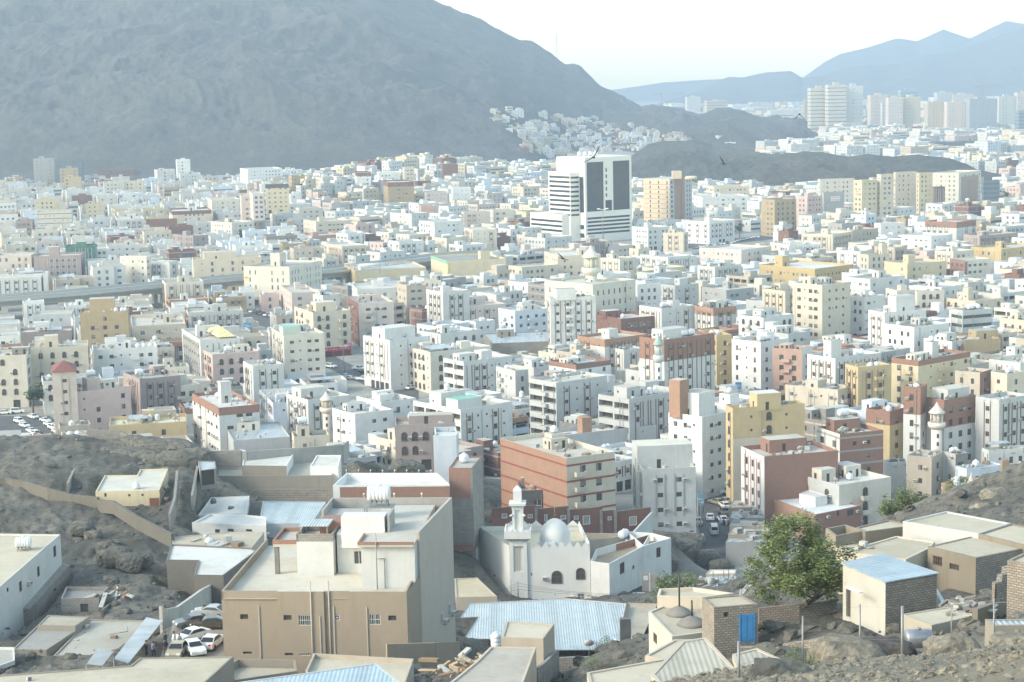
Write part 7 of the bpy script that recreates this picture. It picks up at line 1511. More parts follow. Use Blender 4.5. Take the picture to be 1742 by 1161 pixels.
smalltree(1608,368,10,"dark tree left of the pair before the cream and brown hotel",wide=1.2);smalltree(1632,366,9,"dark tree right of the pair before the cream and brown hotel",wide=1.2)
smalltree(1700,350,13,"wide dark tree near the right edge, above the white roofs",wide=1.3);smalltree(1730,346,14,"darkest far tree at the right edge",wide=1.3);smalltree(1600,442,8,"dark tree before the long ochre block",wide=1.2)
smalltree(1622,436,8,"dark tree between the long bright block and the white roofed brown block",wide=1.0)
smalltree(865,520,6,"small dark palm left of the blue tinted block",wide=.9);smalltree(225,478,6,"small tree by the low brick shed left of the flyover",lo=True,wide=1.2)
def bush(t,x,y,Z,rx,ry,rz_,n,leaf,mat,label,seed,name="bush"):
 p=at_Y(*px(t,x,y),Z);me,cl=crown_mesh("crown",1.0,n,leaf,[mat],seed,12,1.0,-.3);o=empty(name,p,0,label=label,cat=name)
 c=inst("crown",me,o,(0,0,rz_*.6));c.scale=(rx,ry,rz_);q=MB()
 for k in range(5):a=k*1.3;q.tube((0,0,-.8),(rx*.5*math.cos(a),ry*.5*math.sin(a),rz_*.9),.05,5,0,.015)
 q.build("stem",TREEB,o);return o
bush('Q',775,1110,236,3.0,2.4,2.6,5200,.05,leafm("leaf_feather",(0.11,0.17,0.06)),"feathery green bush on the edge of the rocky mound at the right",71)
bush('N4',990,375,250,2.4,2.2,3.0,3000,.09,LEAF,"left clump of the green trees behind the sand roofs",72,"tree")
bush('N4',1045,370,250,2.2,2.2,3.6,3000,.09,LEAF,"tall middle clump of the green trees behind the sand roofs",73,"tree")
bush('N4',1120,360,250,3.0,2.2,2.5,3000,.09,LEAF,"right clump of the green trees behind the sand roofs",74,"tree")
bush('N3',1130,800,262,3.9,3.0,4.4,4500,.07,LEAF,"green tree right of the narrow tan roof, below the overhanging white room",75,"tree")
bush('N3',770,1050,165,1.7,1.4,1.9,900,.07,LEAFB,"thin straggly bush beside the tall white tank",76)
bush('N3',740,1095,150,1.5,1.2,.7,700,.08,LEAFB,"low green weeds at the foot of the straggly bush",80)
bush('N4',545,1110,84,1.0,.9,1.0,1300,.06,LEAFB,"dry green bush at the foot of the fence posts",77)
bush('N1',800,672,262,1.5,1.0,.7,900,.08,LEAFB,"low green weeds on the littered slope, below the L shaped white roof",78)
bush('N1',610,630,270,1.2,1.0,.5,600,.08,LEAFD,"dark low weeds on the rocky slope beside the littered path",79)
bush('N1',100,430,280,.65,.6,1.2,500,.09,leafm("leaf_dry",(.16,.10,.06)),"dry brown shrub behind the long white house's tank",81)
def bigtree():
 rr=random.Random(5);base=at_Y(1358,1078,140);o=empty("tree",base,0,label="tall leafy green tree in the right foreground, beside the corrugated roof shed",cat="tree");q=MB();tips=[]
 def grow(p,d,L,r,dep):
  n=3;a=p
  for k in range(n):b=a+d*(L/n);q.tube(a,b,r*(1-k/n*.35),7,0,r*(1-(k+1)/n*.35));a=b;d=(d+Vector((rr.gauss(0,.09),rr.gauss(0,.09),.04))).normalized()
  if dep==0:tips.append(a);return
  if dep<3:tips.append(a)
  for k in range(rr.choice((2,3,3))):
   nd=(d+Vector((rr.gauss(0,.62),rr.gauss(0,.55),rr.gauss(.06,.28)))).normalized();grow(a,nd,L*rr.uniform(.68,.86),r*.62,dep-1)
 grow(Vector((0,0,-.5)),Vector((.02,0,1)),2.2,.2,5)
 q.build("trunk",TREEB,o)
 m=MB();cl=[(t_,rr.uniform(.35,.75))for t_ in tips]
 env=[(0,0,5.0,3.3,2.6,2.9)]
 for k in range(95):
  th,ph=rr.uniform(0,6.28),math.asin(rr.uniform(-.75,1));e_=rr.uniform(.45,1.0)*(1+.10*math.sin(3*th+1)*math.cos(2*ph))
  cl.append((Vector((3.45*e_*math.cos(th)*math.cos(ph),2.9*e_*math.sin(th)*math.cos(ph),5.4+3.4*e_*math.sin(ph))),rr.uniform(.35,.72)))
 for t_ in((-2.6,0,3.0),(-3.2,.3,3.8),(-3.4,0,4.5),(3.2,0,3.3),(3.5,.2,4.2),(.4,0,8.0),(-.9,0,7.9),(1.2,0,7.5),(2.4,0,2.6),(-1.9,.3,2.4)):cl.append((Vector(t_),.6))
 cl=[c for c in cl if((c[0].x/4.1)**2+(c[0].y/3.3)**2+((c[0].z-5.3)/3.8)**2)<1.15 and c[0].z>2.3]
 for k in range(56000):
  c,r=cl[k%len(cl)];d=Vector((rr.gauss(0,.5),rr.gauss(0,.5),rr.gauss(0,.42)))*r;p=c+d;Q=Matrix.Rotation(rr.uniform(0,6.28),3,'Z')@Matrix.Rotation(rr.uniform(-1.3,1.3),3,'X');s=rr.uniform(.12,.22)
  m.face([p+Q@Vector(v)*s for v in((-.5,0,0),(0,-.3,.06),(.55,0,0),(0,.3,.06))],0,[(0,0)]*4)
 m.build("crown",LEAF,o);o.scale=(1.08,1.08,1.08)
bigtree()
# -- vehicles
CARP={'white':flat("car_white",(.72,.73,.73),.25,0,.03),'silver':flat("car_silver",(.42,.43,.44),.3,.4,.03),'dark':flat("car_dark",(.035,.035,.04),.25,.1,.03),'bronze':flat("car_bronze",(.15,.12,.09),.25,.4,.03),'blue':flat("car_blue",(.05,.15,.4),.3,.2,.03),'red':flat("car_red",(.35,.05,.04),.3,.1,.03),'grey':flat("car_grey",(.2,.2,.21),.3,.3,.03),'gold':flat("car_gold",(.42,.36,.25),.3,.3,.03)}
CGL=flat("car_glass",(.02,.025,.03),.08);TYRE=flat("tyre",(.02,.02,.02),.8);LRED=flat("tail_lamp",(.5,.03,.02),.3);LWH=flat("head_lamp",(.75,.75,.7),.15);RIM=flat("rim",(.35,.35,.36),.3,.7)
def carparts(kind):
 def mk():
  W2=.88;T2=.70
  if kind=='sedan':P=[(-2.25,.35),(-2.3,.7),(-2.22,.98),(-1.5,1.04),(1.05,1.0),(2.0,.88),(2.27,.66),(2.25,.35)];cab=(-1.75,-.95,.3,1.15,.99,1.44);L=2.25
  elif kind=='suv':P=[(-2.2,.4),(-2.25,.9),(-2.2,1.12),(1.0,1.12),(2.1,1.0),(2.25,.8),(2.25,.4)];cab=(-2.15,-1.95,.35,1.0,1.1,1.74);L=2.2
  elif kind=='pickup':P=[(-2.6,.5),(-2.62,1.08),(1.1,1.1),(2.4,1.02),(2.55,.8),(2.55,.5)];cab=(-.75,-.6,.55,1.15,1.07,1.72);L=2.5
  else:P=[(-2.4,.4),(-2.45,1.2),(1.9,1.25),(2.35,1.05),(2.4,.4)];cab=(-2.43,-2.35,1.25,1.9,1.2,2.15);L=2.4
  b=MB();n=len(P);i=0
  for sgn in(-1,1):
   for x,z in P:b.v.append((x,sgn*W2,z))
  for k in range(n):
   j=(k+1)%n;b.f.append((k,j,n+j,n+k));b.m.append(0);b.sm.append(False);b.uv+=[(0,0)]*4
  b.f.append(tuple(reversed(range(n))));b.f.append(tuple(n+k for k in range(n)));b.m+=[0,0];b.sm+=[False]*2;b.uv+=[(0,0)]*(2*n)
  xa,xb,xc,xd,z0,z1=cab;W1=W2-.05
  lo=[(xa,-W1,z0),(xd,-W1,z0),(xd,W1,z0),(xa,W1,z0)];hi=[(xb,-T2,z1),(xc,-T2,z1),(xc,T2,z1),(xb,T2,z1)]
  g=MB()
  for k in range(4):
   q=[Vector(v)for v in(lo[k],lo[(k+1)%4],hi[(k+1)%4],hi[k])];b.face(q,0);nn=(q[1]-q[0]).cross(q[2]-q[0]).normalized()*.02;c=sum(q,Vector())/4
   kx=.86 if k in(0,2)else.9;g.face([c+Vector(((v.x-c.x)*kx,(v.y-c.y)*.9,(v.z-c.z)*.74))*1.0+nn*1.5 for v in q],0)
  b.face(hi,0)
  w=MB();w.lathe([(.2,-.1),(.32,-.1),(.34,-.06),(.34,.06),(.32,.1),(.2,.1)],16,axis='Y');w.lathe([(.02,-.06),(.19,-.105),(.2,-.08)],12,m=1,axis='Y');w.lathe([(.02,.06),(.19,.105),(.2,.08)],12,m=1,axis='Y')
  hl,tl=MB(),MB();hl.box(L-.12,L+.03,-.22,.22,.62,.80);tl.box(-L-.06,-L+.1,-.14,.14,.72,.95)
  return b,g,w,hl,tl,L
 return cached(('cp',kind),mk)
def car(p,rz,colr,kind,label,near,group=None):
 b,g,w,hl,tl,L=carparts(kind);bm_=cached(('cb',kind,colr),lambda:b.mesh("body",CARP[colr]))
 if near:
  o=empty("van" if kind=='van' else "car",p,rz,label=label,cat="van" if kind=='van' else("pickup" if kind=='pickup' else "car"),group=group)
  inst("body",bm_,o);inst("windows_glass".replace("windows_glass","car_glass"),cached(('cg',kind),lambda:g.mesh("car_glass",CGL)),o)
  wm=cached('cw',lambda:w.mesh("wheel",[TYRE,RIM]))
  for x in(-L*.6,L*.6):
   for y in(-.82,.82):inst("wheel",wm,o,(x,y,.34))
  for y in(-.6,.6):inst("headlight",cached(('hl',kind),lambda:hl.mesh("headlight",LWH)),o,(0,y,0));inst("tail_light",cached(('tl',kind),lambda:tl.mesh("tail_light",LRED)),o,(0,y,0))
  return o
 def far():
  j=MB()
  for q,mi in((b,0),(g,1)):
   o_=len(j.v);j.v+=q.v;j.f+=[tuple(i+o_ for i in f_)for f_ in q.f];j.m+=[mi]*len(q.m);j.uv+=q.uv;j.sm+=q.sm
  for x in(-L*.6,L*.6):
   for y in(-.82,.82):j.lathe([(.33,-.1),(.33,.1)],8,(x,y,.34),2,axis='Y')
  return j.mesh("car",[CARP[colr],CGL,TYRE])
 o=inst("van" if kind=='van' else "car",cached(('cf',kind,colr),far),None,p,rz);return tag(o,label,"van" if kind=='van' else("pickup" if kind=='pickup' else "car"),group)
PC=[('N1',1040,838,'silver','sedan',2.9,"silver sedan, furthest back in the alley beside the big beige house"),('N1',952,885,'grey','sedan',3.6,"dusty grey sedan with raised hood, beside the whitewashed wall"),('N1',1032,895,'bronze','sedan',3.3,"dark bronze sedan beside the big beige house"),('N1',945,955,'white','sedan',4.0,"white taxi behind the front white car in the alley"),('N1',1045,985,'white','sedan',1.35,"white sedan with lit red tail lights in the alley"),('N1',955,1015,'white','sedan',5.15,"white car facing the viewer, frontmost in the alley"),('N1',875,1025,'gold','sedan',4.65,"beige hatchback partly hidden by the bottom left roof")]
for t,x,y,c,k,a,lb in PC:
 X,Y=px(t,x,y);z=36.4;p=at_z(X,Y,z);car(p,a,c,k,lb,True)
alley=MB();AP=[at_z(*px('N1',x,y),36.38)for x,y in((780,1060),(1160,1060),(1160,790),(1060,770),(850,880))];alley.face([tuple(p)for p in AP]);tag(alley.build("alley",DUST),kind='structure')
NO_FLAT=[[Vector(p.xy)for p in AP]]
ST=[(1215,908,'white','van',1.5,"white van driving in the market street"),(1208,884,'white','sedan',1.5,"white sedan driving ahead of the white van in the market street"),(1230,888,'white','sedan',1.75,"white car beside the people in robes, in the market street"),(1232,876,'grey','pickup',1.8,"grey pickup parked behind the people in robes"),(1233,864,'white','sedan',1.8,"white car second from the back in the market street row"),(1219,858,'gold','sedan',2.2,"cream coloured car turned at the top of the market street"),(1232,856,'silver','sedan',2.2,"silver car, last of the market street row"),(1193,822,'white','sedan',.2,"white car crossing at the top of the market street"),(1191,922,'white','suv',1.6,"white car parked at the market street's left kerb"),(1187,893,'silver','pickup',1.6,"grey pickup at the market street's left kerb, behind the parked white car"),(1243,842,'white','van',2.8,"white box van parked under the twin tank brick block"),(1500,812,'dark','suv',.3,"black off roader behind the small white house"),(1527,813,'white','pickup',.2,"white pickup beside the black off roader, behind the small white house")]
for x,y,c,k,a,lb in ST:p=at_z(x,y,.12);car(p,a,c,k,lb,True)
MS=[(611,630,'white','pickup',-.5,"white pickup parked first from the left on the main street's far kerb"),(622,636,'dark','pickup',-.5,"dark pickup second from the left on the main street's far kerb"),(637,638,'white','suv',-.5,"white off roader third from the left on the main street's far kerb"),(650,643,'white','sedan',-.5,"white car last on the main street's far kerb"),(563,626,'white','suv',-.6,"white off roader in front of the green hut block"),(588,643,'white','sedan',-.5,"white car left in the main street's near row"),(598,646,'silver','sedan',-.5,"silver car second in the main street's near row"),(619,648,'white','pickup',-.4,"white pickup driving along the main street"),(655,660,'white','sedan',-.4,"white car driving alone at the main street's middle"),(695,650,'gold','sedan',.5,"beige car beside the main street's right pavement"),(700,662,'white','sedan',.9,"white car at the main street's right end")]
for x,y,c,k,a,lb in MS:p=at_z(x,y,.08);car(p,a,c,k,lb,False)
LS=[(33,722),(42,729),(54,738),(62,744),(77,720),(84,727),(91,733),(98,739),(8,707),(30,705),(57,714),(67,746)]
OR_=("first","second","third","fourth","fifth","sixth","seventh","eighth","ninth","tenth","eleventh","twelfth")
for k,(x,y)in enumerate(LS):
 p=at_z(x,y-2,.08);car(p,-.9 if k not in(8,9)else.1,'dark' if k==11 else 'white','sedan' if k%3 else 'suv',("black" if k==11 else "white")+" car, "+((OR_[k]+" down the left row")if k<4 else(OR_[k-4]+" down the right row")if k<8 else(OR_[k-8]+" loose one"))+" in the street below the pink block",False,"cars in the street below the pink block")
YL=[(1228,648,'dark'),(1236,655,'silver'),(1231,662,'white'),(1257,648,'white'),(1276,662,'white'),(1247,640,'silver'),(1210,655,'silver'),(1428,566,'white'),(1440,560,'grey'),(1450,567,'white'),(1462,556,'dark'),(1470,565,'white'),(1470,555,'blue')]
for k,(x,y,c)in enumerate(YL):p=at_z(x,y,.1);car(p,R.uniform(-.4,.6),c,'sedan',c+" car, "+OR_[k if k<7 else k-7]+(" in the walled car yard below the bright white block" if k<7 else " in the small lot behind the white stair tower block"),False,"cars in the car yards")
RN=("back","front","left","right end")
for ri,row in enumerate((((1180,424),(1255,412),14),((1185,432),(1240,424),10),((1108,440),(1135,434),5),((1260,410),(1290,404),6))):
 for i in range(row[2]):
  f_=i/(row[2]-1);x=row[0][0]+(row[1][0]-row[0][0])*f_;y=row[0][1]+(row[1][1]-row[0][1])*f_+R.uniform(-.6,.6);car(at_z(x,y,.1),R.uniform(1.2,1.6),R.choice(('white','white','white','silver','grey')),'sedan',"%s car from the left in the %s row of the big car park"%(OR_[i]if i<12 else("penultimate","last")[i-12],RN[ri]),False,"cars in the big car park")
k=0
for k,(x,y)in enumerate(((440,534),(447,536),(455,538),(463,539),(470,541),(478,542),(430,532),(433,530))):car(at_z(x,y,.1),R.uniform(1.0,1.4),R.choice(('white','silver','dark')),'sedan',"%s car counted in the packed row beside the ivory office block's shops"%OR_[k],False,"cars beside the ivory office block")
for(x,y,a)in((659,453,"white car driving on the flyover, left one of two"),(692,449,"white car driving on the flyover, right one of two")):car(at_z(x,y,9.1),.35,'white','sedan',a,False)
car(at_z(577,476,.1),.3,'silver','suv',"silver car under the flyover, left of the ochre sided hall",False)
# -- people
def person(p,rz,top,legs,label,robe=False,pose=0,group=None):
 o=empty("person",p,rz,label=label,cat="person",group=group)
 V=[(0,0,.95),(0,.01,1.2),(0,0,1.42),(0,.01,1.52),(0,-.01,1.66),(0,0,1.74),(.1,0,.9),(.12,.02+.12*pose,.5),(.12,.1*pose,.06),(.12,-.12,.03),(-.1,0,.9),(-.12,-.02-.1*pose,.5),(-.12,-.12*pose,.06),(-.12,-.12*pose-.12,.03),(.19,0,1.40),(.26,.02,1.12),(.25,-.12,.88),(-.19,0,1.40),(-.26,.02,1.12),(-.25,-.1,.88)]
 E_=[(0,1),(1,2),(2,3),(3,4),(4,5),(0,6),(6,7),(7,8),(8,9),(0,10),(10,11),(11,12),(12,13),(2,14),(14,15),(15,16),(2,17),(17,18),(18,19)]
 Rr=[.16,.15,.15,.06,.1,.08,.11,.075,.055,.045,.11,.075,.055,.045,.075,.055,.04,.075,.055,.04]
 me=bpy.data.meshes.new("body");me.from_pydata(V,E_,[]);me.materials.append(flat("skin",(.30,.18,.12),.6));b=bpy.data.objects.new("body",me);C.objects.link(b);b.parent=o
 sk=b.modifiers.new("skin",'SKIN')
 for i,r in enumerate(Rr):me.skin_vertices[0].data[i].radius=(r,r)
 me.skin_vertices[0].data[0].use_root=True;b.modifiers.new("sub",'SUBSURF').levels=1
 q=MB();zz0=.12 if robe else.86
 q.lathe([(.24 if robe else.19,zz0),(.21,.6)if robe else(.2,.95),(.2,1.0),(.21,1.3),(.2,1.42),(.09,1.5)],12);
 for s_ in(-1,1):q.tube((s_*.17,0,1.42),(s_*.28,.01,1.1),.085,8,0,.075);q.tube((s_*.28,.01,1.1),(s_*.27,-.1,.93),.075,8,0,.06)
 q.build("robe" if robe else "shirt",flat("cloth_"+top,CL_[top],.9),o)
 if not robe:
  q=MB()
  for s_ in(-1,1):q.tube((s_*.1,0,.93),(s_*.12,s_*.1*pose,.5),.125,8,0,.1);q.tube((s_*.12,s_*.1*pose,.5),(s_*.12,s_*.11*pose,.1),.1,8,0,.08)
  q.build("trousers",flat("cloth_"+legs,CL_[legs],.9),o)
 q=MB();q.lathe([(.115,1.66),(.12,1.72),(.09,1.80),(.03,1.83)],10);q.build("cap" if robe else "hair",flat("cloth_white",CL_['white'],.9)if robe else flat("hair",(.02,.015,.01)),o)
CL_=dict(white=(.72,.72,.72),blue=(.25,.35,.6),dark=(.04,.04,.05),brown=(.2,.12,.08),purple=(.25,.2,.4),grey=(.3,.3,.3))
PP=[('N1',815,985,36.4,'dark','dark',False,"person in dark clothes standing by the brown wall panel, behind the parked cars"),('N1',860,985,36.4,'white','grey',False,"person in a white shirt standing near the white taxi"),('N1',886,995,36.4,'grey','dark',False,"person in a grey top beside the white car's nose"),('N1',757,1035,36.6,'purple','dark',False,"person in a purple shirt at the alley canopy's end"),('N1',722,1030,36.6,'dark','dark',False,"person in black under the long alley canopy"),('N1',815,1020,36.4,'dark','brown',False,"person in black beside the beige hatchback"),('N4',133,385,.1,'blue','white',True,"person in a pale blue robe beside the street cars, left in the walking group"),('N4',148,392,.1,'dark','dark',False,"person in black in the middle of the walking group in the market street"),('N4',163,388,.1,'white','white',True,"person in a white robe, right in the walking group in the market street"),('N4',126,350,.1,'dark','dark',False,"person in dark clothes behind the walking group, by the grey pickup"),('N4',138,162,.1,'dark','dark',False,"person in dark clothes at the foot of the yellow tower"),('N1',765,462,31,'purple','dark',False,"person in a purple shirt on the littered path beside the rubble wall")]
for k,(t,x,y,z,a,b,rb_,lb)in enumerate(PP):p=at_z(*px(t,x,y),z);person(p,R.uniform(0,6),a,b,lb,rb_,R.choice((0,1,-1)))
# -- birds in the air
def bird(x,y,Z,span,roll_,rz,label,up=.5):
 p=at_Y(x,y,Z);o=empty("bird",p,rz,label=label,cat="bird");o.rotation_euler=(0,roll_,rz);q=MB()
 V=[(0,-.3,0),(0,-.2,.01),(0,0,0),(0,.2,0),(0,.36,0)];prof=[(.01,-.34),(.035,-.28),(.05,-.2),(.075,-.02),(.06,.12),(.02,.24),(.01,.3)];q.lathe(prof,8,axis='Y')
 q.face([(-.03,.22,0),(.03,.22,0),(.11,.46,0),(-.11,.46,0)])
 for s_ in(-1,1):
  a,b,c,d=(s_*.05,-.12,.02),(s_*span*.25,-.2,up*span*.16),(s_*span*.25,.06,up*span*.16),(s_*.05,.1,.02);e_,f_=(s_*span*.5,-.02,up*span*.30),(s_*span*.47,.1,up*span*.29)
  for dz in(0,.015):q.face([(v[0],v[1],v[2]+dz)for v in(a,b,c,d)]);q.face([(v[0],v[1],v[2]+dz)for v in(b,e_,f_,c)])
 me=q.mesh("bird_body",flat("feather_dark",(.025,.025,.03),.8));inst("body",me,o);return o
bird(1010,268,110,1.45,-.75,.2,"largest dark bird with raised wings, in front of the glass hotel's roof")
bird(1231,279,150,1.2,.55,.3,"dark bird gliding before the dark hill, right of the hotel",.9)
bird(1360,195,150,.95,.0,0,"dark bird with drooping wings beside the widest distant tower",-1.6)
bird(957,440,130,1.0,.6,.4,"dark bird above the big cream mosque, left of its minaret",.4);bird(513,314,130,.8,-.5,.2,"small dark bird over the pale yellow hotel block on the left",.8);bird(670,408,150,.5,0,.3,"tiny dark bird over the town's middle, left of the green edged hall",.3)
# -- cranes, mast, poles
def crane(x,ytop,ybase,Z,jib,label,col=(.35,.2,.18)):
 a,b=at_Y(x,ytop,Z),at_Y(x,ybase,Z);h=a.z-b.z;o=empty("tower_crane",(a.x,Z,b.z),label=label,cat="crane");mt=flat("crane_paint",col,.7);q=MB()
 s_=h*.035
 for i in(-1,1):
  for j in(-1,1):q.tube((i*s_,j*s_,0),(i*s_,j*s_,h),s_*.22,4)
 for k in range(12):q.tube((-s_,-s_,h*k/12),(s_,-s_,h*(k+1)/12),s_*.15,4)
 q.build("mast",mt,o);q=MB();J=jib;q.box(-J*.35,J,-s_*.4,s_*.4,h*.86,h*.86+s_*.7);q.tube((J*.9,0,h*.87),(0,0,h),s_*.15,4);q.tube((-J*.32,0,h*.87),(0,0,h),s_*.15,4);q.box(-J*.35,-J*.25,-s_,s_,h*.82,h*.87);q.build("jib",mt,o);o.rotation_euler=(0,0,.3);return o
crane(1671,143,172,3100,38,"reddish tower crane above the wide blue grey tower");crane(1125,157,182,4400,60,"pale tower crane left of the lone pale towers",(.4,.3,.28));crane(1398,136,150,3150,25,"small crane above the widest distant tower")
q=MB();a=at_Y(947,55,3800);b=at_Y(947,100,3800)
for i in(-1,1):
 for j in(-1,1):q.tube((i*2,j*2,-8),(0,0,a.z-b.z),.35,4)
tag(q.build("radio_mast",METAL,None,b),"thin radio mast on the big mountain's skyline","mast")
def pole(t,x,y0,y1,z,r,label,lamp=True,name="street_lamp",Z=None,double=False,head=1.0):
 b=at_z(*px(t,x,y1),z);a=at_Y(*px(t,x,y0),b.y);h=a.z-b.z;o=empty(name,b,0,label=label,cat="street lamp" if lamp else "pole");q=MB();q.tube((0,0,-.3),(0,0,h),r,7,0,r*.6);q.build("pole",METAL,o)
 if lamp:
  for s_ in((-1,1)if double else(1,)):q=MB();q.tube((0,0,h),(s_*1.3*head,0,h+.25),r*.5,5);q.box(s_*1.2*head-.4*head,s_*1.2*head+.4*head,-.15*head,.15*head,h+.2,h+.35*head);q.build("lamp_head",flat("lamp_white",(.75,.76,.74)),o)
 return o
pole('F3',658,462,700,0,.3,"tall mast of twin floodlights in front of the black glass hotel",True,double=True,head=2.2);pole('F4',866,300,520,0,.3,"tall twin headed lamp mast before the yellow hotels",True,double=True,head=2.6)
pole('M2',565,470,640,.1,.12,"lamp post left of the main street corner");pole('M2',783,640,720,.1,.1,"lamp post on the near side of the main street");pole('F2',688,755,880,9,.15,"lamp post on the flyover, left one",double=True);pole('F2',857,780,890,9,.15,"lamp post on the flyover, right one",double=True);pole('M1',1385,130,210,0,.15,"lamp post beside the ivory office block")
for k,x in enumerate((1018,1040,1062,1084,1104)):pole('M1',x,132,200,0,.13,OR_[k]+" white flagpole from the left, behind the roof car park",False,"flagpole")
pole('N3',352,665,765,18,.13,"utility pole in front of the white mosque's door",False,"utility_pole");pole('N3',318,655,770,18,.08,"thin pole left of the utility pole before the white mosque",False,"pole")
for k,(x,y0,y1)in enumerate(((1228,205,470),(1238,230,500),(1252,250,480))):pole('N3',x,y0,y1,1.5,.12,OR_[k]+" dark utility pole at the left kerb of the market street",False,"utility_pole")
cb=MB();A=at_Y(*px('N3',40,712),312);Bq=at_Y(*px('N3',350,672),312);Cq=at_Y(*px('N3',1050,715),316)
for dz in(0,-.5,-1.1):
 for P_,Q_ in((A,Bq),(Bq,Cq)):
  last=None
  for k in range(13):f_=k/12;p=P_.lerp(Q_,f_)+Vector((0,0,dz-4*f_*(1-f_)*(1.0+dz*.6)));last and cb.tube(last,p,.022,4);last=p
tag(cb.build("power_cable",DARKM),"thin black cables strung across the white mosque's front","cable")
fo=empty("chain_link_fence",at_z(*px('N4',1028,1117),72.5),label="chain link fence of grey metal posts in the right foreground",cat="fence");FPp=[]
for(x,y0,y1,zz_,r)in((222,960,1190,75.5,.05),(537,835,1160,72.2,.035),(819,776,1122,69.5,.035),(1028,786,1118,70.8,.06),(1270,778,990,66.5,.035),(1480,746,1050,67.5,.04),(1760,700,1060,68,.04)):
 b=at_z(*px('N4',x,y1),zz_);a=at_Y(*px('N4',x,y0),b.y);q=MB();q.tube((0,0,-.5),(a.x-b.x,0,a.z-b.z),r*1.25,8);g_=q.build("post",METAL,fo);g_.location=b-fo.location;FPp.append((b,a))
q=MB()
for(b0,a0),(b1,a1)in zip(FPp,FPp[1:]):
 for f_ in(.04,.5,.97):P_,Q_=b0.lerp(a0,f_),b1.lerp(a1,f_);q.tube(P_-fo.location,Q_-fo.location,.006,3)
q.build("wire",METAL,fo)
# -- rocks
def rock(name,loc,sx,sy,sz,seed,mat,label,cat="boulder"):
 gz=ground(loc[0],loc[1]);loc=Vector(loc)
 if loc.z-sz*.5>gz:loc.z=gz+sz*.3
 rr=random.Random(seed);n,mseg=26,14;m=MB();V=[];off=seed*7.3
 th=np.linspace(0,2*np.pi,n,endpoint=False);ph=np.linspace(-.5*np.pi,.5*np.pi,mseg)
 TH,PH=np.meshgrid(th,ph);X,Y,Z_=np.cos(TH)*np.cos(PH),np.sin(TH)*np.cos(PH),np.sin(PH)
 f_=1+.38*fbm(X*1.3+Z_*.8+off,Y*1.3+off-Z_*.6,4,seed)+.10*fbm(X*5+off,Y*5+Z_*5,3,seed+9)
 q_=lambda v:np.sign(v)*np.abs(v)**.75
 P_=np.stack([q_(X)*f_*sx,q_(Y)*f_*sy,q_(Z_)*f_*sz],-1).reshape(-1,3);m.v=[tuple(v)for v in P_]
 for j in range(mseg-1):
  for k in range(n):a,b=j*n+k,j*n+(k+1)%n;m.f.append((a,b,b+n,a+n));m.m.append(0);m.sm.append(False);m.uv+=[(0,0)]*4
 o=m.build(name,mat,None,loc);return tag(o,label,cat)if label else o
ROCKM=rockm("rock_grey",(.11,.105,.09),(.20,.19,.16),(.055,.052,.045),2.2,.6);ROCKB=rockm("rock_brown",(.21,.185,.145),(.32,.29,.225),(.10,.09,.07),2.2,.6)
rock("boulder",at_Y(*px('N4',770,1085),92),2.0,1.6,1.35,3,ROCKB,"large split brown boulder behind the fence posts");rock("boulder",at_Y(*px('N4',930,1065),93),1.7,1.5,1.2,4,rockm("rock_black",(.07,.06,.055),(.13,.11,.10),(.05,.045,.04),2,.6),"dark right half of the large split boulder")
rock("boulder",at_Y(*px('N4',1265,1050),92),1.5,1.2,1.1,5,ROCKB,"rounded brown boulder under the lying metal tank");rock("boulder",at_Y(*px('N4',420,1150),80),1.5,1.0,.8,6,ROCKM,"grey boulder beside the ribbed beige roof at the bottom");rock("boulder",at_Y(*px('N4',1560,1000),92),1.2,1.0,.7,7,ROCKB,"flat brown boulder at the right edge, behind the fence")
for k,(x,y,Z,s_)in enumerate(((575,1270,0,0),)):pass
RK=[(560,425,268,1.9),(625,430,266,1.6),(505,385,275,1.0),(690,425,268,1.2),(545,615,256,.9),(400,345,285,1.6),(455,350,282,1.1)]
for k,(x,y,Z,s_)in enumerate(RK):rock("boulder",at_Y(*px('N1',x,y),Z),s_*1.25,s_,s_*.8,20+k,ROCKM,OR_[k]+" largest grey outcrop on the slope between the long white house and the yellow house","boulder")
GR=[(600,20,343,2.6),(655,15,342,2.8),(730,20,341,3.0),(800,25,340,2.8),(870,35,339,2.8),(560,45,338,2.4),(640,60,336,2.6),(720,75,333,2.6),(790,85,330,2.2),(880,85,330,2.6),(940,60,335,2.4)]
for k,(x,y,Z,s_)in enumerate(GR):rock("boulder",at_Y(*px('N1',x,y),Z),s_*1.5,s_,s_*.75,40+k,ROCKM,("left","second","third","fourth","right")[k]+" block of the upper row of rounded rocks under the hilltop wall" if k<5 else OR_[k-5]+" block of the lower row of rounded rocks under the hilltop wall","boulder",)
for k,(x,y,Z,s_)in enumerate(((620,800,362,2.4),(650,815,350,2),(690,790,372,2.6),(730,800,362,2),(1125,915,372,2.2),(1160,930,374,2.6),(1200,945,378,2.0),(1180,915,384,2),(1225,958,372,1.6),(845,810,372,1.8),(1130,945,352,1.8))):
 rock("boulder",at_Y(x,y+8,Z),s_*1.4,s_,s_,60+k,ROCKM,(OR_[k]+" dark rock from the left below the mauve grey arched block")if k<4 else("lone dark rock left of the low black house" if k==9 else(("lowest" if k==10 else OR_[k-4])+" rock in the bank between the overhanging white room and the market street")),"boulder")
for k,(x,y,Z,s_)in enumerate(((1725,850,205,2.4),(1700,858,200,2.0),(1740,832,212,2.4),(1672,872,192,1.2),(1690,838,208,1.5))):rock("boulder",at_Y(x,y,Z),s_,s_,s_*.8,80+k,ROCKB,OR_[k]+" largest brown rock of the rocky mound at the right edge","boulder")
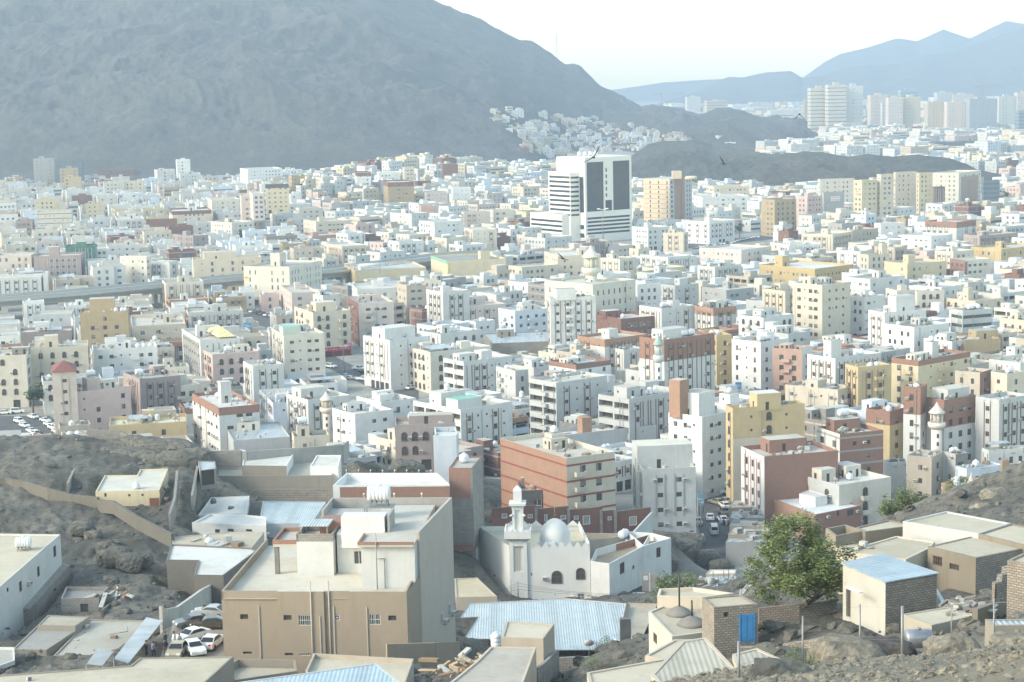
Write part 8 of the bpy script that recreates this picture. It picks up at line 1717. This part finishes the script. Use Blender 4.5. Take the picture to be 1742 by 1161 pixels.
def rocks_stuff(name,n,region,smin,smax,mat,seed):
 rr=random.Random(seed);m=MB();base=[Vector((math.cos(a)*math.cos(b),math.sin(a)*math.cos(b),math.sin(b)))for b in(-.6,.3,1.1)for a in[k*2*math.pi/5+b for k in range(5)]]
 c=0
 pts=[]
 while c<n:
  p_,Z=rr.uniform(region[0],region[1]),math.exp(rr.uniform(math.log(region[2]),math.log(region[3])));x=U(p_)*Z;pts.append((x,Z));c+=1
 xs,ys_=np.array([p[0]for p in pts]),np.array([p[1]for p in pts]);hh=hill_h(xs,ys_);zz__=hh+rough(xs,ys_,hh)
 for(x,y),z,h_ in zip(pts,zz__,hh):
  if h_<6 or any(inpoly(x,y,P_)for P_ in NOROCK):continue
  s=smin*(smax/smin)**(rr.random()**2.2);i=len(m.v);Mx=Matrix.Rotation(rr.uniform(0,6),3,'Z')@Matrix.Diagonal((s*rr.uniform(.8,1.6),s*rr.uniform(.7,1.2),s*rr.uniform(.5,.9)))
  for b in base:v=Mx@(b*rr.uniform(.8,1.15));m.v.append((x+v.x,y+v.y,z+v.z))
  for r_ in range(2):
   for k in range(5):a,b2=i+r_*5+k,i+r_*5+(k+1)%5;m.f.append((a,b2,b2+5,a+5));m.m.append(0);m.sm.append(False);m.uv+=[(0,0)]*4
  m.f.append(tuple(i+10+k for k in range(5)));m.m.append(0);m.sm.append(False);m.uv+=[(0,0)]*5
 return tag(m.build(name,mat),kind='stuff')
def inpoly(x,y,P_):
 c=False;n=len(P_);j=n-1
 for i in range(n):
  if(P_[i].y>y)!=(P_[j].y>y)and x<(P_[j].x-P_[i].x)*(y-P_[i].y)/(P_[j].y-P_[i].y)+P_[i].x:c=not c
  j=i
 return c
NOROCK=[b['poly']for b in BL if b['Z']<430]+NO_FLAT
rocks_stuff("loose_stones",6500,(-150,1850,105,430),.10,.9,ROCKM,3)
rocks_stuff("gravel",9000,(1000,1800,60,110),.03,.26,ROCKB,4)
me=terrain.data;co=np.empty(len(me.vertices)*3,np.float32);me.vertices.foreach_get("co",co);co=co.reshape(-1,3)
def level(P_,zmax,marg,zmin=None):
 xs=np.array([p.x for p in P_]);ys_=np.array([p.y for p in P_]);c=np.array([xs.mean(),ys_.mean()]);n=len(P_)
 sel=np.where((co[:,0]>xs.min()-marg)&(co[:,0]<xs.max()+marg)&(co[:,1]>ys_.min()-marg)&(co[:,1]<ys_.max()+marg))[0]
 if not len(sel):return
 x,y=co[sel,0],co[sel,1];ins_=np.zeros(len(sel),bool);dist=np.full(len(sel),1e9)
 for i in range(n):
  j=i-1;xi,yi,xj,yj=xs[i],ys_[i],xs[j],ys_[j]
  with np.errstate(divide='ignore',invalid='ignore'):cr2=((yi>y)!=(yj>y))&(x<(xj-xi)*(y-yi)/(yj-yi+1e-12)+xi)
  ins_^=cr2;L2=(xj-xi)**2+(yj-yi)**2;t=np.clip(((x-xi)*(xj-xi)+(y-yi)*(yj-yi))/max(L2,1e-9),0,1);dist=np.minimum(dist,np.hypot(x-xi-t*(xj-xi),y-yi-t*(yj-yi)))
 dist[ins_]=0;k=1-np.clip(dist/marg,0,1);k=k*k*(3-2*k);z=co[sel,2];tgt=np.minimum(z,zmax)
 if zmin is not None:tgt=np.maximum(tgt,zmin)
 co[sel,2]=z*(1-k)+tgt*k
for b in BL:
 if b['Z']<430:level(b['poly'],b['z0']+.7,3.0)
level(NO_FLAT[0],36.3,3.0,36.2)
for r_ in ROADS[:4]:
 if min(p.y for p in r_)<620:level(r_,-.02,4.0)
me.vertices.foreach_set("co",co.ravel());me.update()
# -------- the rest of the town: packed blocks between the known ones
def sat(A,B_,m=1.0):
 for P_,Q_ in((A,B_),(B_,A)):
  n=len(P_)
  for i in range(n):
   e_=P_[(i+1)%n]-P_[i];L=e_.length
   if L<1e-6:continue
   nn=Vector((e_.y,-e_.x))/L;a=max(p.dot(nn)for p in P_)
   if min(q_.dot(nn)for q_ in Q_)>a+m:return False
 return True
HULL=[b for b in BL]
def clash(P_,mg=1.2):
 cx_,cy_=sum(p.x for p in P_)/4,sum(p.y for p in P_)/4
 for b in GRID.get((int(cx_//60),int(cy_//60)),()):
  if sat(P_,b,mg):return True
 return False
GRID={}
def addgrid(P_):
 x0,y0,x1,y1=fbox(P_)
 for i in range(int((x0-25)//60),int((x1+25)//60)+1):
  for j in range(int((y0-25)//60),int((y1+25)//60)+1):GRID.setdefault((i,j),[]).append(P_)
for b in BL:addgrid([Vector((p.x,p.y))for p in b['poly']])
for r_ in ROADS:addgrid(r_)if len(r_)<30 else None
def segs_of(P_):
 n=len(P_)//2
 for i in range(n-1):yield[P_[i],P_[i+1],P_[2*n-2-i],P_[2*n-1-i]]
FLY=ROADS[-1]
for q_ in segs_of(FLY):addgrid(q_)
KNOWN=[(b['sb'],b['Z'])for b in BL if b['Z']>430]
KNOWN+=[((370,455,860,500),900),((-10,495,400,535),830),((1188,800,1250,960),400),((590,600,712,672),640),((1205,632,1300,672),640),((0,700,110,750),560),((1110,416,1290,444),1100),((1418,552,1480,574),800)]
STRICT=[((914,262,1078,408),1160),((1094,296,1180,375),1220),((588,610,712,675),600),((1190,845,1250,960),385),((990,412,1022,460),960),((-10,505,130,530),800),((130,492,260,517),815),((260,480,398,502),840),((548,452,640,470),900),((640,440,728,462),930)]
def hides(sb,Z):
 for k,Z2_ in STRICT:
  if Z2_>Z and(min(sb[2],k[2])-max(sb[0],k[0]))>2 and(min(sb[3],k[3])-max(sb[1],k[1]))>3:return True
 for k,Z2_ in KNOWN:
  if Z2_<=Z+2:continue
  w,h_=min(sb[2],k[2])-max(sb[0],k[0]),min(sb[3],k[3]-(k[3]-k[1])*.45)-max(sb[1],k[1])
  if w>0 and h_>0 and w*h_>max(.05*(k[2]-k[0])*(k[3]-k[1]),min(.10*(k[2]-k[0])*(k[3]-k[1]),260)):return True
 return False
rr=random.Random(99);FC=(['white']*8+['bright']*6+['ivory']*7+['cream']*4+['lightgrey']*4+['pinkish']*3+['bluish']*2+['beige']*2+['beige']*2+['brick','dbrick','pink','tan','grey','block','block','mauve'])
cand=[]
def lattice(yaw,pxr,Y0,Y1,cw,cd,skip=.05,fl=(2,5),dens=1.0):
 c_,s_=math.cos(rad(yaw)),math.sin(rad(yaw));B_=Vector((c_,s_)),Vector((-s_,c_));Rg=int(Y1/min(cw,cd))+4
 for i in range(-Rg,Rg):
  for j in range(-Rg,Rg):
   ox=i*cw+(i//4)*7.0;oy=j*cd+(j//2)*6.5;p=B_[0]*ox+B_[1]*oy
   if not(Y0<p.y<Y1):continue
   u_=p.x/p.y
   if not(U(pxr[0])<u_<U(pxr[1])):continue
   if rr.random()<skip:continue
   w,d=cw*rr.uniform(.74,.97),cd*rr.uniform(.74,.97)
   yj=rr.choice((0,0,0,rad(rr.uniform(-6,6))));e_=Vector((math.cos(rad(yaw)+yj),math.sin(rad(yaw)+yj)));f_=Vector((-e_.y,e_.x))
   poly=[p,p+e_*w,p+e_*w+f_*d,p+f_*d];cand.append((p.y,poly,rr.randint(*fl),rr.random()))
lattice(16,(-140,520),470,2260,19,15,.04,(2,4));lattice(38,(520,1900),430,2050,18.5,15,.04,(2,4));lattice(16,(-140,520),455,2260,10,9,.1,(1,3));lattice(38,(520,1900),430,2050,10,9,.1,(1,3))
lattice(24,(1300,1900),1880,3300,26,24,.12,(3,7));lattice(10,(1080,1900),3500,5200,44,44,.25,(4,10))
cand=[c for c in cand if(c[1][1]-c[1][0]).length>11]+[c for c in cand if(c[1][1]-c[1][0]).length<=11];FILL=[]
for Y,poly,fl,rnd in cand:
 cx_,cy_=sum(p.x for p in poly)/4,sum(p.y for p in poly)/4;g=surf(cx_,cy_)if cy_<3400 else 0
 gh=ground(cx_,cy_)if cy_<3400 else 0
 if on_mtn(cx_,cy_)or g-gh>2.5 or(g>4 and cy_<700)or(gh>7 and rnd<.6):continue
 if clash(poly):continue
 if g>4:fl=min(fl,3);shr=True
 ok=False
 for f_ in range(fl,0,-1):
  if cy_<3400:sb=sbox(poly,g,g+f_*3.2+1)
  else:sb=sbox(poly,g,g+f_*3.2+1)
  if sb[2]<-5 or sb[0]>1747:break
  if not hides(sb,min(p.y for p in poly)):ok=True;break
 if not ok:continue
 addgrid(poly);FILL.append(dict(poly=poly,g=g,fl=f_,sb=sb,Z=min(p.y for p in poly)))
def hit(x,y,Y0=2300,Y1=3900):
 d=ray(x,y);Y=Y0
 while Y<Y1:
  k=Y/d.y;z=CAMZ+d.z*k
  if z<surf(d.x*k,Y):return Vector((d.x*k,Y,z))
  Y+=12
 return None
def slumy(x):return(186+(x-830)*.10,255+(x-830)*.10)if x<1000 else(203+(x-1000)*.22,262-(x-1000)*.05)
for k in range(900):
 x=rr.uniform(832,1165);a_,b_=slumy(x)
 if x<880:b_=212+(x-830)*.5
 y=rr.uniform(a_,max(a_+4,b_));p=hit(x,y)
 if p is None:continue
 w,d,yw=rr.uniform(6,16),rr.uniform(6,10),rad(rr.uniform(2,22));e_=Vector((math.cos(yw),math.sin(yw)));f_=Vector((-e_.y,e_.x));q0=Vector(p.xy);poly=[q0,q0+e_*w,q0+e_*w+f_*d,q0+f_*d]
 if clash(poly,.3):continue
 fl=rr.choice((1,1,2,2,3));addgrid(poly);FILL.append(dict(poly=poly,g=p.z-2.5,fl=fl,sb=sbox(poly,p.z,p.z+fl*3.2+3),Z=p.y))
for(x0,y0,x1,y1,n)in((1200,236,1240,246,10),(100,290,700,322,60),(700,285,930,300,26)):
 for k in range(n):
  x,y=rr.uniform(x0,x1),rr.uniform(y0,y1);p=hit(x,y,2050,2700)
  if p is None:continue
  w,d,yw=rr.uniform(9,20),rr.uniform(9,14),rad(rr.uniform(-10,30));e_=Vector((math.cos(yw),math.sin(yw)));f_=Vector((-e_.y,e_.x));q0=Vector(p.xy);poly=[q0,q0+e_*w,q0+e_*w+f_*d,q0+f_*d]
  if clash(poly):continue
  fl=rr.choice((1,2,2,3));addgrid(poly);FILL.append(dict(poly=poly,g=p.z-2.0,fl=fl,sb=sbox(poly,p.z,p.z+fl*3.2+3),Z=p.y))
S=3.0;ras=np.zeros((int(H0/S)+2,int(W0/S)+2),bool)
allb=[(b['Z'],b['sb'],None)for b in BL]+[(f['Z'],f['sb'],f)for f in FILL]
for Z,sb,f in sorted(allb,key=lambda t:t[0]):
 x0,y0,x1,y1=(max(0,int(sb[0]/S)),max(0,int(sb[1]/S)),min(ras.shape[1],int(sb[2]/S)+1),min(ras.shape[0],int(sb[3]/S)+1))
 if x1<=x0 or y1<=y0:
  if f is not None:f['vis']=0
  continue
 w=ras[y0:y1,x0:x1]
 if f is not None:f['vis']=float((~w).sum())*S*S
 mx,my=max(0,int((x1-x0)*.08)),max(0,int((y1-y0)*.12));ras[y0+my:y1,x0+mx:max(x0+mx+1,x1-mx)]=True
FILL=[f for f in FILL if f['vis']>12]
known_n=sum(1 for b in BL if b['o'].get('category')=='building')
FILL.sort(key=lambda f:-f['vis'])
NI=max(0,318-known_n);near_f,far_f=FILL[:NI],FILL[NI:]
REFS=[(b['ref'],((b['sb'][0]+b['sb'][2])/2,b['sb'][1]*.7+b['sb'][3]*.3),b['Z'])for b in BL if b['ref']]
NUMW=('no','one','two','three','four','five','six','seven');used={o.get('label')for o in bpy.data.objects if o.get('label')}
def rel(c,Z,r_):
 dx,dy=c[0]-r_[1][0],c[1]-r_[1][1]
 if abs(dx)>abs(dy)*1.1:return "right of" if dx>0 else "left of"
 return "in front of" if Z<r_[2]else "behind"
for f in near_f:
 if f['Z']<480 and f['fl']>3:f['fl']=3
 col=rr.choice(FC);st=rr.choice(('plain','plain','strip','strip','arch','balcony' if f['Z']<1000 else 'plain'));kw={}
 if col in('brick','dbrick','block'):st='brick';kw['trimc']='grey'
 elif rr.random()<.10:kw['top']=(rr.choice(('brick','obrick','block')),rr.uniform(1.5,3.5))
 if rr.random()<.25:kw['tin']=(rr.uniform(.05,.3),rr.uniform(.1,.3),rr.uniform(.5,.9),rr.uniform(.6,.9),rr.uniform(.6,2.2))
 if f['fl']==1:st='plain';kw['stair']=0
 if rr.random()<.3:kw['trimc']=rr.choice(('grey','darkgrey','beige','brown'))
 c=((f['sb'][0]+f['sb'][2])/2,f['sb'][1]*.7+f['sb'][3]*.3);near_r=sorted(REFS,key=lambda r_:math.hypot(c[0]-r_[1][0],(c[1]-r_[1][1])*1.8))[:7]
 kind={'strip':'striped','arch':'arched','balcony':'balconied','plain':'plain','brick':'plain'}[st];fl=NUMW[min(7,f['fl'])]+"-storey";top=(" brick-topped" if kw.get('top')else "")
 tries=[f"{CWORD[col]} {fl}{top} {kind} block {rel(c, f['Z'], r_)} the {r_[0]}" for r_ in near_r]
 tries+=[f"{CWORD[col]} {fl} block between the {a[0]} and the {b_[0]}" for a in near_r[:3]for b_ in near_r[1:5]if a is not b_]
 lab=next((t for t in tries if t not in used and len(t.split())<=16),None)or(tries[0]+" again")
 used.add(lab);short=f"{CWORD[col]} block {rel(c, f['Z'], near_r[0])} the {near_r[0][0]}"
 P4=f['poly'];e_,f_=P4[1]-P4[0],P4[3]-P4[0]
 if rr.random()<.45 and e_.length>11:k1,k2=rr.uniform(.45,.75),rr.uniform(.15,.4);f['poly']=[P4[0],P4[0]+e_*k1,P4[0]+e_*k1+f_*k2,P4[0]+e_+f_*k2,P4[2],P4[3]]
 building(f['poly'],f['g']-2,f['g']+f['fl']*3.2+1,f['fl'],col,st,label=lab,group="packed blocks of the town",ref=None,near=f['Z']<700,**kw);BL[-1]['short']=short
def tankname(o):return next((b.get('ref')or b.get('short')for b in BL if b['o']==o),None)
KW={'lying':'lying white ribbed tank','round':'round white tank','upright':'upright white tank'};seen={}
POSW={2:('left','right'),3:('left','middle','right'),4:('first','second','third','fourth')}
for T_,o,k,n,kd in PEND:
 nm=tankname(o)or "a town block";pos=(POSW[n][min(k,n-1)]+" ")if n>1 else ""
 lab=f"{pos}{KW[kd]} on the {nm}".replace("on the a ","on a ")
 w=lab.split()
 if len(w)>16:lab=' '.join(w[:16])
 j=0;base_l=lab
 while lab in used and j<5:j+=1;lab=' '.join((("other","further","lower","smaller","outer")[j-1]+" "+base_l).split()[:16])
 used.add(lab);T_['label']=lab
COLS=['white','bright','ivory','cream','lightgrey','pinkish','bluish','beige','yellow','dbrick','tan','pink'];wts=[9,9,7,6,5,3,3,2,1.2,1.6,1,.7]
MTS=[wallmat(c)for c in COLS]+[GLASSB,roofm((0.58,0.57,0.54)),roofm((0.50,0.47,0.41)),roofm((0.47,0.50,0.52)),CURT]
FILLN=len(near_f)
def masses(name,items):
 m=MB();gi=len(COLS)
 for f in items:
  ci=rr.choices(range(len(COLS)),wts)[0];z0,z1=f['g']-3,f['g']+f['fl']*3.2+1;poly=f['poly'];n=4;far=f['Z']>3500
  for i in range(4):
   a,b=poly[i],poly[(i+1)%4];L=(b-a).length;u=(b-a)/L;nn=Vector((u.y,-u.x));ops=[]
   if nn.dot(-(a+b)/2)>0:
    sp=rr.choice((2.6,3.0,3.6,4.2))*(2 if far else 1);ww,wh=rr.choice((.45,.6,.8)),rr.choice((1.0,1.3,1.6));bandy=rr.random()<.07;k=max(1,int((L-1)/sp));mm=(L-k*sp)/2
    for q_ in range(f['fl']):
     v=2+1+q_*3.2+1.0
     for c in range(k):
      if rr.random()<.18 or bandy:continue
      w=ww if not far else 1.6;ops.append((mm+sp*(c+.5)-w,mm+sp*(c+.5)+w,v,v+wh,.15,gi if rr.random()<.7 else gi+4))
   if bandy:ops=[(.4,L-.4,4+q_*3.2,5.3+q_*3.2,.3,gi)for q_ in range(f['fl'])]
   facade(m,a,b,z0,z1,ops,ci,gi)
  ce=sum(poly,Vector((0,0)))/4;ins_=[p+(ce-p).normalized()*.35 for p in poly];rm=gi+1+rr.randrange(3);zr=z1-.8
  for i in range(4):
   a,b,c,d=poly[i],poly[(i+1)%4],ins_[(i+1)%4],ins_[i];m.face([(a.x,a.y,z1),(b.x,b.y,z1),(c.x,c.y,z1),(d.x,d.y,z1)],ci);m.face([(c.x,c.y,zr),(d.x,d.y,zr),(d.x,d.y,z1),(c.x,c.y,z1)],ci)
  m.face([(p.x,p.y,zr)for p in ins_],rm)
  if rr.random()<.75:
   e_=(poly[1]-poly[0]).normalized();f_=(poly[3]-poly[0]).normalized();q_=poly[0].lerp(poly[2],rr.uniform(.3,.7));w,d=rr.uniform(1.3,3.2),rr.uniform(1.3,2.4);pp=[q_-e_*w-f_*d,q_+e_*w-f_*d,q_+e_*w+f_*d,q_-e_*w+f_*d];m.prism([(p.x,p.y)for p in pp],zr,zr+rr.uniform(2,3.2),ci,rm)
  if rr.random()<.5 and not far:
   q_=poly[0].lerp(poly[2],rr.uniform(.2,.8));m.lathe([(.8,0),(.9,.8),(.5,1.5)],8,(q_.x,q_.y,zr),1)
 return tag(m.build(name,MTS),kind='stuff')
masses("distant_houses",far_f)
print("known",known_n,"fill",len(FILL),"near",len(near_f),"far",len(far_f))
